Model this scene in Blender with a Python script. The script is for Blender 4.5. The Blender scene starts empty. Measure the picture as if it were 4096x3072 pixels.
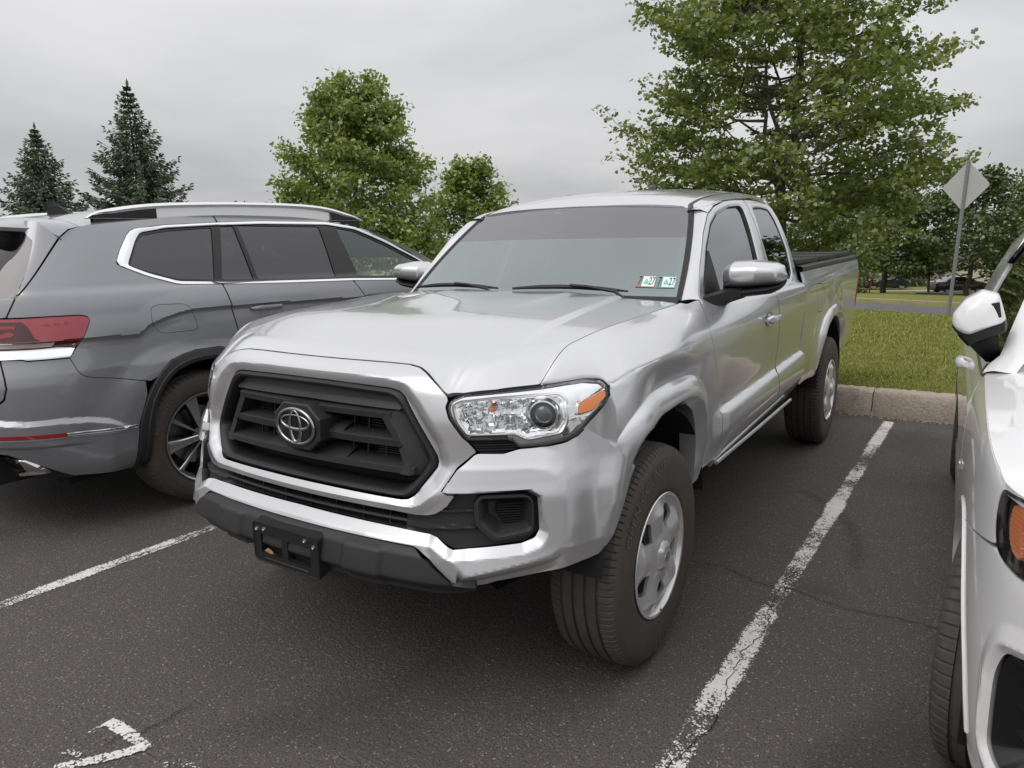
import bpy, bmesh, math, random
import numpy as np
from mathutils import Vector, Matrix

# ------------------------------------------------------------------ camera
SC = bpy.context.scene
COL = SC.collection
R = math.radians
cam_d = bpy.data.cameras.new('camera'); cam = bpy.data.objects.new('camera', cam_d); COL.objects.link(cam)
_yw, _pt, _rl = R(-33.116), R(-10.944), R(-1.013)
_f = Vector((math.sin(_yw)*math.cos(_pt), math.cos(_yw)*math.cos(_pt), math.sin(_pt)))
_r = Vector((math.cos(_yw), -math.sin(_yw), 0)); _u = _r.cross(_f)
_r2 = _r*math.cos(_rl)+_u*math.sin(_rl); _u2 = -_r*math.sin(_rl)+_u*math.cos(_rl)
cam.matrix_world = Matrix(((_r2.x, _u2.x, -_f.x, 1.7411), (_r2.y, _u2.y, -_f.y, -2.2113), (_r2.z, _u2.z, -_f.z, 1.4399), (0, 0, 0, 1)))
cam_d.sensor_width = 36; cam_d.lens = 36*2869.3/4096; cam_d.clip_start = .05; cam_d.clip_end = 3000
SC.camera = cam

# ------------------------------------------------------------------ overcast sky, soft sun, exposure
SUN_EL, SUN_AZ = R(52), R(200)
W = bpy.data.worlds.new('World'); SC.world = W; W.use_nodes = True
nt = W.node_tree; nt.nodes.clear()
def wn(t, **k):
    n = nt.nodes.new(t)
    for a, b in k.items(): setattr(n, a, b)
    return n
L = nt.links.new
sky = wn('ShaderNodeTexSky', sky_type='NISHITA', sun_disc=False, sun_elevation=SUN_EL, sun_rotation=SUN_AZ, air_density=1.0, dust_density=4.0)
tc = wn('ShaderNodeTexCoord'); sep = wn('ShaderNodeSeparateXYZ'); L(tc.outputs['Generated'], sep.inputs[0])
# cloud sheet: project the view direction on a flat ceiling
addz = wn('ShaderNodeMath', operation='ADD'); L(sep.outputs['Z'], addz.inputs[0]); addz.inputs[1].default_value = .16
mx = wn('ShaderNodeMath', operation='MAXIMUM'); L(addz.outputs[0], mx.inputs[0]); mx.inputs[1].default_value = .05
dv = wn('ShaderNodeVectorMath', operation='DIVIDE'); L(tc.outputs['Generated'], dv.inputs[0]); L(mx.outputs[0], dv.inputs[1])
mp = wn('ShaderNodeMapping'); mp.inputs['Scale'].default_value = (.55, .55, 0); mp.inputs['Location'].default_value = (3.1, 1.7, 0); mp.inputs['Rotation'].default_value = (0, 0, R(35)); L(dv.outputs[0], mp.inputs[0])
n1 = wn('ShaderNodeTexNoise'); n1.inputs['Scale'].default_value = 1.0; n1.inputs['Detail'].default_value = 5; n1.inputs['Roughness'].default_value = .48; n1.inputs['Distortion'].default_value = .5; L(mp.outputs[0], n1.inputs['Vector'])
cr = wn('ShaderNodeValToRGB'); cr.color_ramp.interpolation = 'B_SPLINE'
cr.color_ramp.elements[0].position = .30; cr.color_ramp.elements[0].color = (.62, .63, .66, 1)
cr.color_ramp.elements[1].position = .70; cr.color_ramp.elements[1].color = (1.16, 1.14, 1.14, 1)
L(n1.outputs['Fac'], cr.inputs[0])
# overcast luminance: brighter overhead than at the horizon
zz = wn('ShaderNodeMath', operation='MAXIMUM'); L(sep.outputs['Z'], zz.inputs[0]); zz.inputs[1].default_value = 0
lum = wn('ShaderNodeMath', operation='MULTIPLY_ADD'); L(zz.outputs[0], lum.inputs[0]); lum.inputs[1].default_value = 6.0; lum.inputs[2].default_value = 4.4
cl = wn('ShaderNodeVectorMath', operation='SCALE'); L(cr.outputs[0], cl.inputs[0]); L(lum.outputs[0], cl.inputs['Scale'])
mixs = wn('ShaderNodeMix', data_type='RGBA'); mixs.inputs[0].default_value = .93
L(sky.outputs[0], mixs.inputs[6]); L(cl.outputs[0], mixs.inputs[7])
bg = wn('ShaderNodeBackground'); bg.inputs[1].default_value = .1; L(mixs.outputs[2], bg.inputs[0])
out = wn('ShaderNodeOutputWorld'); L(bg.outputs[0], out.inputs[0])
sd = bpy.data.lights.new('sun', 'SUN'); sd.energy = .7; sd.angle = R(40); sd.color = (1, .97, .93)
sun = bpy.data.objects.new('sun', sd); COL.objects.link(sun); sun.rotation_euler = (R(90)-SUN_EL, 0, -SUN_AZ+R(180))
vs = SC.view_settings; vs.view_transform = 'Standard'; vs.look = 'None'; vs.exposure = 0.5; vs.gamma = 1; vs.use_curve_mapping = False
SC.render.engine = 'CYCLES'; SC.cycles.max_bounces = 8; SC.cycles.transparent_max_bounces = 12
SC.cycles.caustics_reflective = False; SC.cycles.caustics_refractive = False

# ------------------------------------------------------------------ materials
def mat(name, col=(.5, .5, .5), rough=.5, metal=0., **kw):
    m = bpy.data.materials.new(name); m.use_nodes = True
    b = m.node_tree.nodes['Principled BSDF']
    b.inputs['Base Color'].default_value = (*col, 1); b.inputs['Roughness'].default_value = rough; b.inputs['Metallic'].default_value = metal
    for k, v in kw.items(): b.inputs[k.replace('_', ' ')].default_value = v
    return m
class NT:
    """tiny node helper on a material"""
    def __init__(s, m): s.m = m; s.t = m.node_tree; s.b = s.t.nodes.get('Principled BSDF')
    def n(s, t, ins=None, **k):
        n = s.t.nodes.new(t)
        for a, b in k.items(): setattr(n, a, b)
        for a, b in (ins or {}).items():
            if hasattr(b, 'is_output'): s.t.links.new(b, n.inputs[a])
            else: n.inputs[a].default_value = b
        return n
    def l(s, a, b): s.t.links.new(a, b)
    def coord(s, which='Object'): return s.n('ShaderNodeTexCoord').outputs[which]
    def noise(s, v, scale, detail=2, rough=.5, dist=0.):
        return s.n('ShaderNodeTexNoise', {'Vector': v, 'Scale': scale, 'Detail': detail, 'Roughness': rough, 'Distortion': dist}).outputs['Fac']
    def ramp(s, f, stops, interp='LINEAR'):
        r = s.n('ShaderNodeValToRGB', {0: f}); cr = r.color_ramp; cr.interpolation = interp
        while len(cr.elements) < len(stops): cr.elements.new(.5)
        for e, (p, c) in zip(cr.elements, stops): e.position = p; e.color = (*c, 1) if len(c) == 3 else c
        return r.outputs[0]
    def math(s, op, a, b=0., c=0.):
        return s.n('ShaderNodeMath', {0: a, 1: b, 2: c}, operation=op).outputs[0]
    def mix(s, f, a, b, blend='MIX'):
        return s.n('ShaderNodeMix', {0: f, 6: a, 7: b}, data_type='RGBA', blend_type=blend).outputs[2]
    def bump(s, h, strength=.3, dist=.01):
        o = s.n('ShaderNodeBump', {'Height': h, 'Strength': strength, 'Distance': dist}).outputs[0]
        s.l(o, s.b.inputs['Normal']); return o
def rgb(*c): return (*c, 1)

def paint(name, col, metal, rough, flake=.06):
    m = mat(name, col, rough, metal, Coat_Weight=1.0, Coat_Roughness=.025)
    t = NT(m); v = t.coord()
    nf = t.noise(v, 900, 1)
    t.l(t.mix(flake, rgb(*col), t.ramp(nf, [(.3, tuple(c*.35 for c in col)), (.7, tuple(min(1, c*1.7) for c in col))])), t.b.inputs['Base Color'])
    d = t.noise(v, 2.2, 5, .6)       # thin film of dust, uneven
    t.l(t.math('MULTIPLY_ADD', d, .09, .0), t.b.inputs['Coat Roughness'])
    return m
M = {}
M['silver'] = paint('silver_paint', (.66, .665, .68), .68, .28)
M['grey'] = paint('grey_paint', (.29, .295, .315), .40, .33)
M['white'] = paint('white_paint', (.80, .80, .80), .0, .4, .0)
def plastic(name, col, rough, sc=700, st=.25, blotch=.25):
    m = mat(name, col, rough, Specular_IOR_Level=.36); t = NT(m); v = t.coord()
    t.bump(t.noise(v, sc, 2), st, .002)
    d = t.noise(v, 6, 4, .6)
    t.l(t.mix(d, rgb(*[c*(1-blotch) for c in col]), rgb(*[c*(1+blotch) for c in col])), t.b.inputs['Base Color'])
    return m
M['black'] = plastic('black_plastic', (.016, .016, .017), .45)
M['trim'] = plastic('grey_black_plastic', (.030, .029, .031), .45)
M['gap'] = mat('underbody_hollow_shade', (.006, .006, .006), .9)  # near black: shade inside gaps, holes and openings put into the colour
M['liner'] = plastic('wheel_liner', (.012, .012, .012), .8)
M['gloss'] = mat('gloss_black', (.012, .012, .013), .12)
M['chrome'] = mat('chrome', (.86, .87, .88), .06, 1.)
M['hl'] = mat('headlight_reflector', (.93, .94, .95), .07, .93)
M['dimmed_chrome'] = mat('chrome_dim_reflection', (.42, .42, .43), .08, 1.)  # chrome darkened in its colour to stand in for dim reflections
M['satin'] = mat('satin_metal', (.90, .90, .91), .2, .7)
M['screw'] = mat('screw_metal', (.55, .55, .55), .3, 1.)
M['seal'] = mat('rubber_seal', (.012, .012, .012), .6)

def rubber():
    m = mat('tyre_rubber', (.03, .027, .025), .75); t = NT(m); v = t.coord()
    d = t.noise(v, 7, 5, .6); e = t.noise(v, 160, 3)
    c = t.mix(d, rgb(.030, .027, .025), rgb(.080, .070, .061))
    t.l(t.mix(t.math('MULTIPLY', e, .35), c, rgb(.12, .102, .088)), t.b.inputs['Base Color'])
    t.bump(e, .15, .003)
    return m
M['rubber'] = rubber()
def dusty_tread():
    m = mat('tyre_tread', (.03, .028, .026), .85); t = NT(m); v = t.coord()
    d = t.noise(v, 25, 4, .6)
    t.l(t.mix(d, rgb(.034, .031, .028), rgb(.100, .090, .080)), t.b.inputs['Base Color'])
    return m
M['tread'] = dusty_tread()
def wheelpaint():
    m = mat('wheel_silver', (.52, .53, .54), .30, .55, Coat_Weight=.5, Coat_Roughness=.1); t = NT(m); v = t.coord()
    d = t.noise(v, 9, 5, .65)
    t.l(t.mix(d, rgb(.80, .80, .81), rgb(.60, .595, .585)), t.b.inputs['Base Color'])
    return m
M['wheel'] = wheelpaint()
M['spoke'] = mat('machined_alloy', (.60, .60, .61), .28, .9)

def glass(name, tint, refl, transp=True, rough=.0, refl_col=(.92, 1, .98)):
    """window glass: tinted see-through body plus a sky reflection that grows at glancing angles"""
    m = bpy.data.materials.new(name); m.use_nodes = True; t = NT(m); t.t.nodes.clear()
    fr = t.math('POWER', t.n('ShaderNodeLayerWeight', {'Blend': .5}).outputs['Facing'], 4.0)
    f = t.math('MULTIPLY_ADD', fr, (1-refl)*.9, refl)
    a = t.n('ShaderNodeBsdfTransparent', {'Color': rgb(*tint)}).outputs[0] if transp else t.n('ShaderNodeBsdfDiffuse', {'Color': rgb(*tint)}).outputs[0]
    g = t.n('ShaderNodeBsdfGlossy', {'Color': rgb(*refl_col), 'Roughness': rough}).outputs[0]
    mixn = t.n('ShaderNodeMixShader', {0: f, 1: a, 2: g}).outputs[0]
    o = t.n('ShaderNodeOutputMaterial'); t.l(mixn, o.inputs[0])
    return m
M['windshield'] = glass('windshield_glass', (.50, .57, .55), .35, refl_col=(.82, .91, .90))
M['tintglass'] = glass('tinted_side_glass', (.035, .035, .04), .33, refl_col=(.85, .86, .88))
M['sunband'] = glass('windshield_tint_band', (.20, .20, .21), .31, refl_col=(.80, .785, .81))
M['vwglass'] = glass('privacy_glass', (.06, .055, .06), .10, refl_col=(.95, .93, .97))
M['clear'] = glass('clear_lens', (.96, .97, .97), .06, refl_col=(1, 1, 1))
M['lens_dark'] = mat('projector_glass', (.03, .035, .04), .03, 0., Coat_Weight=1.)
M['amber'] = mat('amber_reflector', (.95, .24, .012), .25, 0., Coat_Weight=1.); 
M['redlens'] = mat('red_lens', (.34, .015, .022), .12, 0., Coat_Weight=1.)
M['pinklens'] = mat('frosted_red_lens', (.40, .05, .07), .2, 0., Coat_Weight=1.)
M['darkred'] = mat('dark_red_lens', (.06, .004, .008), .1, 0., Coat_Weight=1.)
M['clearfrost'] = mat('reverse_lamp_lens', (.55, .52, .53), .2, 0., Coat_Weight=1.)
M['interior'] = mat('cabin_plastic', (.10, .105, .105), .7)
M['cloth'] = mat('seat_cloth', (.06, .06, .062), .9)

# ------------------------------------------------------------------ mesh helpers
def tagit(o, label=None, cat=None, group=None, kind=None):
    if label: o['label'] = label
    if cat: o['category'] = cat
    if group: o['group'] = group
    if kind: o['kind'] = kind
    return o
def empty(name, loc=(0, 0, 0), rz=0.):
    o = bpy.data.objects.new(name, None); COL.objects.link(o); o.location = loc; o.rotation_euler = (0, 0, rz); o.empty_display_size = .2
    return o
def obj(name, verts, faces, m, parent=None, smooth=True, ang=35, mats=None, fmat=None):
    me = bpy.data.meshes.new(name)
    me.from_pydata([tuple(v) for v in np.asarray(verts, float)], [], [tuple(int(i) for i in f) for f in faces])
    if isinstance(m, (list, tuple)):
        for k in m: me.materials.append(k)
    elif m: me.materials.append(m)
    if fmat is not None: me.polygons.foreach_set('material_index', np.asarray(fmat, np.int32))
    if smooth:
        me.polygons.foreach_set('use_smooth', np.ones(len(me.polygons), bool)); me.set_sharp_from_angle(angle=R(ang))
    me.update()
    o = bpy.data.objects.new(name, me); COL.objects.link(o)
    if parent: o.parent = parent
    return o
def fast_mesh(name, verts, loops, counts, m, parent=None, smooth=False):
    """numpy mesh: verts (n,3), loops flat index array, counts per face"""
    me = bpy.data.meshes.new(name); verts = np.asarray(verts, np.float32)
    me.vertices.add(len(verts)); me.vertices.foreach_set('co', verts.ravel())
    loops = np.asarray(loops, np.int32).ravel(); counts = np.asarray(counts, np.int32)
    me.loops.add(len(loops)); me.loops.foreach_set('vertex_index', loops)
    me.polygons.add(len(counts)); st = np.concatenate([[0], np.cumsum(counts)[:-1]]).astype(np.int32)
    me.polygons.foreach_set('loop_start', st)
    if smooth: me.polygons.foreach_set('use_smooth', np.ones(len(counts), bool))
    for k in (m if isinstance(m, (list, tuple)) else [m]): me.materials.append(k)
    me.update(calc_edges=True)
    o = bpy.data.objects.new(name, me); COL.objects.link(o)
    if parent: o.parent = parent
    return o
def spline(xk, yk):
    """natural cubic through knots, linear outside"""
    x = np.array(xk, float); y = np.array(yk, float); n = len(x); h = np.diff(x)
    A = np.zeros((n, n)); b = np.zeros(n); A[0, 0] = A[-1, -1] = 1
    for i in range(1, n-1):
        A[i, i-1] = h[i-1]; A[i, i] = 2*(h[i-1]+h[i]); A[i, i+1] = h[i]; b[i] = 6*((y[i+1]-y[i])/h[i]-(y[i]-y[i-1])/h[i-1])
    m = np.linalg.solve(A, b)
    def f(t):
        t = np.asarray(t, float); i = np.clip(np.searchsorted(x, t)-1, 0, n-2)
        tc = np.clip(t, x[0], x[-1]); a = x[i+1]-tc; c = tc-x[i]; H = h[i]
        v = m[i]*a**3/(6*H)+m[i+1]*c**3/(6*H)+(y[i]/H-m[i]*H/6)*a+(y[i+1]/H-m[i+1]*H/6)*c
        s0 = (y[1]-y[0])/h[0]-h[0]*(2*m[0]+m[1])/6; s1 = (y[-1]-y[-2])/h[-1]+h[-1]*(m[-2]+2*m[-1])/6
        return v+np.where(t < x[0], (t-x[0])*s0, 0)+np.where(t > x[-1], (t-x[-1])*s1, 0)
    return f
def pchip(xk, yk):
    x = np.array(xk, float); y = np.array(yk, float); h = np.diff(x); d = np.diff(y)/h; m = np.zeros_like(y)
    for i in range(1, len(x)-1):
        if d[i-1]*d[i] > 0:
            w1 = 2*h[i]+h[i-1]; w2 = h[i]+2*h[i-1]; m[i] = (w1+w2)/(w1/d[i-1]+w2/d[i])
    m[0] = d[0]; m[-1] = d[-1]
    def f(t):
        t = np.asarray(t, float); i = np.clip(np.searchsorted(x, t)-1, 0, len(x)-2); u = np.clip((t-x[i])/h[i], 0, 1)
        return (2*u**3-3*u**2+1)*y[i]+(u**3-2*u**2+u)*h[i]*m[i]+(-2*u**3+3*u**2)*y[i+1]+(u**3-u**2)*h[i]*m[i+1]
    return f
def sst(a, b, x):
    t = np.clip((np.asarray(x, float)-a)/(b-a), 0, 1); return t*t*(3-2*t)
def lin(a, b, x): return np.clip((np.asarray(x, float)-a)/(b-a), 0, 1)
def sdp(U, V, poly):
    """signed distance to a polygon, positive inside"""
    P = np.asarray(poly, float); U = np.asarray(U, float); V = np.asarray(V, float)
    d2 = np.full(U.shape, 1e9); ins = np.zeros(U.shape, bool)
    for (x0, y0), (x1, y1) in zip(P, np.roll(P, -1, 0)):
        ex, ey = x1-x0, y1-y0; l2 = ex*ex+ey*ey
        if l2 < 1e-14: continue
        t = np.clip(((U-x0)*ex+(V-y0)*ey)/l2, 0, 1)
        d2 = np.minimum(d2, (U-x0-t*ex)**2+(V-y0-t*ey)**2)
        if y0 != y1:
            c = ((y0 > V) != (y1 > V)) & (U < (x1-x0)*(V-y0)/(y1-y0)+x0); ins ^= c
    return np.where(ins, 1, -1)*np.sqrt(d2)
def dline(U, V, pts):
    """unsigned distance to an open polyline"""
    P = np.asarray(pts, float); d2 = np.full(np.shape(U), 1e9)
    for (x0, y0), (x1, y1) in zip(P[:-1], P[1:]):
        ex, ey = x1-x0, y1-y0; t = np.clip(((U-x0)*ex+(V-y0)*ey)/(ex*ex+ey*ey+1e-12), 0, 1)
        d2 = np.minimum(d2, (U-x0-t*ex)**2+(V-y0-t*ey)**2)
    return np.sqrt(d2)
def rnd(poly, r=.01, n=4):
    """round the corners of a polygon"""
    P = [np.array(p, float) for p in poly]; o = []
    for i, p in enumerate(P):
        a = P[i-1]-p; b = P[(i+1) % len(P)]-p; la, lb = np.linalg.norm(a), np.linalg.norm(b)
        rr = min(r, la*.45, lb*.45)
        p0 = p+a/la*rr; p1 = p+b/lb*rr
        for k in range(n+1):
            t = k/n; o.append(tuple((1-t)**2*p0+2*t*(1-t)*p+t*t*p1))
    return o
def sym(half):
    """half outline (s>=0, from the top centre line round to the bottom centre line) -> closed symmetric polygon"""
    return list(half)+[(-a, b) for a, b in reversed(half)]
def patch(fn, u, v, keep=(), holes=(), gap=0., rim=.012, flip=1, extra=None):
    """grid on fn(u,v), clipped exactly along polygons given in (u,v); rim folds the cut edges inwards"""
    U, V = np.meshgrid(u, v, indexing='ij'); nu, nv = U.shape; U = U.ravel(); V = V.ravel()
    F = np.full(U.shape, 1e3)
    for p in keep: F = np.minimum(F, sdp(U, V, p)-gap)
    for p in holes: F = np.minimum(F, -sdp(U, V, p)-gap)
    if extra is not None: F = np.minimum(F, extra(U, V))
    idx = np.arange(nu*nv).reshape(nu, nv)
    Q = np.stack([idx[:-1, :-1], idx[1:, :-1], idx[1:, 1:], idx[:-1, 1:]], -1).reshape(-1, 4)
    pos = F[Q] > 0; full = pos.all(1); part = pos.any(1) & ~full
    faces = [tuple(q) for q in Q[full]]
    us = list(U); vv = list(V); cache = {}
    for q in Q[part]:
        o = []
        for k in range(4):
            a, b = int(q[k]), int(q[(k+1) % 4])
            if F[a] > 0: o.append(a)
            if (F[a] > 0) != (F[b] > 0):
                key = (min(a, b), max(a, b))
                if key not in cache:
                    t = F[a]/(F[a]-F[b]); t = min(max(t, .02), .98); cache[key] = len(us); us.append(U[a]+t*(U[b]-U[a])); vv.append(V[a]+t*(V[b]-V[a]))
                o.append(cache[key])
        if len(o) >= 3: faces.append(tuple(o))
    used = np.unique(np.concatenate([np.asarray(f) for f in faces])); rm = -np.ones(len(us), int); rm[used] = np.arange(len(used))
    us = np.asarray(us)[used]; vv = np.asarray(vv)[used]
    faces = [tuple(rm[list(f)]) for f in faces]
    X = fn(us, vv)
    if rim:
        cnt = {}
        for f in faces:
            for a, b in zip(f, f[1:]+f[:1]):
                k = (min(a, b), max(a, b)); cnt[k] = None if k in cnt else (a, b)
        be = [e for e in cnt.values() if e is not None]
        bv = sorted({i for e in be for i in e}); e = 1e-3
        n = np.cross(fn(us[bv]+e, vv[bv])-fn(us[bv]-e, vv[bv]), fn(us[bv], vv[bv]+e)-fn(us[bv], vv[bv]-e))
        n /= np.linalg.norm(n, axis=1, keepdims=True)+1e-12
        new = {b: len(us)+i for i, b in enumerate(bv)}
        X = np.vstack([X, X[bv]-flip*n*rim])
        faces += [(b, a, new[a], new[b]) for a, b in be]
    return X, faces
def mirror(X, F):
    Y = X.copy(); Y[:, 0] *= -1; return Y, [tuple(reversed(f)) for f in F]
def join(*ms):
    Vs, Fs, n = [], [], 0
    for X, F in ms:
        Vs.append(np.asarray(X, float)); Fs += [tuple(int(i)+n for i in f) for f in F]; n += len(X)
    return np.vstack(Vs), Fs
def box(c, s, bev=0.):
    c = np.array(c, float); h = np.array(s, float)/2
    if not bev:
        v = np.array([(x, y, z) for x in (-1, 1) for y in (-1, 1) for z in (-1, 1)], float)*h+c
        return v, [(0, 1, 3, 2), (4, 6, 7, 5), (0, 4, 5, 1), (2, 3, 7, 6), (0, 2, 6, 4), (1, 5, 7, 3)]
    bm = bmesh.new(); bmesh.ops.create_cube(bm, size=1)
    for v in bm.verts: v.co = Vector([v.co[i]*2*h[i] for i in range(3)])
    bmesh.ops.bevel(bm, geom=bm.edges[:], offset=bev, segments=2, affect='EDGES', profile=.6)
    bm.verts.index_update(); X = np.array([v.co[:] for v in bm.verts])+c; F = [tuple(v.index for v in f.verts) for f in bm.faces]; bm.free()
    return X, F
def tube(pts, r, n=8, cap=True):
    P = np.array(pts, float); r = np.broadcast_to(np.asarray(r, float), (len(P),)); T = np.gradient(P, axis=0); T /= np.linalg.norm(T, axis=1, keepdims=True)+1e-12
    ref = np.array([0, 0, 1.]) if abs(T[0][2]) < .9 else np.array([1., 0, 0])
    V, F = [], []
    a = np.cross(T[0], ref); a /= np.linalg.norm(a)
    for i in range(len(P)):
        a = a-T[i]*(a@T[i]); a /= np.linalg.norm(a)+1e-12; b = np.cross(T[i], a)
        for k in range(n):
            t = 2*math.pi*k/n; V.append(P[i]+r[i]*(math.cos(t)*a+math.sin(t)*b))
    for i in range(len(P)-1):
        for k in range(n): F.append((i*n+k, i*n+(k+1) % n, (i+1)*n+(k+1) % n, (i+1)*n+k))
    if cap: F += [tuple(range(n-1, -1, -1)), tuple(range((len(P)-1)*n, len(P)*n))]
    return np.array(V), F
def lathe(prof, n=48, ax=0, c=(0, 0, 0)):
    """profile of (axial, radius) turned about an axis (0 = x)"""
    pr = np.array(prof, float); k = len(pr); t = np.linspace(0, 2*math.pi, n, endpoint=False)
    A = np.repeat(pr[None, :, 0], n, 0); Rr = np.repeat(pr[None, :, 1], n, 0); C = np.cos(t)[:, None]*Rr; S = np.sin(t)[:, None]*Rr
    X = np.stack([A, C, S] if ax == 0 else ([C, A, S] if ax == 1 else [C, S, A]), -1).reshape(-1, 3)+np.array(c, float)
    F = [(i*k+j, i*k+j+1, ((i+1) % n)*k+j+1, ((i+1) % n)*k+j) for i in range(n) for j in range(k-1)]
    return X, F
def prism(poly, fn, d0, d1):
    """polygon in (u,v) extruded between two offsets of fn(u,v,off)"""
    P = np.array(poly, float); n = len(P)
    X = np.vstack([fn(P[:, 0], P[:, 1], d0), fn(P[:, 0], P[:, 1], d1)])
    return X, [tuple(range(n)), tuple(range(2*n-1, n-1, -1))]+[(i, (i+1) % n, n+(i+1) % n, n+i) for i in range(n)]
def loft(loops, close=True, cap0=False, cap1=False):
    V = np.vstack([np.asarray(l, float) for l in loops]); n = len(loops[0]); F = []
    for i in range(len(loops)-1):
        for k in range(n if close else n-1): F.append((i*n+k, i*n+(k+1) % n, (i+1)*n+(k+1) % n, (i+1)*n+k))
    if cap0: F.append(tuple(range(n-1, -1, -1)))
    if cap1: F.append(tuple(range((len(loops)-1)*n, len(loops)*n)))
    return V, F
_txt = {}
def text_mesh(s, size=1., res=3, depth=0.):
    """outline of a word as flat triangles in xy, centred"""
    cu = bpy.data.curves.new('t', 'FONT'); cu.body = s; cu.size = size; cu.align_x = 'CENTER'; cu.align_y = 'CENTER'; cu.resolution_u = res; cu.extrude = depth
    o = bpy.data.objects.new('t', cu); COL.objects.link(o)
    dg = bpy.context.evaluated_depsgraph_get(); me = bpy.data.meshes.new_from_object(o.evaluated_get(dg))
    X = np.array([v.co[:] for v in me.vertices]); F = [tuple(p.vertices) for p in me.polygons]
    bpy.data.objects.remove(o); bpy.data.curves.remove(cu); bpy.data.meshes.remove(me)
    return X, F
# ================================================================== ground
LA = R(1.084)           # the painted bays are turned a little against the truck
def lotx(x, y): return x+math.tan(LA)*y
def asphalt_mat():
    m = mat('asphalt', (.05, .05, .05), .85, 0.); t = NT(m); v = t.coord()
    big = t.noise(v, .55, 4, .55); mid = t.noise(v, 5, 4, .6); fine = t.noise(v, 140, 3, .6)
    base = t.mix(big, rgb(.090, .080, .075), rgb(.126, .113, .105))
    base = t.mix(t.math('MULTIPLY', mid, .5), base, rgb(.115, .105, .098))
    # bitumen pores
    base = t.mix(t.ramp(fine, [(.30, (1, 1, 1)), (.52, (0, 0, 0))]), base, rgb(.020, .018, .017))
    # pale stones of several sizes lying in the binder
    for sc, lo, hi, col in ((115, .20, .38, (.37, .325, .27)), (64, .18, .30, (.40, .35, .285)), (42, .12, .20, (.42, .35, .27))):
        vo = t.n('ShaderNodeTexVoronoi', {'Vector': v, 'Scale': sc, 'Randomness': 1.0}, feature='F1')
        rn = t.n('ShaderNodeTexWhiteNoise', {0: vo.outputs['Position']}, noise_dimensions='3D').outputs['Value']
        inside = t.ramp(vo.outputs['Distance'], [(lo, (1, 1, 1)), (hi, (0, 0, 0))]); pick = t.ramp(rn, [(.72 if sc > 100 else .84 if sc > 50 else .93, (0, 0, 0)), (.80 if sc > 100 else .90 if sc > 50 else .96, (1, 1, 1))])
        f = t.math('MULTIPLY', inside, pick)
        hue = t.mix(rn, rgb(*col), rgb(col[0]*.75, col[1]*.78, col[2]*.85))
        base = t.mix(t.math('MULTIPLY', f, .85), base, hue)
    # old oil stains and a tyre scuff in the bay, damp looking patches
    st = t.ramp(t.noise(v, .9, 3, .5, .6), [(.56, (0, 0, 0)), (.72, (1, 1, 1))]); base = t.mix(t.math('MULTIPLY', st, .42), base, rgb(.022, .020, .019))
    t.l(base, t.b.inputs['Base Color'])
    h = t.math('ADD', t.math('MULTIPLY', fine, .5), t.math('MULTIPLY', t.noise(v, 60, 3, .6), .8)); t.bump(h, .75, .012)
    t.l(t.math('MULTIPLY_ADD', mid, .25, .68), t.b.inputs['Roughness'])
    t.b.inputs['Specular IOR Level'].default_value = .35
    return m
M['asphalt'] = asphalt_mat()
lot = tagit(obj('parking_lot', np.array([(-90, -70, 0), (90, -70, 0), (90, 4.30, 0), (-90, 4.30, 0)]), [(0, 1, 2, 3)], M['asphalt'], None, smooth=False), kind='structure')
def worn_paint(name, cover=.55, sc=38, seed=0.):
    """chipped road paint: the film has holes where the stone shows through"""
    m = mat(name, (.78, .77, .74), .7); t = NT(m); v = t.n('ShaderNodeMapping', {0: t.coord(), 1: (seed, seed*.7, 0)}).outputs[0]
    d = t.noise(v, 105, 4, .75); e = t.noise(v, 2.1, 3, .55); d2 = t.noise(v, 24, 4, .65); vo = t.n('ShaderNodeTexVoronoi', {'Vector': v, 'Scale': 120.}, feature='F1').outputs['Distance']
    a = t.math('ADD', t.math('MULTIPLY', d, .75), t.math('MULTIPLY', e, .95)); a = t.math('ADD', a, t.math('MULTIPLY', d2, .40)); a = t.math('SUBTRACT', a, t.math('MULTIPLY', vo, .30))
    uv = t.n('ShaderNodeSeparateXYZ', {0: t.n('ShaderNodeUVMap').outputs[0]}).outputs
    # long cracks along the stripe and frayed edges
    edge = t.math('SUBTRACT', .5, t.math('ABSOLUTE', t.math('SUBTRACT', uv[0], .5)))
    a = t.math('ADD', a, t.ramp(edge, [(0, (0, 0, 0)), (.22, (.34, .34, .34))]))
    al = t.ramp(t.math('MULTIPLY', a, .5), [((cover+.60)*.5, (0, 0, 0)), ((cover+.66)*.5, (1, 1, 1))])
    t.l(al, t.b.inputs['Alpha'])
    t.l(t.mix(t.noise(v, 12, 4, .6), rgb(.60, .585, .55), rgb(.84, .83, .81)), t.b.inputs['Base Color'])
    t.bump(d, .3, .004)
    return m
def stripe(name, pts, w, m, z=.004, **k):
    """flat ribbon through points (x, y), uv.x across"""
    P = np.array(pts, float); T = np.gradient(P, axis=0); T /= np.linalg.norm(T, axis=1, keepdims=True); N = np.stack([T[:, 1], -T[:, 0]], 1); w = np.broadcast_to(w, (len(P),))[:, None]
    V = np.vstack([np.c_[P-N*w/2, np.full(len(P), z)], np.c_[P+N*w/2, np.full(len(P), z)]]); n = len(P)
    o = obj(name, V, [(i, i+1, n+i+1, n+i) for i in range(n-1)], m, None, smooth=False)
    uv = o.data.uv_layers.new(name='UVMap'); l = np.concatenate([[0], np.cumsum(np.linalg.norm(np.diff(P, axis=0), axis=1))])
    for lp in o.data.loops: uv.data[lp.index].uv = (0. if lp.vertex_index < n else 1., l[lp.vertex_index % n])
    return o
yy_ = np.linspace(-3.6, 4.09, 30)
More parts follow.
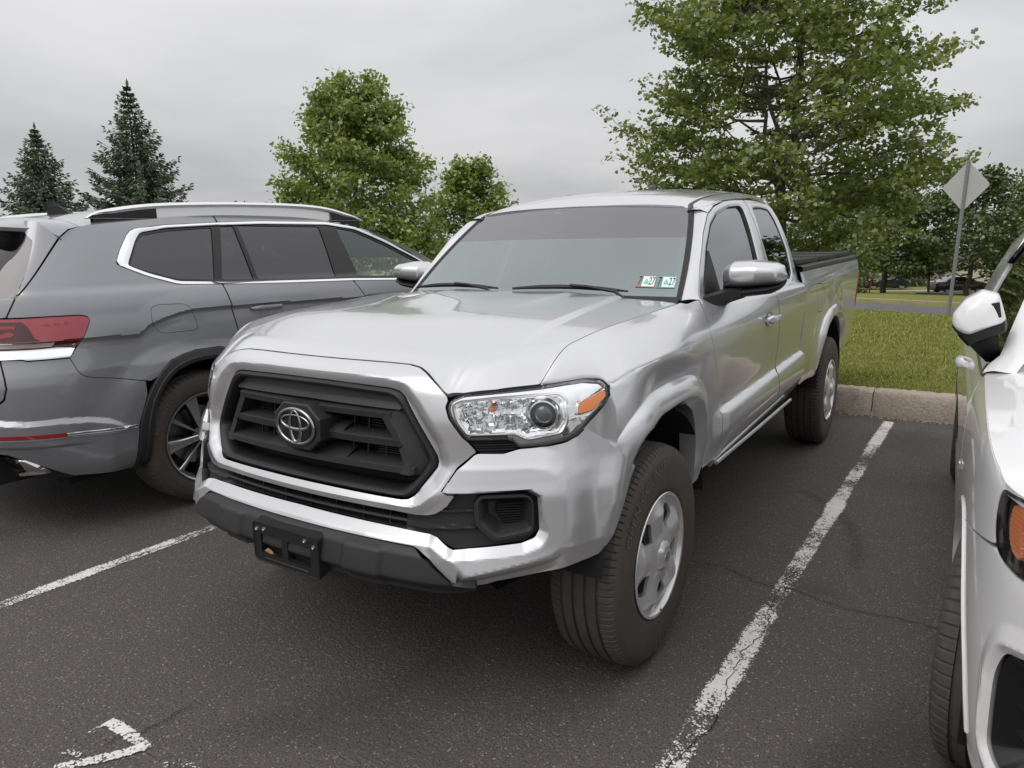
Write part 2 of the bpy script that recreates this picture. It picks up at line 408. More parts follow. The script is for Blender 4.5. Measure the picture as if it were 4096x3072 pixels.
for i, x0 in enumerate((-1.553, 1.143)):
    tagit(stripe('bay_line', [(lotx(x0, y), y) for y in (yy_ if i else yy_-0.0)], .108, worn_paint('worn_line_paint_%d' % i, .60 if i else .57, seed=3.*i+1.3)), kind='structure')
# painted bay number, mostly out of frame
# (a worn numeral read from the driver's end of the bay; only its upper stroke is in view)
def dense(P, n=16):
    P = np.array(P, float); l = np.concatenate([[0], np.cumsum(np.linalg.norm(np.diff(P, axis=0), axis=1))]); t = np.linspace(0, l[-1], n); return np.stack([np.interp(t, l, P[:, 0]), np.interp(t, l, P[:, 1])], 1)
for k_, (P_, w_, cv) in enumerate((([(-.412, -1.315), (-.417, -1.275), (-.412, -1.236)], .045, .46), ([(-.425, -1.234), (-.32, -1.232), (-.195, -1.236)], .052, .40), ([(-.212, -1.226), (-.228, -1.270), (-.271, -1.333), (-.306, -1.379), (-.345, -1.43)], .052, .40), ([(-.395, -1.395), (-.382, -1.366), (-.335, -1.362)], .030, .42), ([(-.115, -1.30), (-.100, -1.258), (-.067, -1.226), (-.022, -1.217), (.03, -1.225)], .050, .42))):
    tagit(stripe('bay_number', dense(P_), w_, worn_paint('worn_number_paint_%d' % k_, cv+.24, seed=5.+k_), .004+.0006*k_), kind='structure')
# cracks: flat ribbons with the shade of a groove put into the colour
def crack(pts, w, name='pavement_crack', seed=1):
    rr = np.random.RandomState(seed); P = np.array(pts, float); l = np.concatenate([[0], np.cumsum(np.linalg.norm(np.diff(P, axis=0), axis=1))]); t = np.linspace(0, l[-1], int(l[-1]/.012)); Q = np.stack([np.interp(t, l, P[:, 0]), np.interp(t, l, P[:, 1])], 1)
    j = np.cumsum(rr.normal(0, .004, (len(Q), 2)), 0); j -= np.linspace(0, 1, len(Q))[:, None]*j[-1]; Q = Q+j+rr.normal(0, .0022, Q.shape)
    o = stripe(name, Q, np.clip(w*(.55+.9*rr.rand(len(Q))), .001, None), M['crack'], .0062); return tagit(o, kind='structure')
M['crack'] = mat('crack_shadow', (.008, .0075, .007), .95)
crack([(.70, .79), (.877, .846), (.973, .824), (1.109, .77), (1.222, .791), (1.307, .751), (1.435, .722), (1.552, .732), (1.75, .735), (2.2, .70)], .0035, seed=3)
crack([(1.155, .95), (1.14, .60), (1.165, .30), (1.135, 0.), (1.15, -.25), (1.12, -.5), (1.11, -.8)], .0028, seed=5)
crack([(-1.55, -.55), (-1.53, -.35), (-1.545, -.1)], .005, seed=8)
crack([(-.32, -1.30), (-.285, -1.20), (-.27, -1.05)], .003, seed=9)
# dark tyre scuff arc
def scuff_mat():
    m = mat('tyre_scuff', (.012, .011, .011), .7); t = NT(m); v = t.coord(); uv = t.n('ShaderNodeSeparateXYZ', {0: t.n('ShaderNodeUVMap').outputs[0]}).outputs
    e = t.math('SUBTRACT', .5, t.math('ABSOLUTE', t.math('SUBTRACT', uv[0], .5))); t.l(t.math('MULTIPLY', t.ramp(e, [(0, (0, 0, 0)), (.4, (.25, .25, .25))]), t.ramp(t.noise(v, 40, 4, .7), [(.35, (0, 0, 0)), (.6, (1, 1, 1))])), t.b.inputs['Alpha']); return m
a_ = np.linspace(0, 1, 20); tagit(stripe('tyre_scuff', np.stack([.95+.42*a_+.10*np.sin(a_*3), 2.05-.95*a_**1.4], 1), .10, scuff_mat(), .0035), kind='structure')
# kerb: cast blocks, chipped
def conc():
    m = mat('kerb_concrete', (.3, .25, .2), .9); t = NT(m); v = t.coord()
    a = t.noise(v, 3, 5, .65); b = t.noise(v, 45, 4, .65); c = t.noise(v, 9, 4, .7, .5)
    col = t.mix(a, rgb(.30, .24, .190), rgb(.47, .39, .315)); col = t.mix(t.ramp(b, [(.40, (0, 0, 0)), (.62, (1, 1, 1))]), col, rgb(.46, .40, .33)); col = t.mix(t.ramp(c, [(.60, (0, 0, 0)), (.74, (.7, .7, .7))]), col, rgb(.085, .066, .052))
    t.l(col, t.b.inputs['Base Color']); t.bump(t.math('ADD', b, c), .7, .02); return m
M['kerb'] = conc()
KB = tagit(empty('kerb', (0, 4.3, 0)), kind='structure')
kr = np.random.RandomState(4)
def kerb_block(x0, x1):
    n = max(8, int((x1-x0)/.03)); xs = np.linspace(x0+.004, x1-.004, n); prof = np.array([(-.055, -.05), (-.052, .02), (-.040, .08), (-.020, .14), (-.005, .175), (.008, .192), (.03, .201), (.09, .204), (.165, .204), (.175, .12)])
    rows = []
    for x in xs:
        e = min(x-x0, x1-x); ch = .018*math.exp(-e/.03); d = kr.normal(0, .0022, prof.shape); d[3:7] += kr.normal(0, .004, (4, 2)); p = prof+d; p[2:8, 1] -= ch*abs(kr.normal(1, .3)); p[1:6, 0] += ch*.8; rows.append(np.stack([np.full(len(p), x), p[:, 0], p[:, 1]], 1))
    return loft(rows, close=False, cap0=True, cap1=True)
edges = [-30, -24, -18, -15, -12, -9, -6, -3.4, -1.9, 1.07, 4.1, 7.1, 10, 13, 19, 25, 32]
for a, b in zip(edges[:-1], edges[1:]): obj('kerb_block', *kerb_block(a, b), M['kerb'], KB, ang=50)
# grit and crumbs of asphalt along the kerb foot
rr = np.random.RandomState(2); V_, F_ = [], []
for k in range(700):
    x = rr.uniform(-3, 6); y = 4.235-abs(rr.normal(0, .03)); s_ = rr.uniform(.003, .011); b0 = len(V_)
    for q in ((-1, -1, 0), (1, -1, 0), (1, 1, 0), (-1, 1, 0), (0, 0, 1)): V_.append((x+q[0]*s_*rr.uniform(.5, 1), y+q[1]*s_*rr.uniform(.5, 1), q[2]*s_*1.2))
    F_ += [(b0, b0+1, b0+4), (b0+1, b0+2, b0+4), (b0+2, b0+3, b0+4), (b0+3, b0, b0+4)]
tagit(obj('grit', np.array(V_), F_, M['kerb'], None, smooth=False), 'crumbs of stone lying along the kerb foot', 'grit', kind='stuff')
# lawn and the ground falling away behind it
TY = [4.40, 8, 10.5, 11.75, 12.6, 14, 17, 21, 25, 27, 31.4, 31.6, 50, 72, 110, 400]; TZ = [.200, .215, .212, .185, .11, -.07, -.40, -.84, -1.22, -1.27, -1.27, -1.10, -2.15, -3.45, -4.2, -5]
def terr(x, y): return np.interp(y+.35*(np.clip(x, -12, 12)-.3)*lin(6, 12, y)*lin(80, 50, y), TY, TZ)
def grass_mat(name, a, b, c):
    m = mat(name, a, .9); t = NT(m); v = t.coord(); n1_ = t.noise(v, .35, 4, .6); n2_ = t.noise(v, 9, 5, .7); n3_ = t.noise(v, 90, 3, .7)
    col = t.mix(n1_, rgb(*a), rgb(*b)); col = t.mix(t.ramp(n2_, [(.42, (0, 0, 0)), (.66, (1, 1, 1))]), col, rgb(*c)); col = t.mix(t.ramp(n3_, [(.30, (.8, .8, .8)), (.50, (0, 0, 0))]), col, rgb(a[0]*.4, a[1]*.4, a[2]*.4)); t.l(col, t.b.inputs['Base Color']); t.bump(n3_, .8, .03); t.b.inputs['Specular IOR Level'].default_value = .1; return m
M['lawn'] = grass_mat('lawn_turf', (.165, .205, .040), (.215, .235, .055), (.280, .255, .095))
ys_ = np.concatenate([np.linspace(4.44, 14, 40), np.linspace(14.4, 34, 40), np.linspace(35, 120, 40), [160, 250, 400]]); xs_ = np.concatenate([[-300, -150, -90], np.linspace(-60, 60, 90), [90, 150, 300]])
YY, XX = np.meshgrid(ys_, xs_, indexing='ij'); rr = np.random.RandomState(1); ZZ = terr(XX, YY)+rr.normal(0, .006, XX.shape)*(YY < 30)*(YY > 4.5)
idx = np.arange(XX.size).reshape(XX.shape); Fq = np.stack([idx[:-1, :-1], idx[:-1, 1:], idx[1:, 1:], idx[1:, :-1]], -1).reshape(-1, 4)
o = fast_mesh('lawn', np.stack([XX, YY, ZZ], -1).reshape(-1, 3), Fq, np.full(len(Fq), 4), M['lawn'], smooth=True); tagit(o, kind='structure')
# road behind the lawn with its far kerb
M['road'] = mat('road_asphalt', (.11, .108, .112), .9)
_t = NT(M['road']); _t.l(_t.mix(_t.noise(_t.coord(), 1.5, 5, .65), rgb(.085, .083, .088), rgb(.135, .13, .132)), _t.b.inputs['Base Color'])
def roadline(c, z): xs = np.linspace(-70, 60, 40); y = c-.35*(np.clip(xs, -12, 12)-.3); return np.stack([xs, y, np.full(40, z)], 1)
tagit(obj('road', *loft([roadline(25.4, -1.245), roadline(31.42, -1.245)], close=False), M['road'], None, smooth=False), kind='structure')
M['kerb2'] = mat('far_kerb_concrete', (.36, .29, .21), .9)
FK = tagit(empty('far_kerb', (0, 31, -1.2)), kind='structure')
for k in range(-12, 10):
    a, b = k*3.05, (k+1)*3.05-.012; q = lambda x, dy, z: (x, 31.4-.35*(min(max(x, -12), 12)-.3)+dy-31, z+1.2)
    obj('kerb_block', np.array([q(a, 0, -1.3), q(b, 0, -1.3), q(a, .03, -1.09), q(b, .03, -1.09), q(a, .2, -1.085), q(b, .2, -1.085), q(a, .2, -1.4), q(b, .2, -1.4)]), [(0, 1, 3, 2), (2, 3, 5, 4), (4, 5, 7, 6), (0, 2, 4, 6), (1, 7, 5, 3)], M['kerb2'], FK, smooth=False)
# grass blades on the near lawn
def blades(name, n, area, hh, seed, mats_):
    rr = np.random.RandomState(seed); (xa, xb), (ya, yb) = area; u = rr.rand(n); x = rr.uniform(xa, xb, n); y = ya+(yb-ya)*u**1.35
    z = terr(x, y); a = rr.rand(n)*math.tau; h = hh*rr.uniform(.5, 1.25, n)*(1+.35*np.sin(x*2.1+1)*np.sin(y*1.7)); w = rr.uniform(.0022, .0042, n)*(1+.10*(y-4)); lean = rr.uniform(.1, .9, n)*h; la_ = rr.rand(n)*math.tau
    bx, by = np.cos(a)*w, np.sin(a)*w; lx, ly = np.cos(la_)*lean, np.sin(la_)*lean
    V = np.stack([np.stack([x-bx, y-by, z-.005], 1), np.stack([x+bx, y+by, z-.005], 1), np.stack([x+lx*.4+bx*.7, y+ly*.4+by*.7, z+h*.62], 1), np.stack([x+lx*.4-bx*.7, y+ly*.4-by*.7, z+h*.62], 1), np.stack([x+lx, y+ly, z+h*.95], 1)], 1).reshape(-1, 3)
    b = np.arange(n)[:, None]*5; Lp = np.concatenate([b+[0, 1, 2, 3], b+[3, 2, 4]], 1); 
    return tagit(fast_mesh(name, V, Lp, np.tile([4, 3], n), mats_), kind='stuff')
def blade_mat():
    m = mat('grass_blade', (.15, .2, .03), .7); t = NT(m); rnd_ = t.n('ShaderNodeNewGeometry').outputs['Random Per Island']; v = t.coord(); n_ = t.noise(v, .5, 4, .6); n2_ = t.noise(v, 3.5, 4, .7)
    c = t.ramp(rnd_, [(0, (.10, .155, .024)), (.30, (.19, .245, .042)), (.65, (.30, .32, .075)), (.86, (.44, .395, .155)), (1., (.54, .46, .22))]); c = t.mix(t.math('MULTIPLY', t.ramp(n2_, [(.45, (0, 0, 0)), (.7, (1, 1, 1))]), .5), c, rgb(.40, .35, .125)); c = t.mix(t.math('MULTIPLY', n_, .35), c, rgb(.15, .22, .03)); t.l(c, t.b.inputs['Base Color']); t.b.inputs['Specular IOR Level'].default_value = .15; return m
M['blade'] = blade_mat()
tagit(blades('grass', 170000, ((-3.5, 4.2), (4.455, 13.2)), .026, 5, M['blade']), 'short mown grass of the lawn behind the kerb', 'grass')
# ================================================================== silver pickup truck (front axle at the origin, nose towards -y)
TR = empty('pickup_truck'); tagit(TR, 'silver extended cab pickup truck with black grille and folding bed cover', 'pickup truck')
VK = [.30, .42, .50, .62, .70, .75, .80, .85, .95, 1.03, 1.06, 1.09, 1.12, 1.15, 1.18, 1.21]
fy = pchip(VK, [-.76, -.82, -.825, -.80, -.79, -.785, -.77, -.757, -.752, -.742, -.732, -.712, -.684, -.65, -.615, -.58])
fz = pchip(VK, [.30, .42, .50, .62, .70, .75, .80, .85, .95, 1.03, 1.058, 1.081, 1.097, 1.107, 1.113, 1.118])
PX = [0, .15, .3, .45, .52, .58, .70, .79, .855, .895, .915, .925]; PD = [0, .004, .015, .035, .052, .080, .165, .250, .335, .420, .505, .60]
sk = list(np.concatenate([[0], np.cumsum(np.hypot(np.diff(PX), np.diff(PD)))]))
_sk2 = [-a for a in sk[:0:-1]]+sk
fx = spline(_sk2, [-a for a in PX[:0:-1]]+PX); fd = spline(_sk2, PD[:0:-1]+PD)
SW = pchip([.3, .62, .80, .95, 1.03, 1.07, 1.12, 1.2], [-.02, -.01, 0, .004, .035, .070, .10, .11])      # the corners sweep back towards the top
def B(s, v, off=0.):
    """front wrap of the truck: s runs round the nose, v up"""
    s = np.asarray(s, float); v = np.asarray(v, float); e = 1e-3
    k = SW(v); gg = lambda q: fd(q)+k*sst(.36, .80, np.abs(q))
    a = fx(s+e)-fx(s-e); b = gg(s+e)-gg(s-e); l = np.hypot(a, b)
    return np.stack([fx(s)+off*b/l, fy(v)+gg(s)-off*a/l, fz(v)+0*s], -1)
# ---- outlines in (s, v)
HEAD = [(.532, 1.002), (.542, 1.022), (.571, 1.036), (.650, 1.042), (.763, 1.050), (.887, 1.064), (.953, 1.054), (.980, 1.040), (.999, 1.001), (.984, .977), (.947, .944), (.911, .910), (.875, .896), (.815, .887), (.739, .885), (.721, .904), (.705, .909), (.599, .909), (.585, .918), (.544, .972)]
HEADR = rnd(HEAD, .008, 3)
UNDER = [(.599, .910), (.625, .877), (.695, .875), (.739, .885), (.721, .904), (.705, .909)]
SUR = sym([(0, 1.141), (.288, 1.141), (.363, 1.138), (.407, 1.125), (.442, 1.102), (.476, 1.074), (.528, 1.033), (.534, 1.020), (.530, 1.002), (.542, .972), (.583, .918), (.598, .906), (.624, .876), (.615, .872), (.587, .848), (.569, .833), (.561, .817), (.535, .770), (.551, .760), (.578, .761), (.555, .727), (.536, .711), (.516, .700), (.491, .694), (.459, .692), (.384, .695), (0, .697)])
CREASE = sym([(0, 1.082), (.189, 1.081), (.326, 1.075), (.389, 1.066), (.412, 1.053), (.453, 1.009), (.529, .904), (.546, .854), (.549, .825), (.522, .770), (.473, .728), (.452, .718), (.424, .715), (.359, .716), (0, .714)])
INNER = sym([(0, 1.047), (.092, 1.047), (.342, 1.041), (.372, 1.034), (.391, 1.021), (.501, .857), (.505, .842), (.504, .827), (.490, .808), (.444, .745), (.426, .735), (.404, .732), (.115, .734), (0, .734)])
FRIN = sym([(0, 1.024), (.107, 1.023), (.331, 1.015), (.352, 1.006), (.378, .983), (.465, .850), (.467, .836), (.451, .804), (.428, .779), (.399, .757), (.380, .753), (.125, .755), (0, .755)])
def sur_off(s, v):
    d = sdp(s, v, CREASE); return -.022*lin(0, .034, d)-.010*lin(.0, -.03, d)*lin(.78, .70, v)
def g(a, b, st): return np.linspace(a, b, int(round((b-a)/st))+1)
X, F = patch(lambda s, v: B(s, v, sur_off(s, v)), g(-.66, .66, .006), g(.68, 1.15, .005), keep=[SUR], holes=[INNER], gap=.002, rim=.02)
obj('grille_surround', X, F, M['silver'], TR, ang=25)
# black frame ring, rounded section
def ring(o, i, prof, fn):
    """ring between two outlines of equal topology: prof = list of (t, off)"""
    n = 160
    def res(P):
        P = np.array(list(P)+[P[0]], float); l = np.concatenate([[0], np.cumsum(np.linalg.norm(np.diff(P, axis=0), axis=1))]); t = np.linspace(0, l[-1], n, endpoint=False)
        return np.stack([np.interp(t, l, P[:, 0]), np.interp(t, l, P[:, 1])], 1)
    # radial resampling keeps corners of both outlines facing each other
    o = res(o); i0 = np.array(i, float); c = i0.mean(0)
    def proj_in(q):
        best = None
        P = np.vstack([i0, i0[:1]])
        a = P[:-1]; b = P[1:]; e = b-a; t = np.clip(((q-a)*e).sum(1)/((e*e).sum(1)+1e-12), 0, 1); r = a+e*t[:, None]; k = np.argmin(((r-q)**2).sum(1)); return r[k]
    ii = np.array([proj_in(q) for q in o])
    return loft([fn(o[:, 0]*(1-t)+ii[:, 0]*t, o[:, 1]*(1-t)+ii[:, 1]*t, d) for t, d in prof])
GR = obj('grille', *ring(INNER, FRIN, [(0, -.045), (0.0, -.024), (.15, -.016), (.4, -.013), (.7, -.017), (.95, -.030), (1, -.06), (1, -.09)], B), M['black'], TR)
# recessed back of the grille
X, F = patch(lambda s, v: B(s, v, -.11), g(-.54, .54, .03), g(.72, 1.06, .03), keep=[INNER], rim=0); obj('grille_back', X, F, M['gap'], GR)
# top panel
TP = sym([(0, 1.032), (.35, 1.025), (.372, 1.014), (.386, .994), (.37, .979), (0, .984)])
X, F = patch(lambda s, v: B(s, v, -.040+.012*lin(1.0, .98, v)), g(-.40, .40, .01), g(.96, 1.04, .004), keep=[TP], rim=.04); obj('top_panel', X, F, M['trim'], GR, ang=20)
# bars: front face plus a top face that slopes back
def bar(zt, zb, xe, zback, name):
    n = 60; s = np.linspace(-xe, xe, n); rows = [(zb-.004, -.10), (zb, -.022), (zt, -.019), (zt+.003, -.023), (zback, -.085)]
    obj(name, *loft([B(s, np.full(n, z), o) for z, o in rows], close=False), M['trim'], GR, ang=30)
bar(.968, .951, .345, .984, 'grille_bar'); bar(.891, .871, .372, .905, 'grille_bar'); bar(.815, .798, .43, .832, 'grille_bar')
# light step blocks beside the badge on the two lower bars
for zt, zb, sg in ((.891, .905, 1), (.891, .905, -1), (.815, .832, 1), (.815, .832, -1)):
    a, b = (.07, .160) if zt > .85 else (.05, .178)
    s = np.array(sorted((sg*a, sg*b))); s = np.linspace(s[0], s[1], 8); e = np.ones(8)
    obj('bar_block', *loft([B(s, e*zt, -.0185), B(s, e*(zt+.0115), -.035), B(s, e*(zb+.012), -.075), B(s, e*(zb-.01), -.095)], close=False), M['trim'], GR, ang=30)
# uprights of the two bracket shapes at each side
for sg in (1, -1):
    for q_in, q_out, q_sl in (([(.316, .950), (.349, .900), (.372, .871)], [(.331, .968), (.382, .887), (.389, .878)], [(.372, .980), (.427, .894), (.432, .886)]),
                              ([(.372, .866), (.392, .825), (.385, .796)], [(.389, .877), (.414, .831), (.417, .796)], [(.430, .890), (.461, .833), (.440, .793)])):
        A = np.array(q_in); O_ = np.array(q_out); S_ = np.array(q_sl)
        f = lambda P, o: B(sg*P[:, 0], P[:, 1], o)
        obj('grille_bracket', *loft([f(A-[.002, 0], -.09), f(A, -.020), f(O_, -.019), f(S_, -.046), f(S_+[.004, 0], -.09)], close=False), M['trim'], GR, ang=20)
# fins behind the bars
for sg in (1, -1):
    for k, s in enumerate((.16, .22, .29)):
        e = np.array([.79, .95]); X = np.vstack([B(np.full(2, sg*s), e, -.075), B(np.full(2, sg*(s+.006)), e, -.075), B(np.full(2, sg*s), e, -.11)]); obj('fin', X, [(0, 1, 3, 2), (0, 4, 5, 1)], M['black'], GR)
    for z in list(np.linspace(.912, .945, 5))+list(np.linspace(.835, .862, 5)):
        s = np.linspace(.235 if z > .87 else .26, .34 if z > .87 else .40, 6)*sg; obj('fin', *loft([B(s, np.full(6, z), -.07), B(s, np.full(6, z+.0025), -.07), B(s, np.full(6, z+.003), -.10)], close=False), M['black'], GR)
# badge: octagon plinth, glossy disc, chrome rings
BY = float(fy(.9)); c0 = np.array([0, BY, .902])
def plate(poly, y0_, y1_, bev=.006):
    P = np.array(poly, float); i = P*(1-bev/np.abs(P).max())
    mk = lambda Q, y: np.stack([Q[:, 0], np.full(len(Q), y), Q[:, 1]+.902], 1)
    return loft([mk(P, BY-y0_), mk(P, BY-y1_+bev*.6), mk(i, BY-y1_)], cap1=True)
oc = [(-.052, -.073), (.052, -.073), (.105, -.030), (.105, .034), (.052, .073), (-.052, .073), (-.105, .034), (-.105, -.030)]
oc = [(-.050, -.074), (.050, -.074), (.100, -.036), (.104, .030), (.056, .072), (-.056, .072), (-.104, .030), (-.100, -.036)]
BD = obj('badge', *plate(oc, -.08, .014), M['trim'], TR, ang=20)
th = np.linspace(0, 2*math.pi, 64, endpoint=False)
obj('badge_disc', *plate(np.stack([.088*np.cos(th), .0600*np.sin(th)], 1), 0, .018, .003), M['gloss'], BD)
def ering(cx, cz, a, b, w, y=.019, h=.004, wa=None):
    """elliptic ring with a rounded, uneven width"""
    n = 64; t = np.linspace(0, 2*math.pi, n, endpoint=False); wa = wa or (lambda t: 1+0*t); ww = w*wa(t)
    lp = []
    for k in np.linspace(0, math.pi, 7):
        q = math.cos(k)*ww/2; lp.append(np.stack([cx+(a+q)*np.cos(t), np.full(n, BY-y-h*math.sin(k)), cz+.902+(b+q)*np.sin(t)], 1))
    return loft(lp)
obj('emblem', *join(ering(0, 0, .082, .0545, .010), ering(0, .0135, .062, .0225, .0085, wa=lambda t: 1-.35*np.sin(t)), ering(0, 0, .0235, .0505, .0095, wa=lambda t: 1-.25*np.sin(t))), M['dimmed_chrome'], BD)

# ---- bumper
BUMP = sym([(0, .652), (.385, .646), (.493, .643), (.528, .641), (.558, .624), (.580, .613), (.771, .625), (.807, .637), (.817, .658), (.804, .750), (.773, .768), (.578, .7625), (.553, .7615), (.537, .771), (.562, .819), (.570, .834), (.588, .849), (.616, .873), (.627, .876), (.695, .874), (.739, .884), (.815, .886), (.875, .895), (.911, .909), (.932, .927), (.981, .901), (1.058, .837), (1.148, .783), (1.098, .692), (1.057, .571), (1.037, .548), (.916, .533), (.718, .511), (.688, .501), (.662, .497), (.592, .521), (.568, .540), (.514, .583), (.480, .605), (.463, .611), (0, .614)])
RAISE = [(.557, .836), (.573, .834), (.771, .833), (.816, .825), (.848, .806), (.861, .784), (.870, .734), (.881, .657), (.879, .607), (.856, .590), (.799, .577), (.623, .544), (.572, .598), (.557, .64), (.557, .70)]
OPEN_ = [(0, .652), (.528, .641), (.580, .613), (.771, .625), (.807, .637), (.817, .658), (.804, .750), (.773, .768), (.578, .7625), (0, .78)]
def bump_off(s, v):
    a = np.abs(s); d = sdp(a, v, RAISE); k = np.maximum(sst(.87, .80, a), sst(.64, .60, v)*sst(.93, .84, a)); o = .024*(lin(-.055, .0, d)*k+sst(-.125, .01, d)*(1-k))
    o = np.where(v < .6, o*1.0, o)
    do = -sdp(a, v, OPEN_); wdt = .010+.016*lin(.70, .64, v)
    o = o-(.022)*lin(1., 0., do/wdt)*(do > -.01)
    o = o-.03*lin(.60, .50, v)*lin(.0, -.03, d)*(a > .6)      # lower edge tucks under
    o = o+.012*lin(.62, .50, a)*lin(.66, .615, v)              # centre lip stands out
    o = o+.018*np.exp(-((s*np.sign(s)-1.06)/.05)**2)*lin(.56, .70, v)   # wheel lip
    return o
X, F = patch(lambda s, v: B(s, v, bump_off(s, v)), g(-1.16, 1.16, .005), g(.49, .94, .0045), keep=[BUMP], gap=.002, rim=.03)
obj('front_bumper', X, F, M['silver'], TR, ang=22)
# dark strip below the headlight
for sg in (1, -1):
    X, F = patch(lambda s, v: B(sg*s, v, -.004-.003*np.sin(v*2*math.pi/.0068)), g(.59, .75, .005), g(.87, .915, .0008), keep=[UNDER], gap=.001, rim=.01, flip=sg)
    obj('headlight_filler', X, F, M['black'], TR, ang=60)
FO = [(.644, .763), (.773, .761), (.798, .742), (.806, .657), (.796, .643), (.692, .628), (.635, .676), (.626, .735)]
FI = [(.653, .744), (.778, .744), (.787, .734), (.792, .671), (.786, .663), (.703, .649), (.659, .688), (.652, .734)]
FR = [(.694, .726), (.780, .726), (.785, .672), (.731, .665), (.703, .684), (.694, .700)]
# lower grille field between the surround and the bumper lip
LOW = sym([(0, .71), (.50, .71), (.60, .765), (.78, .775), (.82, .755), (.83, .65), (.79, .62), (.58, .602), (.5, .635), (0, .64)])
def low_off(s, v):
    a = np.abs(s); o = -.062+.037*sst(.395, .42, a)
    for z0, z1, aa in ((.708, .713, .50), (.660, .665, .40)):
        zz = z0+(z1-z0)*lin(.5, .63, a); dz = np.abs(v-zz); o = o+.012*lin(.0065, .0035, dz)*lin(aa, aa+.04, a)*lin(.655, .635, a)
    return o+.022*lin(.648, .636, v)*lin(.45, .40, a)
X, F = patch(lambda s, v: B(s, v, low_off(s, v)), g(-.84, .84, .006), g(.60, .80, .003), keep=[LOW], holes=[FI, [(-a, b) for a, b in FI]], rim=0)
LG = obj('lower_grille', X, F, M['trim'], TR, ang=30, mats=None)
X, F = patch(lambda s, v: B(s, v, -.060), g(-.42, .42, .02), g(.644, .70, .01), keep=[sym([(0, .699), (.41, .697), (.41, .643), (0, .646)])], rim=0); obj('lower_grille_back', X, F, M['gap'], LG)
n = 60; s = np.linspace(-.43, .43, n); e = np.ones(n)
obj('lower_bar', *loft([B(s, e*.658, -.06), B(s, e*.660, -.028), B(s, e*.665, -.024), B(s, e*.670, -.028), B(s, e*.672, -.06)], close=False), M['trim'], LG)
for k, x in enumerate((-.33, -.21, -.09, .03, .14, .25, .35)):
    X = np.vstack([B(np.full(2, x), np.array([.646, .694]), o) for o in (-.034, -.059)]+[B(np.full(2, x+.004), np.array([.646, .694]), -.034)]); obj('fin', X, [(0, 1, 3, 2), (0, 1, 5, 4)], M['black'], LG)
# fog lamp bezels
for sg in (1, -1):
    mk = lambda s, v, o: B(sg*s, v, o)
    fo = rnd(FO, .014, 4); fi = rnd(FI, .012, 4)
    FB = obj('fog_lamp_bezel', *ring(fo, fi, [(0, -.04), (0, -.012), (.12, .002), (.55, .003), (.85, -.004), (1, -.012)], mk), M['trim'], TR, ang=28)
    def fog_in(s, v):
        d = sdp(s, v, FI); return B(sg*s, v, -.012-.040*lin(0, .016, d))
    X, F = patch(fog_in, g(.64, .80, .004), g(.64, .75, .004), keep=[fi], rim=0, gap=-.001); obj('fog_recess', X, F, M['trim'], FB, ang=20)
    X, F = patch(lambda s, v: B(sg*s, v, -.046), g(.68, .79, .008), g(.66, .73, .008), keep=[rnd(FR, .008, 3)], rim=.01, flip=sg); LV = obj('fog_louvre_panel', X, F, M['gap'], FB)
    for z in np.linspace(.672, .722, 8):
        a_ = np.interp(z, [.665, .684, .700, .726], [.733, .706, .697, .697]); q_ = np.linspace(a_, np.interp(z, [.665, .726], [.784, .779]), 6)*sg; e_ = np.ones(6); obj('louvre', *loft([B(q_, e_*(z-.0022), -.046), B(q_, e_*(z-.0016), -.034), B(q_, e_*(z+.0012), -.033), B(q_, e_*(z+.0022), -.046)], close=False), M['trim'], FB)
# black valance
def val_off(s, v):
    a = np.abs(s); o = .010+.012*sst(.61, .585, v)-.004*lin(.60, .61, v)
    o = o-.035*sst(.525, .488, v)
    for c, w in ((.30, .075),):
        rec = lin(.0, .014, w-np.abs(a-c))*lin(.604, .592, v+.25*np.maximum(0, np.abs(a-c)-.05))
        o = o+.010*rec
    return o
VAL = sym([(0, .6125), (.462, .6085), (.478, .602), (.513, .581), (.566, .541), (.592, .522), (.660, .5045), (.66, .49), (.60, .482), (.42, .478), (0, .478)])
X, F = patch(lambda s, v: B(s, v, val_off(s, v)), g(-.68, .68, .005), g(.47, .62, .004), keep=[VAL], gap=.001, rim=.05)
obj('front_valance', X, F, M['trim'], TR, ang=28)
n = 41; s = np.linspace(-.70, .70, n); e = np.ones(n)
obj('skid_panel', *loft([B(s, e*.50, -.03), B(s, e*.46, -.05)+np.array([0, .03, 0]), B(s, e*.40, -.05)+np.array([0, .30, .02])], close=False), M['liner'], TR)
# number plate bracket (empty)
PB = empty('plate_bracket'); PB.parent = TR
yb = -.846
def pl(x, z, y): return np.stack([x, np.full(len(x), y), z], 1)
op = np.array(rnd([(-.152, .592), (.150, .592), (.150, .457), (-.152, .457)], .016, 4)); ip = op*[.985, 1]+[0, 0]; ip[:, 1] = .5245+(op[:, 1]-.5245)*.965
wl = [(-.118, .552), (-.018, .552), (-.018, .488), (-.118, .488)]; wr = [(.008, .552), (.112, .552), (.112, .488), (.008, .488)]
fnp = lambda x, z: pl(x, z, yb-.002*(sdp(x, z, [(-.10, .474), (.10, .474), (.10, .470), (-.10, .470)]) > 0))
X, F = patch(fnp, g(-.16, .16, .0025), g(.45, .60, .0025), keep=[ip], holes=[rnd(wl, .004, 2), rnd(wr, .004, 2)], rim=.018)
obj('bracket_face', X, F, M['black'], PB, ang=30)
obj('bracket_shell', *loft([pl(op[:, 0]*1.02, op[:, 1]+.02, yb+.065), pl(op[:, 0], op[:, 1], yb+.010), pl(op[:, 0], op[:, 1], yb-.002), pl(ip[:, 0], ip[:, 1], yb-.003), pl(ip[:, 0]*.985, .5245+(ip[:, 1]-.5245)*.97, yb+.001)]), M['black'], PB, ang=30)
obj('bracket_back', *box((0, yb+.030, .522), (.27, .004, .10)), M['gap'], PB)
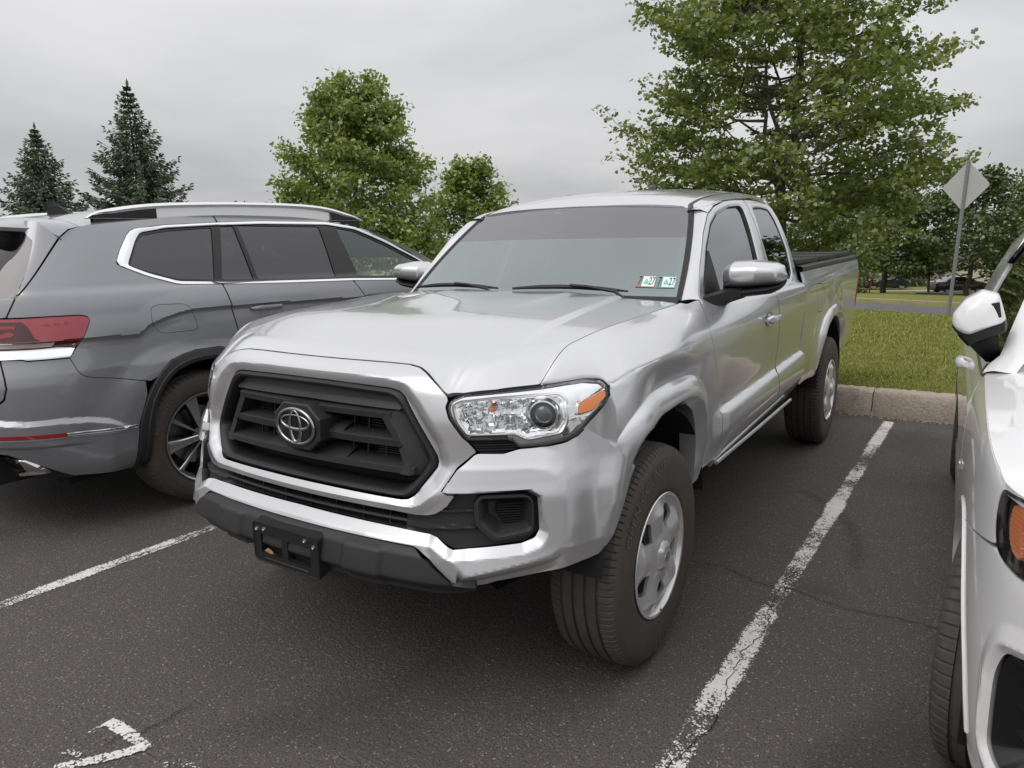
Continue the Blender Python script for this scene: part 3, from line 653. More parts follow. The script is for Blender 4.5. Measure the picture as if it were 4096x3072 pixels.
for x, z in ((-.133, .566), (-.098, .571), (.090, .571), (.128, .558)):
    obj('screw', *lathe([(-.001, 0), (-.0045, .003), (-.004, .006), (.001, .0075)], 14, 1, (x, yb, z)), M['screw'], PB)
lf = tagit(obj('dry_leaf', np.array([(-.112, yb+.006, .4915), (-.085, yb+.004, .489), (-.07, yb+.008, .489), (-.10, yb+.010, .503), (-.085, yb+.012, .497), (-.092, yb+.003, .495)]), [(0, 1, 5), (1, 2, 4), (0, 5, 3), (1, 4, 5), (4, 3, 5)], mat('dry_leaf_brown', (.35, .18, .08), .8), None, smooth=False), 'curled brown dry leaf caught in the empty plate bracket', 'leaf')

# ---- headlights
for sg in (1, -1):
    fB = lambda s, v, o=0.: B(sg*s, v, o)
    HL = empty('headlight'); HL.parent = TR
    # seal line round the opening
    obj('seal', *ring(HEADR, [((a-.77)*.990+.77, (b-.97)*.970+.97) for a, b in HEADR], [(0, -.03), (0, -.001), (.5, .0005), (1, -.004), (1, -.03)], fB), M['seal'], HL)
    X, F = patch(lambda s, v: fB(s, v, .003-.004*lin(.012, 0, sdp(s, v, HEAD))), g(.52, 1.01, .006), g(.87, 1.08, .005), keep=[HEADR], gap=.0035, rim=0, flip=sg)
    obj('lens', X, F, M['clear'], HL)
    # reflector bowl, stepped chrome facets
    BZ = [(.556, .998), (.575, 1.010), (.66, 1.017), (.832, 1.021), (.858, 1.004), (.873, .951), (.856, .921), (.760, .909), (.728, .926), (.600, .926), (.572, .960)]
    def bowl(s, v):
        d = sdp(s, v, BZ); dep = -.012-.050*sst(0, .040, d)-.006*lin(0, -.05, d)
        r1 = np.hypot((s-.630)/.060, (v-.970)/.046); r2 = np.hypot((s-.725)/.050, (v-.970)/.048)
        dep = dep-.028*np.clip(1-r1, 0, 1)**.6-.020*np.clip(1-r2, 0, 1)**.6
        fac = np.floor((s-.55)/.017)*.61+np.floor((v-.9)/.021)*.37
        dep = dep+.0050*np.sin(fac*7.3)*(d > .008)*(s < .77)
        return fB(s, v, dep)
    X, F = patch(bowl, g(.52, 1.01, .0045), g(.87, 1.08, .0045), keep=[HEADR], gap=.002, rim=0)
    obj('reflector', X, F, M['hl'] if 'hl' in M else M['chrome'], HL, ang=12)
    # bright bezel band
    obj('bezel', *ring(rnd([((a-.72)*1.09+.72, (b-.967)*1.16+.967) for a, b in BZ], .012, 3), rnd(BZ, .01, 3), [(0, -.020), (0, -.012), (.55, -.007), (1, -.014), (1, -.04)], fB), M['satin'], HL, ang=25)
    # projector
    pc = fB(np.array([.808]), np.array([.970]), -.02)[0]; nv = fB(np.array([.808]), np.array([.970]), 1.)[0]-fB(np.array([.808]), np.array([.970]), 0.)[0]
    nv = nv*.55+np.array([0, -1., 0])*.55; nv /= np.linalg.norm(nv); ax = Vector(nv); q = Vector((1, 0, 0)).rotation_difference(ax)
    def place(XF):
        Xp = np.array([(q @ Vector(v))[:] for v in XF[0]])+pc; return Xp, XF[1]
    obj('projector_ring', *place(lathe([(-.05, .040), (-.005, .0425), (.004, .0415), (.005, .037), (-.004, .0345), (-.03, .034)], 40)), M['chrome'], HL)
    obj('projector_ring', *place(lathe([(-.05, .050), (-.012, .0535), (-.006, .0525), (-.008, .049), (-.03, .048)], 40)), M['satin'], HL)
    obj('projector_lens', *place(lathe([(.010, 0.0001), (.009, .010), (.005, .020), (-.003, .028), (-.014, .0335), (-.03, .0335)], 40)), M['lens_dark'], HL)
    # amber side reflector
    AM = rnd([(.902, .995), (.976, 1.026), (.989, 1.010), (.958, .976), (.911, .967)], .006, 3)
    X, F = patch(lambda s, v: fB(s, v, -.006+.0012*np.sin(s*900)*np.sin(v*900)), g(.89, 1.0, .0025), g(.96, 1.03, .0025), keep=[AM], rim=.01, flip=sg); obj('side_reflector', X, F, M['amber'], HL, ang=60)
    obj('side_reflector_frame', *ring([((a-.942)*1.13+.942, (b-.995)*1.22+.995) for a, b in AM], AM, [(0, -.02), (.2, -.008), (.8, -.005), (1, -.012)], fB), M['chrome'], HL, ang=25)
    bp = fB(np.array([.660]), np.array([.986]), -.044)[0]
    obj('bulb', *lathe([(-.012, .0001), (-.008, .008), (.0, .0095), (.014, .009), (.02, .006)], 16, 1, bp), M['amber'], HL)

# ---- hood
ZC = spline([-.70, -.66, -.60, -.45, -.2, .1, .35, .55], [1.09, 1.112, 1.130, 1.158, 1.190, 1.212, 1.226, 1.232])
ZE = spline([-.62, -.41, -.26, -.09, .17, .42, .62], [1.100, 1.137, 1.165, 1.181, 1.196, 1.211, 1.219])
def H(x, y):
    a = np.abs(x); c = ZC(y)
    z = c-(c-ZE(y))*(a/.752)**2.6
    xb = .615-.10*lin(-.5, .45, y); z = z+.011*sst(xb+.020, xb-.006, a)*sst(-.54, -.20, y)+.006*sst(.34+.02, .34-.05, a)*sst(-.1, .2, y)-.006*sst(.30, .0, a)*sst(-.4, .1, y)
    return z
XG = spline([-.55, -.48, -.4, -.2, 0, .25, .45, .62], [.716, .722, .732, .750, .760, .768, .772, .772])     # hood / fender shut line
def hood_front(x):    # y of the front shut line as a function of x
    return None
# hood front edge: follow the surround outline, then the headlight outline
he = [B(np.array([s]), np.array([v]))[0] for s, v in ((0, 1.143), (.15, 1.143), (.288, 1.143), (.363, 1.140), (.407, 1.127), (.442, 1.104), (.476, 1.076), (.530, 1.036), (.571, 1.038), (.650, 1.044), (.763, 1.052))]
hs = np.array(he); gapy = np.linspace(hs[-1][1]+.03, .44, 20)
HOOD = [(p_[0], p_[1]) for p_ in hs]+[(float(XG(y)), float(y)) for y in gapy if y > hs[-1][1]+.02]+[(.60, .475), (.3, .50), (0, .51)]
HOODP = HOOD+[(-a, b) for a, b in reversed(HOOD)][:]
_hx = hs[:, 0]; _hy = hs[:, 1]; _hz = hs[:, 2]
fhz = pchip(_hx, _hz); fhy = pchip(_hx, _hy)
def hoodfn(x, y):
    a = np.abs(x); ye = fhy(np.minimum(a, _hx[-1])); ze = fhz(np.minimum(a, _hx[-1]))
    z = H(x, y); t = sst(0, .10+.10*sst(.35, .55, a), y-ye); z0 = ze+(y-ye)*(.42+.28*sst(.38, .6, a))
    z = z0*(1-t)+z*t
    return np.stack([x, y, z-.010*sst(.455, .52, y)], -1)
X, F = patch(hoodfn, g(-.80, .80, .006), g(-.70, .53, .006), keep=[HOODP], gap=.0022, rim=.014)
obj('hood', X, F, M['silver'], TR, ang=30)

lowk = pchip([-.34, -.30, -.25, -.21, -.15, -.08, -.03, -.008, .0, .03, .10, .20, .28, .34, .40, .44, .47, .60],
             [.78, .82, .850, .872, .898, .910, .903, .884, .874, .870, .875, .885, .891, .889, .876, .857, .838, .76])
lowb = pchip([-.34, -.22, -.15, -.05, .0, .10, .20, .28, .34, .40, .44, .50, .60], [.83, .866, .872, .875, .876, .880, .886, .890, .888, .878, .866, .850, .83])
GX = spline([1.15, 1.20, 1.26, 1.41, 1.55, 1.60, 1.645, 1.675, 1.70, 1.72], [.862, .846, .828, .780, .724, .700, .672, .640, .590, .52])
def XS(y, z):
    w = z-(.7405+.0275*y)
    k = sst(2.46, 2.26, y)*sst(.58, .74, y)
    lo = lowk(w)*k+lowb(w)*(1-k)
    t = sst(1.175, 1.215, z)
    cab = lo*(1-t)+GX(z)*t-.075*sst(1.65, .55, y)*sst(1.08, 1.24, z)      # the cab narrows towards the windshield
    bed = lowb(w)-.055*sst(4.30, 4.44, y)**2-.02*sst(2.9, 4.4, y)*0
    return np.where(y > 2.255, bed, cab)
def side(y, z): return np.stack([XS(y, z), y, z], -1)
# ---- front fenders: section = roof of the fender, crease, side
zg_ = lambda y: hoodfn(XG(y), np.asarray(y, float))[..., 2]
_K = B(np.array([.763, .83, .887, .953, .980]), np.array([1.0515, 1.0585, 1.0655, 1.0555, 1.0415]))
xc_ = pchip([-.62]+list(_K[:, 1])+[-.2, -.05, .1, .4, .66], [_K[0, 0]-.05]+list(_K[:, 0])+[.899, .904, .906, .902, .893])
zc_ = pchip([-.62]+list(_K[:, 1])+[-.265, -.11, .06, .3, .66], [1.05]+list(_K[:, 2])+[1.066, 1.074, 1.080, 1.078, 1.055])
_sg = np.linspace(0, 1.27, 300); _fdg = fd(_sg); _fxg = fx(_sg)
def xbelt(y, z): return np.interp(y-fy(z)-SW(z), _fdg, _fxg)
def fside(y, z):
    x1 = xc_(y); z1 = zc_(y); x2 = .884+.006*lin(-.4, .6, y)
    lx = x1-.022*sst(0, .10, z1-z)+(x2-(x1-.022))*lin(0, .5, z1-z)
    k = sst(-.34, -.04, y); return lx*k+np.minimum(xbelt(y, z), x1+.03)*(1-k)
def fend(y, t):
    """t in 0..1: shut line -> crease (t=.5) -> sill"""
    y = np.asarray(y, float)
    x0 = XG(y); z0 = zg_(y); x1 = xc_(y); z1 = zc_(y); x2 = .884+.006*lin(-.4, .6, y); z2 = .55
    r = .012+.10*sst(.0, .60, y)                      # crease softens rearwards
    a = np.clip(t/.5, 0, 1); b = np.clip((t-.5)/.5, 0, 1)
    ux = x0+(x1-x0)*a; uz = z0+(z1-z0)*a+.020*np.sin(math.pi*a)*lin(-.52, -.32, y)
    lz = z1+(z2-z1)*b
    lx = fside(y, lz)
    kk = sst(.18, .46, y); uzl = z0+(z1-z0)*a      # towards the door the fender takes over the door's section
    ux = ux*(1-kk)+(XS(y, uzl)+.0012)*kk; uz = uz*(1-kk)+uzl*kk; lx = lx*(1-kk)+(XS(y, lz)+.0012)*kk
    X_ = np.where(t < .5, ux, lx); Z_ = np.where(t < .5, uz, lz)
    du = np.hypot(X_-x1, Z_-z1); w = np.clip(1-du/r, 0, 1)*(1-kk)
    X_ = X_-w*w*r*.22; Z_ = Z_-w*w*r*.08
    return np.stack([X_, y+0*X_, Z_], -1)
_q = B(np.array([.953, .981, 1.001, .986, .949, .934, .983, 1.060, 1.150]), np.array([1.058, 1.043, 1.001, .975, .942, .928, .903, .839, .785]))
SEAM = [(-.9, 1.12), (_q[0][1]-.004, 1.12)]+[(a[1], a[2]) for a in _q]+[(-.2, .4), (-.9, .4)]
def fend_all(y, t):
    P_ = fend(y, t); f = np.where(t > .5, -sdp(P_[:, 1], P_[:, 2], SEAM)-.002, 1e3)
    f = np.minimum(f, y-_K[0, 1]-.004)
    f = np.minimum(f, -sdp(P_[:, 1], P_[:, 2], ARCHF)-.03)
    f = np.minimum(f, -sdp(P_[:, 1], P_[:, 2], DG)-.0025)
    f = np.minimum(f, t-.004); f = np.minimum(f, P_[:, 2]-.52)
    return f
ARCHF = [(-.60, .30), (-.47, .585), (-.37, .705), (-.31, .79), (-.249, .845), (-.15, .868), (0, .885), (.14, .892), (.25, .880), (.33, .835), (.375, .767), (.392, .697), (.395, .642), (.38, .557), (.34, .50), (.33, .30)]
DFRONT = [(.700, 1.218), (.673, 1.206), (.604, 1.182), (.533, 1.136), (.500, 1.092), (.543, 1.012), (.604, .930), (.639, .873), (.680, .763), (.662, .593), (.655, .505)]
DG = [(.72, 1.30)]+DFRONT+[(.655, .48), (1.2, .48), (1.2, 1.3)]
tv = np.concatenate([np.linspace(0, .46, 30), np.linspace(.47, .53, 22), np.linspace(.54, 1, 80)])
FEN = patch(fend, g(-.62, .71, .006), tv, extra=fend_all, rim=.014, flip=-1)
for k in (0, 1):
    X, F = FEN if k == 0 else mirror(*FEN)
    obj('front_fender', X, F, M['silver'], TR, ang=32)
# flares round the wheel openings
def flare(cy, inner, outer, xb, xo, name, x_top=None):
    n = 90
    def res(P):
        P = np.array(P, float); l = np.concatenate([[0], np.cumsum(np.linalg.norm(np.diff(P, axis=0), axis=1))]); t = np.linspace(0, l[-1], n)
        k = np.stack([np.interp(t, l, P[:, 0]), np.interp(t, l, P[:, 1])], 1)
        for _ in range(3): k[1:-1] = (k[:-2]+2*k[1:-1]+k[2:])/4
        return k
    I = res(inner); O_ = res(outer); rows = []
    fade = np.ones(n); fade[:16] = np.linspace(.35, 1, 16); fade[-16:] = np.linspace(1, .3, 16)
    for t, dx in ((0, 0.), (.05, .012), (.22, .026), (.42, .034), (.58, .040), (.70, .038), (.80, .026), (.93, .012), (1, .004), (1.0, -.06)):
        q = O_*(1-t)+I*t; xbq = xb(q[:, 0], q[:, 1])-.002; rows.append(np.stack([xbq+(xo-.888)*max(dx, 0)/.040*fade+min(dx, 0), q[:, 0]+cy, q[:, 1]], 1))
    return loft(rows, close=False)
FO_ = [(-.375, .80), (-.372, .852), (-.345, .884), (-.300, .923), (-.235, .948), (-.107, .966), (.071, .976), (.241, .973), (.320, .965), (.384, .945), (.445, .895), (.480, .83), (.500, .75), (.515, .65), (.51, .545)]
FI_ = [(-.262, .785), (-.249, .838), (-.217, .845), (-.12, .862), (-.049, .868), (.076, .878), (.18, .878), (.244, .866), (.314, .831), (.355, .769), (.375, .697), (.381, .642), (.366, .557), (.35, .53)]
fl = flare(0, [(-.29, .775), (-.245, .826), (-.20, .850), (-.12, .864), (-.049, .869), (.076, .878), (.18, .878), (.244, .868), (.314, .831), (.355, .769), (.375, .697), (.381, .642), (.374, .557), (.36, .53)], FO_, lambda y, z: np.where(y > .3, np.maximum(fside(y, z)*sst(.46, .30, y)+XS(y, z)*sst(.30, .46, y), .86), fside(y, z)), .930, 'flare')
for k in (0, 1):
    obj('fender_flare', *(fl if k == 0 else mirror(*fl)), M['silver'], TR, ang=35)

# ---- cab and doors: one side surface x(y, z)
DOORTOP = [(.711, 1.231), (.797, 1.339), (.941, 1.480), (1.062, 1.563), (1.172, 1.602), (1.32, 1.630), (1.48, 1.643), (1.652, 1.651)]
CUT = [(1.652, 1.651), (1.650, 1.56), (1.640, 1.44), (1.620, 1.338), (1.585, 1.22), (1.560, 1.163), (1.60, 1.088), (1.635, 1.01), (1.668, .88), (1.658, .79), (1.605, .770), (1.590, .731), (1.63, .64), (1.645, .515)]
DOOR = DFRONT+CUT[::-1]+DOORTOP[::-1]
WIN = rnd([(.79, 1.252), (.924, 1.407), (1.056, 1.511), (1.176, 1.565), (1.369, 1.604), (1.537, 1.614), (1.561, 1.597), (1.545, 1.516), (1.507, 1.346), (1.475, 1.222), (.79, 1.222)], .02, 3)
RDOOR = [(a+.006, b) for a, b in CUT[:-1]]+[(1.651, .517), (2.10, .515), (2.17, .555), (2.242, .62), (2.250, .70), (2.248, .80), (2.252, .93), (2.249, 1.10), (2.247, 1.26), (2.243, 1.408), (2.218, 1.556), (2.172, 1.632), (2.12, 1.646), (1.975, 1.656), (1.80, 1.656)]
RWIN = rnd([(1.755, 1.612), (1.95, 1.620), (2.095, 1.612), (2.135, 1.554), (2.165, 1.389), (2.135, 1.262), (2.07, 1.230), (1.70, 1.230), (1.688, 1.337), (1.691, 1.442)], .02, 3)
def door_fn(y, z):
    P_ = side(y, z); d = sdp(y, z, WIN); P_[:, 0] -= .010*lin(-.028, -.012, d)*(d < 0)*0+.006*lin(-.014, -.004, d); return P_
def rdoor_fn(y, z):
    P_ = side(y, z); d = sdp(y, z, RWIN); P_[:, 0] -= .005*lin(-.014, -.004, d); return P_
def pair(name, fn, u, v, m, ang=32, **k):
    A = patch(fn, u, v, **k); o = []
    for i in (0, 1):
        o.append(obj(name, *(A if i == 0 else mirror(*A)), m, TR, ang=ang))
    return o
dl, dr = pair('door', door_fn, g(.45, 1.72, .008), g(.49, 1.68, .007), M['silver'], keep=[DOOR], holes=[WIN], gap=.0025, rim=.016)
rl, rr = pair('rear_door', rdoor_fn, g(1.55, 2.27, .008), g(.49, 1.68, .007), M['silver'], keep=[RDOOR], holes=[RWIN], gap=.0025, rim=.016)
wl_, wr_ = pair('door_window', lambda y, z: side(y, z)-np.array([.017, 0, 0]), g(.93, 1.64, .02), g(1.19, 1.63, .02), M['tintglass'], keep=[WIN], gap=-.012, rim=0)
ql_, qr_ = pair('rear_door_window', lambda y, z: side(y, z)-np.array([.009, 0, 0]), g(1.6, 2.2, .02), g(1.2, 1.64, .02), M['tintglass'], keep=[RWIN], gap=-.008, rim=0)
for i, (o, d) in enumerate(((wl_, dl), (wr_, dr), (ql_, rl), (qr_, rr))): o.parent = d
def win_seal(W_, off, parent, mir):
    P_ = np.array(W_); n = len(P_); i = P_.mean(0)+(P_-P_.mean(0))*np.array([.965, .955])
    f = lambda q, o: np.stack([XS(q[:, 0], q[:, 1])-o, q[:, 0], q[:, 1]], 1)
    XF = loft([f(P_, .004), f(P_*.5+i*.5, off*.6), f(i, off)]); obj('window_seal', *(XF if not mir else mirror(*XF)), M['seal'], parent)
for m_, d in ((0, dl), (1, dr)): win_seal(WIN, .016, d, m_)
for m_, d in ((0, rl), (1, rr)): win_seal(RWIN, .008, d, m_)
# A pillar and the frame over the doors
WB = np.array([.715, .634, 1.206]); WT = np.array([.594, 1.104, 1.593])
def wedge(t): 
    t = np.asarray(t, float)[..., None]; return WB+(WT-WB)*t+np.array([.012, 0, .010])*4*t*(1-t)
na = 40; tt = np.linspace(0, 1, na)
E_ = wedge(tt)
dt = np.array([(.685, 1.200)]+DOORTOP[:6]); D_ = np.stack([np.interp(1.205+(1.600-1.205)*tt, dt[:, 1], dt[:, 0]), 1.205+(1.600-1.205)*tt], 1); D3 = np.stack([XS(D_[:, 0], D_[:, 1]), D_[:, 0], D_[:, 1]], 1)
D3[:, 0] -= .003
rows = []
for k in np.linspace(0, 1, 12):
    q = E_*(1-k)+D3*k; b = math.sin(math.pi*k)*.010; q = q+np.array([.62, -.60, .5])*b; rows.append(q)
rows.insert(0, E_-np.array([.004, -.012, .012])); rows.append(D3-np.array([.014, -.004, 0]))
AP = loft([r for r in rows], close=False)
for k in (0, 1): obj('windshield_pillar', *(AP if k == 0 else mirror(*AP)), M['silver'], TR, ang=40)
# roof
RZ = spline([1.00, 1.06, 1.12, 1.25, 1.5, 1.8, 2.05, 2.18, 2.24], [1.606, 1.632, 1.652, 1.684, 1.718, 1.741, 1.748, 1.740, 1.722])
RX = pchip([0, .2, .35, .45, .55, .60, .64, .66, .675, .69], [0, .005, .014, .024, .040, .052, .067, .080, .100, .13])
def roof(x, y):
    a = np.abs(x); z = RZ(y)-RX(a)*(1+.0*y)
    gr = np.abs(a-.565); z = z-.006*lin(.012, .004, gr)
    z = z-.05*lin(2.15, 2.26, y)**2
    return np.stack([x, y, z], -1)
def roof_y0(a): return 1.040+.064*(a/.594)**2
RP = [(a, float(roof_y0(abs(a)))) for a in np.linspace(-.594, .594, 21)]+[(.612, 1.13), (.632, 1.18), (.648, 1.26), (.655, 1.36), (.657, 1.5), (.657, 2.0), (.650, 2.12), (.62, 2.245), (-.62, 2.245), (-.65, 2.12), (-.657, 2.0), (-.657, 1.5), (-.655, 1.36), (-.648, 1.26), (-.632, 1.18), (-.612, 1.13)]
X, F = patch(roof, g(-.66, .66, .006), g(1.03, 2.27, .01), keep=[RP], rim=.015); obj('roof', X, F, M['silver'], TR, ang=35)
# filler between door top and roof edge
yy = np.linspace(1.075, 2.19, 50); zt = np.interp(yy, [q[0] for q in DOORTOP]+[1.80, 1.975, 2.12, 2.172, 2.2], [q[1] for q in DOORTOP]+[1.656, 1.656, 1.646, 1.632, 1.59])+.004
bx = np.interp(yy, [1.075, 1.13, 1.18, 1.26, 1.36, 1.5, 2.0, 2.12, 2.245], [.595, .612, .632, .648, .655, .657, .657, .65, .62])
e0 = np.stack([XS(yy, zt)-.002, yy, zt], 1); e1 = roof(bx-.002, yy); md = (e0+e1)/2+np.array([.006, 0, .006])
CF = loft([e0-np.array([.012, 0, 0]), e0, md, e1, e1-np.array([.02, 0, .003])], close=False)
for k in (0, 1):
    obj('roof_side', *(CF if k == 0 else mirror(*CF)), M['silver'], TR, ang=60)
    yy2 = np.linspace(1.10, 2.15, 40); q = roof(np.full(40, .565), yy2)+np.array([0, 0, .004]); w = np.array([.015, 0, 0]); q[0] += np.array([.03, -.03, -.02]); q[1] += np.array([.012, -.01, -.004])
    XF = loft([q-w-[0, 0, .006], q-w*.8, q+[0, 0, .003], q+w*.8, q+w-[0, 0, .006]], close=False); obj('roof_moulding', *(XF if k == 0 else mirror(*XF)), M['trim'], TR)
# cab rear pillar and back
zb_ = np.linspace(.80, 1.70, 24); yb_ = np.interp(zb_, [.80, 1.10, 1.24, 1.36, 1.50, 1.60, 1.66, 1.70], [2.25, 2.25, 2.25, 2.247, 2.234, 2.20, 2.17, 2.20]); xo = np.where(zb_ < 1.66, XS(np.minimum(yb_-.004, 2.25), zb_), .62)-.002
r0 = np.stack([xo, yb_-.004, zb_], 1); r1 = r0+np.array([-.012, .028, 0]); r2 = r0*[0, 1, 1]+np.stack([xo-.10, 0*zb_+.035, 0*zb_], 1)
CR = loft([r0, r1, r2], close=False)
for k in (0, 1): obj('cab_corner', *(CR if k == 0 else mirror(*CR)), M['silver'], TR, ang=50)
obj('cab_back', *loft([np.stack([np.array([-.66, .66])*w, np.full(2, y), np.full(2, z)], 1) for z, y, w in ((.8, 2.28, 1.2), (1.24, 2.28, 1.15), (1.5, 2.24, 1.0), (1.69, 2.20, .85))], close=False), M['black'], TR)
# windshield
def wsh(a, t):
    e = wedge(t); y = e[..., 1]-(.135-.075*t)*(1-a*a); z = e[..., 2]+(.012+.016*t)*(1-a*a)
    return np.stack([a*e[..., 0], y, z], -1)
def band_t(a): return .655-.045*(1-a*a)-.02
X, F = patch(wsh, g(-1, 1, .04), g(0, 1, .02), extra=lambda a, t: band_t(a)-t, rim=0)
WS = obj('windshield', X, F, M['windshield'], TR)
X, F = patch(wsh, g(-1, 1, .04), g(0, 1, .02), extra=lambda a, t: t-band_t(a), rim=0)
obj('tint_band', X, F, M['sunband'], WS)
fr = [(-1, 0), (1, 0), (1, 1), (-1, 1)]
X, F = patch(lambda a, t: wsh(a, t)+np.array([0, .002, -.002]), g(-1, 1, .02), g(0, 1, .02), holes=[rnd([(-.945, .075), (.945, .075), (.925, .955), (-.925, .955)], .04, 4)], rim=0)
obj('black_border', X, F, mat('frit_black', (.03, .028, .03), .25), WS)
# rubber edge of the windshield
tt = np.linspace(0, 1, 30); q = wsh(np.full(30, 1.), tt)
SE = loft([q+[-.022, -.004, .001], q+[-.012, -.008, .003], q+[.004, -.004, .004]], close=False)
for k in (0, 1): obj('windshield_seal', *(SE if k == 0 else mirror(*SE)), M['seal'], WS)
# wiper cowl and wipers
a = np.linspace(-1, 1, 40); q0 = wsh(a, np.full(40, .03)); 
cow = loft([q0+[0, -.004, .000], q0*[1, 1, 0]+[0, -.05, 0]+np.stack([0*a, 0*a, np.full(40, 1.196)], 1), q0*[1, 1, 0]+[0, -.19, 0]+np.stack([0*a, 0*a, np.full(40, 1.176)], 1)], close=False); obj('wiper_cowl', *cow, M['black'], TR)
for x0, x1, hub in ((-.67, -.10, -.42), (-.02, .50, .17)):
    a0 = np.linspace(x0, x1, 14)/.70; q = wsh(a0, np.full(14, .045))+np.array([0, -.014, .012]); q[:, 2] += .012*np.sin(np.linspace(0, math.pi, 14))
    WP = obj('wiper', *tube(q, np.interp(np.linspace(0, 1, 14), [0, .3, .8, 1], [.006, .011, .010, .004]), 6), M['black'], TR)
    q = [q[7]+[0, -.006, .008], q[9]+[0, -.012, .006], q[12]+[.0, -.03, -.004], q[13]+[.02, -.07, -.03]]; obj('wiper_arm', *tube(q, .007, 6), M['black'], WP)
# inspection stickers in the lower corner
def sticker(a0, a1, border, nm):
    f = lambda a, t: wsh(a, t)+np.array([0, -.0015, .0015])
    S_ = obj('inspection_sticker', *patch(f, np.linspace(a0, a1, 6), np.linspace(.105, .215, 4), rim=0), mat('sticker_'+nm, border, .4), WS)
    w = a1-a0
    f2 = lambda a, t: wsh(a, t)+np.array([0, -.0022, .0022])
    obj('sticker_panel', *patch(f2, np.linspace(a0+.30*w, a1-.03*w, 6), np.linspace(.113, .207, 4), rim=0), mat('sticker_paper', (.72, .88, .84), .5), S_)
    obj('sticker_panel', *patch(f2, np.linspace(a0+.04*w, a0+.28*w, 4), np.linspace(.113, .207, 4), rim=0), mat('sticker_grey', (.22, .25, .25), .5), S_)
    ink = mat('sticker_ink', (.01, .01, .01), .6)
    for s_, ca, sz in (('7', a0+.16*w, .085), ('27', a0+.80*w, .075)):
        X, F = text_mesh(s_, 1.); X = X*np.array([.62, 1, 1]); f3 = wsh(ca+X[:, 0]*sz*.75, .16+X[:, 1]*sz*1.35)+np.array([0, -.003, .003]); obj('sticker_digits', f3, F, ink, S_, smooth=False)
    car = [(.0, .0), (.30, .0), (.30, .18), (.24, .2), (.2, .36), (.1, .36), (.06, .2), (0, .18)]
    P_ = np.array(car); f3 = wsh(a0+.40*w+P_[:, 0]*w*.75, .135+P_[:, 1]*.13)+np.array([0, -.003, .003]); obj('sticker_print', f3, [tuple(range(len(car)))], mat('sticker_print_grey', (.35, .47, .45), .6), S_, smooth=False)
sticker(.735, .842, (.45, .16, .08), 'red'); sticker(.848, .955, (.10, .42, .38), 'teal')
# mirror camera housing behind the glass, mirror
obj('rear_view_mirror', *box((0.02, .99, 1.53), (.24, .02, .065), .01), M['black'], TR)
obj('camera_pod', *box((0.02, 1.06, 1.57), (.14, .08, .05), .012), M['black'], TR)
# roof antenna
s_ = np.linspace(0, 1, 8); obj('roof_antenna', *loft([np.stack([np.array([-1, -.5, .5, 1, .6, -.6])*.028*(1-k**2)**.5, 2.05+.05*k*k+np.array([0, -.05, -.05, 0, .05, .05])*(1-.75*k), np.full(6, 1.742+.05*k)], 1) for k in s_], cap1=True), M['trim'], TR)

# ---- bed
ARCHR = [(2.70, .30), (2.79, .60), (2.83, .72), (2.88, .80), (2.96, .865), (3.07, .905), (3.236, .92), (3.40, .905), (3.51, .865), (3.59, .80), (3.64, .72), (3.68, .60), (3.76, .30)]
BED = [(2.262, 1.262), (4.36, 1.282), (4.41, 1.24), (4.425, 1.0), (4.42, .72), (4.38, .60), (3.6, .55), (2.9, .56), (2.46, .575), (2.33, .573), (2.262, .60)]
FUEL = rnd([(2.575, 1.170), (2.75, 1.166), (2.86, 1.10), (2.88, 1.03), (2.83, .985), (2.70, .985), (2.63, 1.03)], .03, 4)
def bed_fn(y, z):
    P_ = side(y, z); P_[:, 0] = np.where(y > 2.255, P_[:, 0], XS(np.maximum(y, 2.2551), z))
    P_[:, 0] += .012*sst(.20, .0, np.abs(z-1.13+.10*lin(3.1, 4.3, y)-.0*y))*sst(2.8, 3.3, y)*sst(4.4, 4.2, y)*0
    r = np.hypot((y-3.236)/1.05, z-.50); P_[:, 0] += .014*sst(.66, .50, r)
    return P_
pair('bed_side', bed_fn, g(2.255, 4.44, .010), g(.54, 1.29, .008), M['silver'], keep=[BED], holes=[[(a, b+.0) for a, b in ARCHR], FUEL], gap=.003, rim=.016)
pair('fuel_door', bed_fn, g(2.5, 2.95, .01), g(.96, 1.2, .01), M['silver'], keep=[FUEL], gap=.0015, rim=.01)
fr_ = flare(0, [(2.80, .62), (2.84, .73), (2.885, .80), (2.96, .862), (3.07, .900), (3.236, .915), (3.40, .900), (3.51, .862), (3.585, .80), (3.63, .72), (3.67, .60)], [(2.70, .60), (2.73, .72), (2.78, .84), (2.87, .93), (3.02, .985), (3.236, 1.003), (3.45, .985), (3.60, .93), (3.69, .84), (3.74, .72), (3.77, .60)], lambda y, z: XS(y, z)+.010, .922, 'flare')
for k in (0, 1): obj('bed_flare', *(fr_ if k == 0 else mirror(*fr_)), M['silver'], TR, ang=35)
RL = loft([np.stack([np.full(2, x), np.array([2.27, 4.37]), np.array([z, z+.02])], 1) for x, z in ((.862, 1.262), (.858, 1.284), (.845, 1.291), (.80, 1.291), (.79, 1.26))], close=False)
for k in (0, 1): obj('bed_rail', *(RL if k == 0 else mirror(*RL)), M['black'], TR)
TN = empty('tonneau_cover'); TN.parent = TR
def tonneau_tex():
    m = plastic('tonneau_vinyl', (.030, .029, .030), .5, 500, .35); return m
for a, b in ((2.29, 2.96), (2.965, 3.64), (3.645, 4.35)):
    z = 1.312+.01*(a-2.29); obj('tonneau_panel', *box((0, (a+b)/2, z), (1.63, b-a, .032), .008), M['tonneau'] if 'tonneau' in M else M['black'], TN)
for y in (2.9625, 3.6425): obj('tonneau_hinge', *box((0, y, 1.328), (1.62, .03, .006), .002), M['seal'], TN)
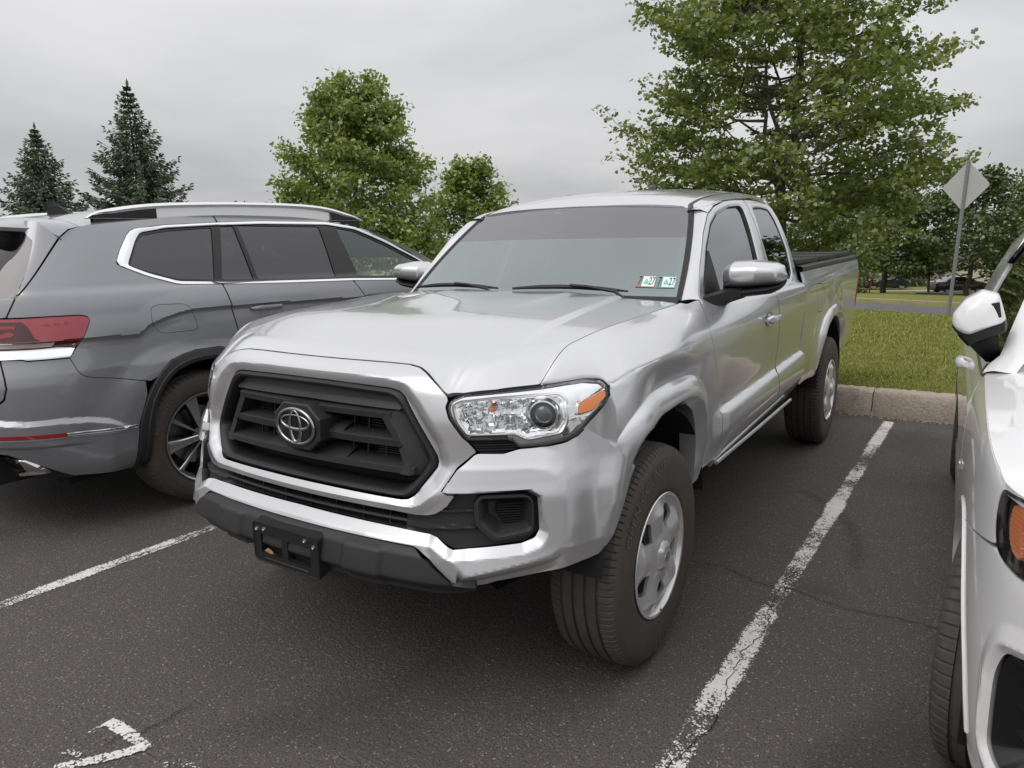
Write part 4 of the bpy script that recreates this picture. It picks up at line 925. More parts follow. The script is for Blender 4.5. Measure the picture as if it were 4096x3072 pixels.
# tail: lamp and bumper corner seen past the bed
for sg in (1, -1):
    X, F = patch(lambda y, z: side(y, z)*[sg, 1, 1]+np.array([sg*.006, 0, 0]), g(4.30, 4.43, .01), g(.86, 1.20, .01), keep=[rnd([(4.345, 1.19), (4.425, 1.19), (4.425, .87), (4.36, .88), (4.33, 1.02)], .02, 3)], rim=.02); obj('tail_lamp', X, F, M['redlens'], TR)
obj('tailgate', *loft([np.stack([np.array([-.81, .81]), np.full(2, y), np.full(2, z)], 1) for z, y in ((.70, 4.40), (1.0, 4.43), (1.26, 4.42), (1.29, 4.38))], close=False), M['silver'], TR)
obj('rear_bumper', *loft([np.stack([np.array([-.86, -.80, 0, .80, .86])*w, np.array([4.34, 4.44, 4.48, 4.44, 4.34])+d, np.full(5, z)], 1) for z, w, d in ((.56, .97, -.03), (.60, 1, 0), (.70, 1.0, 0), (.73, .98, -.02))], close=False), M['chrome'], TR)
# sill pinch line and underbody
PN = tube([(.866, .70, .520), (.868, 1.4, .523), (.868, 2.09, .528)], .009, 8)
for k in (0, 1): obj('sill_rail', *(PN if k == 0 else mirror(*PN)), M['silver'], TR)
def shell():
    parts = []
    parts.append(box((0, 1.45, .52), (1.56, 1.70, .16))); parts.append(box((0, 3.3, .62), (1.3, 2.2, .16))); parts.append(box((0, -.1, .62), (1.0, 1.1, .30)))
    parts.append(box((0, -.05, .98), (1.0, .80, .14)))
    for sg in (1, -1):
        parts.append(loft([np.stack([XS(np.array([.62, 1.0, 1.6, 2.24]), np.full(4, z))*sg-sg*.05, np.array([.60, 1.0, 1.6, 2.24]), np.full(4, z)], 1) for z in (.55, .7, .9, 1.1, 1.18)], close=False))
        parts.append(loft([np.stack([np.full(3, sg*.80), np.array([2.27, 3., 4.36]), np.full(3, z)], 1) for z in (.55, 1.25)], close=False))
        parts.append(loft([fend(np.linspace(-.5, .63, 12), np.full(12, t))*[sg, 1, 1]-np.array([sg*.03, 0, .03]) for t in (.0, .25, .48)], close=False))
    parts.append(loft([B(np.linspace(-1.0, 1.0, 40), np.full(40, v), -.12) for v in (.52, .8, .98)], close=False))
    return join(*parts)
obj('underbody', *shell(), M['gap'], TR)
# wheel wells
def well(cy, r, x0, x1, z0=.375):
    t = np.linspace(.08, math.pi-.08, 30); 
    return join(loft([np.stack([np.full(30, x), cy+r*np.cos(t)*1.0, z0+.06+r*.98*np.sin(t)], 1) for x in (x0, x1)], close=False), loft([np.stack([np.full(30, x0), cy+rr*np.cos(t), z0+.06+rr*np.sin(t)], 1) for rr in (.02, r)], close=False))
for cy, r in ((.02, .455), (3.236, .46)):
    XF = well(cy, r, .55, .885)
    for k in (0, 1): obj('wheel_well', *(XF if k == 0 else mirror(*XF)), M['liner'], TR)
for k, (y, z) in enumerate(((.385, .83), (.425, .745), (.440, .655), (.42, .56))):
    XF = lathe([(-.008, .0001), (-.006, .008), (0, .010), (.002, .018)], 12, 1, (.865, y-.012, z))
    for q in (0, 1): obj('liner_clip', *(XF if q == 0 else mirror(*XF)), M['trim'], TR)
# door handles
def handle(y0, y1, z, x):
    s_ = np.linspace(0, 1, 18); ys = y0+(y1-y0)*s_; off = .012+.026*np.sin(np.pi*np.clip(s_*1.0, 0, 1))**.45; r = np.interp(s_, [0, .08, .3, .7, .92, 1], [.008, .022, .019, .015, .014, .006])
    th = np.linspace(0, 2*math.pi, 12, endpoint=False)
    return loft([np.stack([x+o+.010*np.cos(th), np.full(12, y), z+rr*np.sin(th)], 1) for y, o, rr in zip(ys, off, r)], cap0=True, cap1=True)
hx = float(XS(np.array([1.4]), np.array([1.065]))[0])
for k, d in ((0, dl), (1, dr)):
    XF = handle(1.30, 1.53, 1.068, hx); obj('door_handle', *(XF if k == 0 else mirror(*XF)), M['silver'], d)
    th = np.linspace(0, 2*math.pi, 24, endpoint=False); r_ = lambda w, o: np.stack([hx+o+0*th, 1.395+.055*w*np.cos(th), 1.066+.034*w*np.sin(th)], 1)
    XF = loft([r_(1.1, .003), r_(1., .0015), r_(.6, -.004), r_(.1, -.006)], cap1=True); obj('handle_cup', *(XF if k == 0 else mirror(*XF)), M['grey'], d)
# door mirrors
def mirror_mesh():
    nu, nv = 40, 26; U = np.linspace(0, 1, nu)
    # sections along x from the inboard end to the outboard end
    xs = .800+.262*U; top = np.interp(U, [0, .06, .2, .5, .85, .95, 1], [1.300, 1.338, 1.358, 1.362, 1.352, 1.338, 1.300]); bot = np.interp(U, [0, .05, .3, .9, .97, 1], [1.258, 1.242, 1.240, 1.258, 1.268, 1.285])
    dep = np.interp(U, [0, .05, .2, .6, .9, .97, 1], [.03, .07, .115, .125, .10, .07, .02])
    lp = []; lb = []
    for x, t, b, d in zip(xs, top, bot, dep):
        a = np.linspace(0, math.pi, nv); n = 2.6
        cz = (t+b)/2; h = (t-b)/2
        z = cz+h*np.sign(np.cos(a))*np.abs(np.cos(a))**(2/n*1.0); y = .945-d*np.abs(np.sin(a))**(2/2.2)
        y = y-.015*(cz-z)/h*(-.4); lp.append(np.stack([np.full(nv, x), y, z], 1))
        z2 = b-.004-(.034*np.interp(x, [.80, .9, 1.06], [1.0, 1.0, .25]))*np.abs(np.sin(a/2*1.0))*0
        hb = np.interp(x, [.80, .85, 1.0, 1.062], [.040, .040, .036, .010])
        aa = np.linspace(0, math.pi, 12); lb.append(np.stack([np.full(12, x), .945-(d-.004)*np.abs(np.sin(aa))**.7*(1-.25*(aa/math.pi)), b+.002-hb*(1-np.cos(aa))/2], 1))
    return loft(lp, close=False, ), loft(lb, close=False)
MT, MB_ = mirror_mesh()
arm = loft([np.stack([np.full(8, x), y0+np.array([-1, -.4, .4, 1, 1, .4, -.4, -1])*w, z0+np.array([-.6, -1, -1, -.6, .6, 1, 1, .6])*h], 1) for x, y0, z0, w, h in ((.775, .80, 1.190, .085, .034), (.81, .82, 1.195, .080, .040), (.85, .86, 1.215, .055, .030), (.90, .89, 1.225, .045, .022))], cap0=True, cap1=True)
for k, d in ((0, dl), (1, dr)):
    MR = obj('door_mirror', *(MT if k == 0 else mirror(*MT)), M['silver'], TR, ang=50)
    obj('mirror_base', *(MB_ if k == 0 else mirror(*MB_)), M['black'], MR); obj('mirror_arm', *(arm if k == 0 else mirror(*arm)), M['black'], MR)
    th = np.linspace(0, 2*math.pi, 24, endpoint=False); XF = (np.stack([.93+.12*np.cos(th)*np.abs(np.cos(th))**-.4, np.full(24, .946), 1.300+.05*np.sin(th)*np.abs(np.sin(th))**-.3], 1), [tuple(range(24))]); obj('mirror_glass', *(XF if k == 0 else mirror(*XF)), M['chrome'], MR, smooth=False)
    sail = [(.755, 1.228), (.932, 1.228), (.930, 1.32), (.924, 1.402), (.87, 1.352), (.79, 1.262)]
    P_ = np.array(sail); XF = loft([np.stack([XS(P_[:, 0], P_[:, 1])+o, P_[:, 0], P_[:, 1]], 1) for o in (-.02, .004)], cap1=True); obj('mirror_sail', *(XF if k == 0 else mirror(*XF)), M['black'], MR)
# cabin
CB = obj('dashboard', *loft([np.stack([a*.70, np.full(30, y)+.0-.10*(1-a*a), np.full(30, z)+.02*(1-a*a)], 1) for a in [np.linspace(-1, 1, 30)] for y, z in ((.60, 1.185), (.80, 1.19), (1.0, 1.17), (1.06, 1.10), (1.08, .9))], close=False), M['interior'], TR)
obj('steering_wheel', *(lambda XF: ((XF[0]@np.array([[1, 0, 0], [0, .86, .5], [0, -.5, .86]]).T)+np.array([.36, 1.16, 1.12]), XF[1]))(lathe([(-.013+.014*math.cos(t), .185+.014*math.sin(t)) for t in np.linspace(0, 2*math.pi, 9)], 32, 1)), M['interior'], TR)
for x in (-.36, .36):
    ST = obj('seat', *box((x, 1.72, .95), (.5, .16, .62), .05), M['cloth'], TR); obj('headrest', *box((x, 1.76, 1.36), (.26, .10, .19), .04), M['cloth'], ST)
    obj('seat_cushion', *box((x, 1.5, .70), (.5, .5, .16), .05), M['cloth'], ST)
# ---- wheels
def tyre_mesh(rad, wid, rim_r, nb=64, pitch=None, side_in=.010):
    """tyre about the x axis, outer face at +x; grooves and shoulder blocks are modelled"""
    w = wid/2; sub = 6; n = nb*sub
    prof = [(-w*.70, rim_r, 0), (-w*.95, rim_r+.025, 0), (-w*1.0, (rim_r+rad)/2-.01, 0), (-w*.98, rad-.055, 0), (-w*.90, rad-.020, 0), (-w*.80, rad-.008, 1), (-w*.62, rad-.003, 1)]
    tr = []
    for c in (-.50, -.17, .17, .50):
        tr += [(w*(c-.045), rad-.002+.0015*(1-abs(c)), 0), (w*(c-.035), rad-.009, 0), (w*(c+.035), rad-.009, 0), (w*(c+.045), rad-.002+.0015*(1-abs(c)), 0)]
    prof += tr+[(w*.62, rad-.003, 1), (w*.80, rad-.008, 1), (w*.90, rad-.020, 2), (w*.955, rad-.033, 0), (w*.975, rad-.040, 0), (w*.985, rad-.052, 0), (w*1.0, rad-.070, 0), (w*1.0, (rim_r+rad)/2, 0), (w*.985, rim_r+.045, 0), (w*.965, rim_r+.030, 0), (w*.955, rim_r+.027, 0), (w*.90, rim_r+.012, 0), (w*.80, rim_r-.002, 0)]
    pr = np.array([(a, b) for a, b, c in prof]); fl = np.array([c for a, b, c in prof]); k = len(pr)
    t = np.linspace(0, 2*math.pi, n, endpoint=False); ph = np.arange(n) % sub
    Rr = np.repeat(pr[None, :, 1], n, 0); A = np.repeat(pr[None, :, 0], n, 0)
    cut = (ph == 0)
    Rr[np.ix_(cut, fl == 1)] -= .006; Rr[np.ix_(cut, fl == 2)] -= .004
    X = np.stack([A, np.cos(t)[:, None]*Rr, np.sin(t)[:, None]*Rr], -1).reshape(-1, 3)
    F = [(i*k+j, ((i+1) % n)*k+j, ((i+1) % n)*k+j+1, i*k+j+1) for i in range(n) for j in range(k-1)]
    fm = np.tile(np.array([1 if 4 <= j < k-12 else 0 for j in range(k-1)]), n)
    return X, F, fm
def arc_text(s, r0, size, x, a0, width=1.0, parent=None, m=None, name='tyre_lettering', depth=.0014):
    """raised lettering round a sidewall, centred at angle a0 (from +z towards -y)"""
    X, F = text_mesh(s, size, 2); ang = a0+X[:, 0]*width/r0; rr = r0+X[:, 1]
    Y = np.stack([np.full(len(X), x)+depth, -np.sin(-ang)*rr*1.0, np.cos(ang)*rr], 1)
    return obj(name, Y, F, m or M['letter'], parent, smooth=False)
M['letter'] = plastic('tyre_letter_rubber', (.15, .13, .115), .7)
_tc = {}
def tyre(parent, rad, wid, rim_r, c, sg, rot=0., steer=0., nb=100):
    key = (rad, wid, rim_r, nb)
    if key not in _tc: _tc[key] = tyre_mesh(rad, wid, rim_r, nb)
    X, F, fm = _tc[key]
    o = obj('tyre', X*np.array([sg, 1, 1]), F, [M['rubber'], M['tread']], parent, ang=28, fmat=fm)
    return o
def steel_disc():
    """styled steel disc: five broad spokes with holes between, dished, with a deep centre"""
    r0, r1 = .0, .205
    def h(r, a):
        sp = .5+.5*np.cos(5*a)                       # 1 on a spoke
        base = np.interp(r, [0, .06, .085, .12, .165, .185, .205], [.030, .030, .022, .012, .008, .006, .010])
        return base+.026*sp**1.3*np.interp(r, [0, .08, .12, .16, .19, .205], [0, 0, .7, 1, .5, 0])
    def fn(r, a): return np.stack([h(r, a), -r*np.sin(a), r*np.cos(a)], -1)
    holes = []
    for k in range(5):
        c = (2*k+1)*math.pi/5
        holes.append([(.098+.082*(.5-.5*math.cos(t)), c+(.30*math.sin(t))*(1.15-.45*math.cos(t))*.66) for t in np.linspace(0, 2*math.pi, 24, endpoint=False)])
    # polygons are in (r, angle): scale angle so distances stay metric
    sc = .14; hs_ = [[(r, a*sc) for r, a in H_] for H_ in holes]
    f2 = lambda r, a: fn(r, a/sc)
    X, F = patch(f2, np.linspace(.045, r1, 40), np.linspace(0, 2*math.pi*sc, 181), holes=hs_, rim=.012, flip=1)
    return X, F
_sd = steel_disc()
def steel_wheel(T, name, x, y, z, sg, steer=0., rot=0., text=None):
    Wh = empty(name, (x, y, z), 0); Wh.parent = T; Wh.rotation_euler = (0, 0, steer)
    if sg < 0: Wh.rotation_euler = (0, 0, math.pi+steer)
    c, s = math.cos(rot), math.sin(rot); Rm = np.array([[1, 0, 0], [0, c, -s], [0, s, c]])
    ty = tyre(Wh, .384, .245, .203, None, 1)
    if text:
        arc_text(text, .318, .052, .1232, R(-28), 1.05, ty)
        arc_text('OPEN COUNTRY', .318, .052, .1232, R(152), 1.05, ty)
        arc_text('A20   P245/75R16', .245, .014, .1195, R(60), 1.0, ty); arc_text('M+S', .30, .02, .1232, R(80), 1.0, ty)
    rp = [(.060, .150), (.062, .190), (.075, .200), (.100, .205), (.112, .214), (.118, .219), (.121, .217), (.120, .208), (.10, .198), (-.09, .190), (-.11, .203)]
    obj('rim', *lathe(rp, 72), M['wheel'], Wh, ang=40)
    X, F = _sd; obj('wheel_disc', X@Rm.T+np.array([.096, 0, 0]), F, M['wheel'], Wh, ang=50)
    obj('brake_drum', *lathe([(.0, .0001), (.0, .14), (-.05, .15)], 32), M['gap'], Wh)  # drum coloured near black for the shade behind the disc holes
    # centre cap with six scallops
    n = 60; a = np.linspace(0, 2*math.pi, n, endpoint=False); sc = .5+.5*np.cos(6*a)
    rows = [(.100, .070-.000*sc, 0), (.112, .068-.006*sc**3, 0), (.126, .056-.008*sc**3, 0), (.136, .044-.003*sc**3, 0), (.140, .036+0*sc, 0), (.1395, .030+0*sc, 0), (.141, .024+0*sc, 0), (.1415, .001+0*sc, 0)]
    CP = obj('centre_cap', *(lambda XF: (XF[0]@Rm.T, XF[1]))(loft([np.stack([np.full(n, x_), r_*np.cos(a), r_*np.sin(a)], 1) for x_, r_, _ in rows])), M['wheel'], Wh, ang=30)
    lp = []
    for (cz, A_, B_) in ((0, .021, .0145), (.0036, .0158, .0058), (0, .0062, .0132)):
        t = np.linspace(0, 2*math.pi, 32, endpoint=False); lp.append(loft([np.stack([np.full(32, .1418), (A_+q)*np.cos(t), cz+(B_+q)*np.sin(t)], 1) for q in (-.0014, .0014)]+[np.stack([np.full(32, .1400), (A_+q)*np.cos(t), cz+(B_+q)*np.sin(t)], 1) for q in (.0018,)], ))
    obj('cap_emblem', *(lambda XF: (XF[0]@Rm.T, XF[1]))(join(*lp)), M['screw'], CP)
    for k in range(6):
        q = k*math.pi/3+rot+.5; obj('wheel_nut', *lathe([(.110, .0001), (.110, .007), (.095, .009)], 8, 0, (0, .066*math.cos(q), .066*math.sin(q))), M['screw'], Wh)
    # clip-on balance weight and valve
    t = np.linspace(R(158), R(178), 6); obj('balance_weight', *loft([np.stack([np.full(6, x_), -r_*np.sin(t)*-1, r_*np.cos(t)], 1) for x_, r_ in ((.118, .200), (.124, .204), (.124, .212), (.119, .214))], close=False), M['screw'], Wh)
    obj('valve', *tube([(.085, -.10, -.13), (.105, -.112, -.142)], .004, 6), M['screw'], Wh)
    return Wh
XH = .780
steel_wheel(TR, 'wheel', XH, 0, .384, 1, R(0), .15, 'OPEN COUNTRY')
steel_wheel(TR, 'wheel', -XH, 0, .384, -1, R(0), .4)
steel_wheel(TR, 'wheel', XH, 3.236, .384, 1, 0, 1.0, 'OPEN COUNTRY')
steel_wheel(TR, 'wheel', -XH, 3.236, .384, -1, 0, .2)
# ================================================================== grey SUV, tail towards the camera (origin: ground below the rear wheel face)
SV = empty('suv', (-1.938, .213, 0), R(-1.084)); tagit(SV, 'grey three row SUV with silver roof rails, parked tail first beside the pickup', 'suv')
#SUVSURF
_py = [2.9, 2.0, 1.0, .3, -.30, -.55, -.70, -.82, -.92, -.99, -1.03, -1.045, -1.045]; _px = [-.06, -.015, 0, 0, 0, -.004, -.020, -.062, -.145, -.28, -.50, -.965, -1.6]
_ps = np.concatenate([[0], np.cumsum(np.hypot(np.diff(_px), np.diff(_py)))]); _ps = _ps-_ps[3]-.0; _ps = _ps+(-.3-(_ps[3]))      # s = -y on the straight part
vpx = spline(_ps, _px); vpy = spline(_ps, _py)
ZCR = pchip([-1.4, -.35, 0, .29, .36, .62, .9], [1.10, 1.118, 1.121, 1.061, 1.018, 1.026, 1.02])      # character line height over s
voff = pchip([.28, .34, .42, .55, .70, .85, .95, 1.05, 1.15, 1.215, 1.245, 1.262, 1.30, 1.40, 1.50, 1.58, 1.63, 1.66, 1.69], [-.09, -.045, -.012, .010, .016, .012, .010, .010, .000, -.016, -.030, -.052, -.068, -.105, -.145, -.180, -.215, -.255, -.33])
vrear = pchip([.28, .40, .60, .80, .95, 1.05, 1.22, 1.30, 1.60, 1.70], [-.16, -.06, .02, .035, .0, -.02, -.06, -.10, -.33, -.40])
def Wv(s, z, off=0.):
    s = np.asarray(s, float); z = np.asarray(z, float); e = 1e-3
    a = vpx(s+e)-vpx(s-e); b = vpy(s+e)-vpy(s-e); l = np.hypot(a, b); nx, ny = -b/l, a/l
    k = sst(.45, 1.05, s); o = voff(z)*(1-k)+vrear(z)*k
    zc = ZCR(s); d = z-zc; w = sst(1.15, .80, s)*sst(-1.6, -1.2, s)
    o = o+w*(.008*np.where(d > 0, lin(.11, 0, d), 0)-.009*np.where(d <= 0, lin(0, -.018, d)*lin(-.16, -.05, d), 0))
    rr = np.hypot((s)/1.08, z-.36); o = o+.020*sst(.66, .50, rr)*sst(.98, .85, z)*sst(.95, .6, np.abs(s))
    o = o+off
    return np.stack([vpx(s)+nx*o, vpy(s)+ny*o, z+0*s], -1)
#END
_patch0 = patch
def patch(*a, **k):
    k.setdefault('flip', -1); return _patch0(*a, **k)
def vmir(X, F):
    Y = np.array(X, float); Y[:, 0] = -1.93-Y[:, 0]; return Y, [tuple(reversed(f)) for f in F]
def vpair(name, XF, m, parent=None, ang=32, both=True):
    o = obj(name, *XF, m, parent or SV, ang=ang)
    if both: obj(name, *vmir(*XF), m, parent or SV, ang=ang)
    return o
RTy = spline([-.95, -.8, -.5, -.2, .17, .6, 1.0, 1.26, 1.73, 2.22, 2.4], [1.52, 1.552, 1.602, 1.636, 1.670, 1.684, 1.676, 1.652, 1.538, 1.345, 1.27])
DLO = rnd([(.376, 1.378), (.227, 1.311), (.065, 1.260), (-.193, 1.247), (-.667, 1.232), (-1.207, 1.220), (-1.714, 1.199), (-2.06, 1.185), (-2.13, 1.20), (-2.055, 1.322), (-1.68, 1.496), (-1.403, 1.593), (-1.155, 1.623), (-.605, 1.619), (-.278, 1.604), (.041, 1.586), (.23, 1.562), (.264, 1.537), (.336, 1.446)], .02, 3)
DLI = rnd([(.318, 1.372), (.22, 1.327), (.06, 1.276), (-.19, 1.261), (-.667, 1.246), (-1.207, 1.234), (-1.70, 1.213), (-2.04, 1.200), (-2.08, 1.21), (-2.02, 1.322), (-1.67, 1.478), (-1.40, 1.574), (-1.15, 1.604), (-.6, 1.601), (-.278, 1.588), (.03, 1.569), (.195, 1.544), (.235, 1.50)], .02, 3)
VARCH = [(.50, .10), (.433, .309), (.413, .558), (.319, .752), (.204, .862), (.057, .898), (-.10, .898), (-.22, .862), (-.335, .752), (-.42, .558), (-.44, .309), (-.50, .10)]
BSEAM = [(.694, .937), (.669, .867), (.655, .850), (.638, .838), (.600, .826), (.511, .810), (.330, .764)]
QUAR = [(-.190, 1.25), (-.190, 1.235), (-.216, 1.098), (-.247, .937), (-.262, .80), (.30, .78), (.330, .766)]+BSEAM[::-1][1:]+[(.638, 1.007), (.597, 1.082), (.583, 1.111), (.590, 1.132), (.622, 1.141), (.757, 1.143), (.943, 1.142), (.896, 1.230), (.600, 1.520), (.491, 1.601), (.44, 1.66), (-.30, 1.72), (-.30, 1.60)]
def topcut(s, z): return RTy(vpy(s))-.030-z
VF = [(.272, 1.147), (.234, 1.161), (.083, 1.156), (.052, 1.134), (.020, 1.074), (.013, 1.020), (.033, 1.004), (.216, 1.006), (.241, 1.018), (.280, 1.073)]
VF = rnd(VF, .02, 3)
XF = patch(Wv, g(-.32, .96, .008), g(.74, 1.70, .007), keep=[QUAR], holes=[VARCH, DLO, VF], gap=.0013, rim=.014, extra=topcut); vpair('quarter_panel', XF, M['grey'])
XF = patch(Wv, g(0, .3, .008), g(.99, 1.18, .006), keep=[VF], gap=.001, rim=.01); vpair('fuel_door', XF, M['grey'], both=False)
RD = [(-.196, 1.25), (-.196, 1.235), (-.222, 1.098), (-.253, .937), (-.268, .80), (-.45, .50), (-.47, .33), (-1.33, .33), (-1.33, .90), (-1.289, 1.10), (-1.205, 1.215), (-1.20, 1.72), (-.31, 1.72), (-.31, 1.6)]
XF = patch(Wv, g(-1.36, -.17, .010), g(.32, 1.70, .008), keep=[RD], holes=[VARCH, DLO], gap=.0013, rim=.014, extra=topcut); rdv = vpair('rear_door', XF, M['grey'])
FDV = [(-1.211, 1.72), (-1.211, 1.215), (-1.295, 1.10), (-1.336, .90), (-1.336, .33), (-2.25, .33), (-2.30, .9), (-2.26, 1.22), (-2.16, 1.26)]
XF = patch(Wv, g(-2.32, -1.2, .014), g(.32, 1.70, .012), keep=[FDV], holes=[DLO], gap=.0013, rim=.014, extra=topcut); vpair('front_door', XF, M['grey'])
FF = [(-2.308, .9), (-2.268, 1.22), (-2.9, 1.10), (-2.95, .35), (-2.27, .33)]
XF = patch(Wv, g(-2.95, -2.2, .03), g(.32, 1.3, .02), keep=[FF], rim=.014); vpair('front_fender', XF, M['grey'])
# window surround and panes
vpair('window_trim', ring(DLO, DLI, [(0, -.012), (0, .003), (.12, .006), (.7, .005), (1, .002), (1, -.014)], Wv), M['chrome'], ang=25)
P1 = [(.305, 1.366), (.223, 1.337), (.053, 1.284), (-.170, 1.270), (-.262, 1.578), (.03, 1.556), (.185, 1.532), (.225, 1.495)]
P2 = [(-.210, 1.268), (-.435, 1.262), (-.410, 1.592), (-.315, 1.588)]
P3 = [(-.458, 1.261), (-1.088, 1.246), (-1.085, 1.593), (-.432, 1.592)]
P4 = [(-1.295, 1.242), (-1.70, 1.226), (-2.02, 1.214), (-1.99, 1.318), (-1.66, 1.466), (-1.395, 1.562), (-1.225, 1.588)]
panes = [rnd(p, .018, 3) for p in (P1, P2, P3, P4)]
XF = patch(lambda s, z: Wv(s, z, -.008), g(-2.1, .40, .012), g(1.19, 1.63, .008), keep=[DLI], holes=panes, gap=-.004, rim=.01); vpair('window_pillars', XF, M['gloss'], ang=40)
M['vwfront'] = glass('front_door_glass', (.62, .68, .66), .10, refl_col=(.9, 1, .98))
for i, p in enumerate(panes):
    XF = patch(lambda s, z: Wv(s, z, -.014), g(min(a for a, b in p)-.02, max(a for a, b in p)+.02, .03), g(1.2, 1.62, .02), keep=[p], gap=-.006, rim=0); vpair('window', XF, M['vwglass'] if i < 3 else M['vwfront'])
# wheel arch cladding
AI = [(.361, .306), (.345, .52), (.321, .646), (.265, .735), (.192, .796), (.10, .828), (.01, .838), (-.10, .832), (-.20, .795), (-.27, .735), (-.325, .646), (-.35, .52), (-.365, .306)]
AO = [(.433, .306), (.424, .45), (.413, .558), (.372, .665), (.319, .752), (.265, .815), (.204, .862), (.13, .888), (.057, .897), (-.10, .897), (-.22, .862), (-.335, .752), (-.42, .558), (-.44, .306)]
def oring(o, i, prof, fn, n=70):
    def res(P):
        P = np.array(P, float); l = np.concatenate([[0], np.cumsum(np.linalg.norm(np.diff(P, axis=0), axis=1))]); t = np.linspace(0, l[-1], n); k = np.stack([np.interp(t, l, P[:, 0]), np.interp(t, l, P[:, 1])], 1)
        for _ in range(2): k[1:-1] = (k[:-2]+2*k[1:-1]+k[2:])/4
        return k
    o = res(o); i = res(i)
    return loft([fn(*(o*(1-t)+i*t).T, d) for t, d in prof], close=False)
vpair('arch_cladding', oring(AO, AI, [(0, -.015), (0, .004), (.10, .010), (.55, .014), (.62, .022), (.95, .020), (1, .012), (1, -.07)], Wv), M['trim'], ang=30)
vpair('arch_cladding', (oring(AO, AI, [(0, .004), (.10, .010), (.55, .014), (.95, .020), (1, .012), (1, -.07)], lambda s, z, o: Wv(s-2.98, z, o))), M['trim'], ang=30)
# tail lamp
TLo = [(.583, 1.111), (.590, 1.130), (.622, 1.139), (.757, 1.141), (.868, 1.139), (1.26, 1.139), (1.26, .992), (.82, .992), (.734, .994), (.662, .984), (.638, 1.007), (.597, 1.082)]
TL = empty('tail_lamp'); TL.parent = SV
XF = patch(lambda s, z: Wv(s, z, .002), g(.56, 1.28, .006), g(.98, 1.15, .005), keep=[TLo], gap=.002, rim=.02); obj('lamp_body', *XF, M['pinklens'], TL, ang=30); obj('lamp_body', *vmir(*XF), M['pinklens'], TL, ang=30)
for poly, mm, nm, of in (([(.873, 1.122), (1.25, 1.126), (1.25, 1.030), (.80, 1.031), (.826, 1.045), (.85, 1.10)], 'darkred', 'dark_insert', .004), ([(.640, 1.020), (1.25, 1.030), (1.25, .9975), (.735, .9985), (.665, .988)], 'darkred', 'lower_strip', .0045), ([(.745, 1.018), (1.25, 1.024), (1.25, .999), (.760, 1.0)], 'clearfrost', 'reverse_lamp', .006), ([(.90, 1.105), (1.25, 1.110), (1.25, 1.092), (.905, 1.090)], 'redlens', 'light_bar', .006), ([(.905, 1.065), (.93, 1.078), (.98, 1.064), (1.25, 1.064), (1.25, 1.050), (.96, 1.050), (.92, 1.055)], 'redlens', 'light_bar', .006), ([(.68, 1.112), (.70, 1.114), (.70, 1.104), (.68, 1.102)], 'redlens', 'light_cell', .0045), ([(.715, 1.110), (.742, 1.112), (.742, 1.102), (.715, 1.100)], 'redlens', 'light_cell', .0045), ([(.757, 1.108), (.785, 1.110), (.785, 1.100), (.757, 1.098)], 'redlens', 'light_cell', .0045)):
    XF = patch(lambda s, z: Wv(s, z, of), g(.60, 1.28, .006), g(.98, 1.15, .003), keep=[poly], rim=.003); obj(nm, *XF, M[mm], TL, ang=40)
CB_ = [(.660, .985), (.734, .993), (.82, .990), (1.8, .990), (1.8, .953), (.886, .947), (.867, .941), (.694, .941)]
vpair('chrome_band', patch(lambda s, z: Wv(s, z, -.004+.014*lin(.985, .950, z)), g(.64, 1.8, .008), g(.93, 1.0, .004), keep=[CB_], rim=.02, gap=.001), M['chrome'])
# tailgate with window
GATE = [(.950, 1.142), (.902, 1.232), (.607, 1.522), (.70, 1.60), (1.8, 1.62), (1.8, .745), (.991, .748), (.972, .764), (.957, .816), (.963, .861), (.987, .945), (1.8, .95), (1.8, .99), (1.27, .992), (1.27, 1.141)]
GLS = rnd([(.765, 1.504), (.875, 1.560), (1.31, 1.573), (1.81, 1.575), (1.81, 1.236), (.984, 1.236), (.900, 1.236), (.803, 1.429)], .02, 3)
XF = patch(Wv, g(.48, 1.8, .010), g(.73, 1.66, .008), keep=[GATE], holes=[GLS, TLo], gap=.002, rim=.015); vpair('tailgate', XF, M['grey'])
XF = patch(lambda s, z: Wv(s, z, -.004), g(.74, 1.8, .03), g(1.22, 1.59, .02), keep=[GLS], gap=-.002, rim=0); vpair('rear_window', XF, M['vwglass'])
# bumper
VB = BSEAM[::-1]+[(.697, .936), (.867, .936), (.886, .942), (.984, .950), (.958, .861), (.952, .816), (.967, .762), (.989, .742), (1.8, .742), (1.8, .49), (1.08, .482), (1.02, .478), (.947, .445), (.777, .349), (.735, .328), (.433, .302), (.424, .45), (.413, .558), (.372, .665)]
def vbo(s, z):
    cz = np.interp(s, [.40, .488, .565, .653, .766, .897, 1.008, 1.8], [.54, .567, .607, .631, .644, .645, .656, .66])
    o = .024*lin(cz+.004, cz-.020, z)*lin(.44, .56, s)
    c2 = np.interp(s, [.60, .75, .92, 1.05, 1.8], [.502, .512, .516, .520, .522]); o = o-.012*lin(c2+.004, c2-.008, z)*lin(.60, .75, s)
    return o
XF = patch(lambda s, z: Wv(s, z, vbo(s, z)), g(.36, 1.8, .007), g(.29, .96, .006), keep=[VB], gap=.002, rim=.02); vpair('rear_bumper', XF, M['grey'])
fo = lambda s, z, o=0.: Wv(s, z, vbo(s, z)+o)
XF = patch(lambda s, z: fo(s, z, .004), g(.72, 1.4, .006), g(.55, .60, .003), keep=[[(.752, .577), (.85, .582), (.946, .584), (1.4, .59), (1.4, .568), (.94, .565), (.85, .562), (.730, .556)]], rim=.01); vpair('bumper_reflector', XF, M['redlens'])
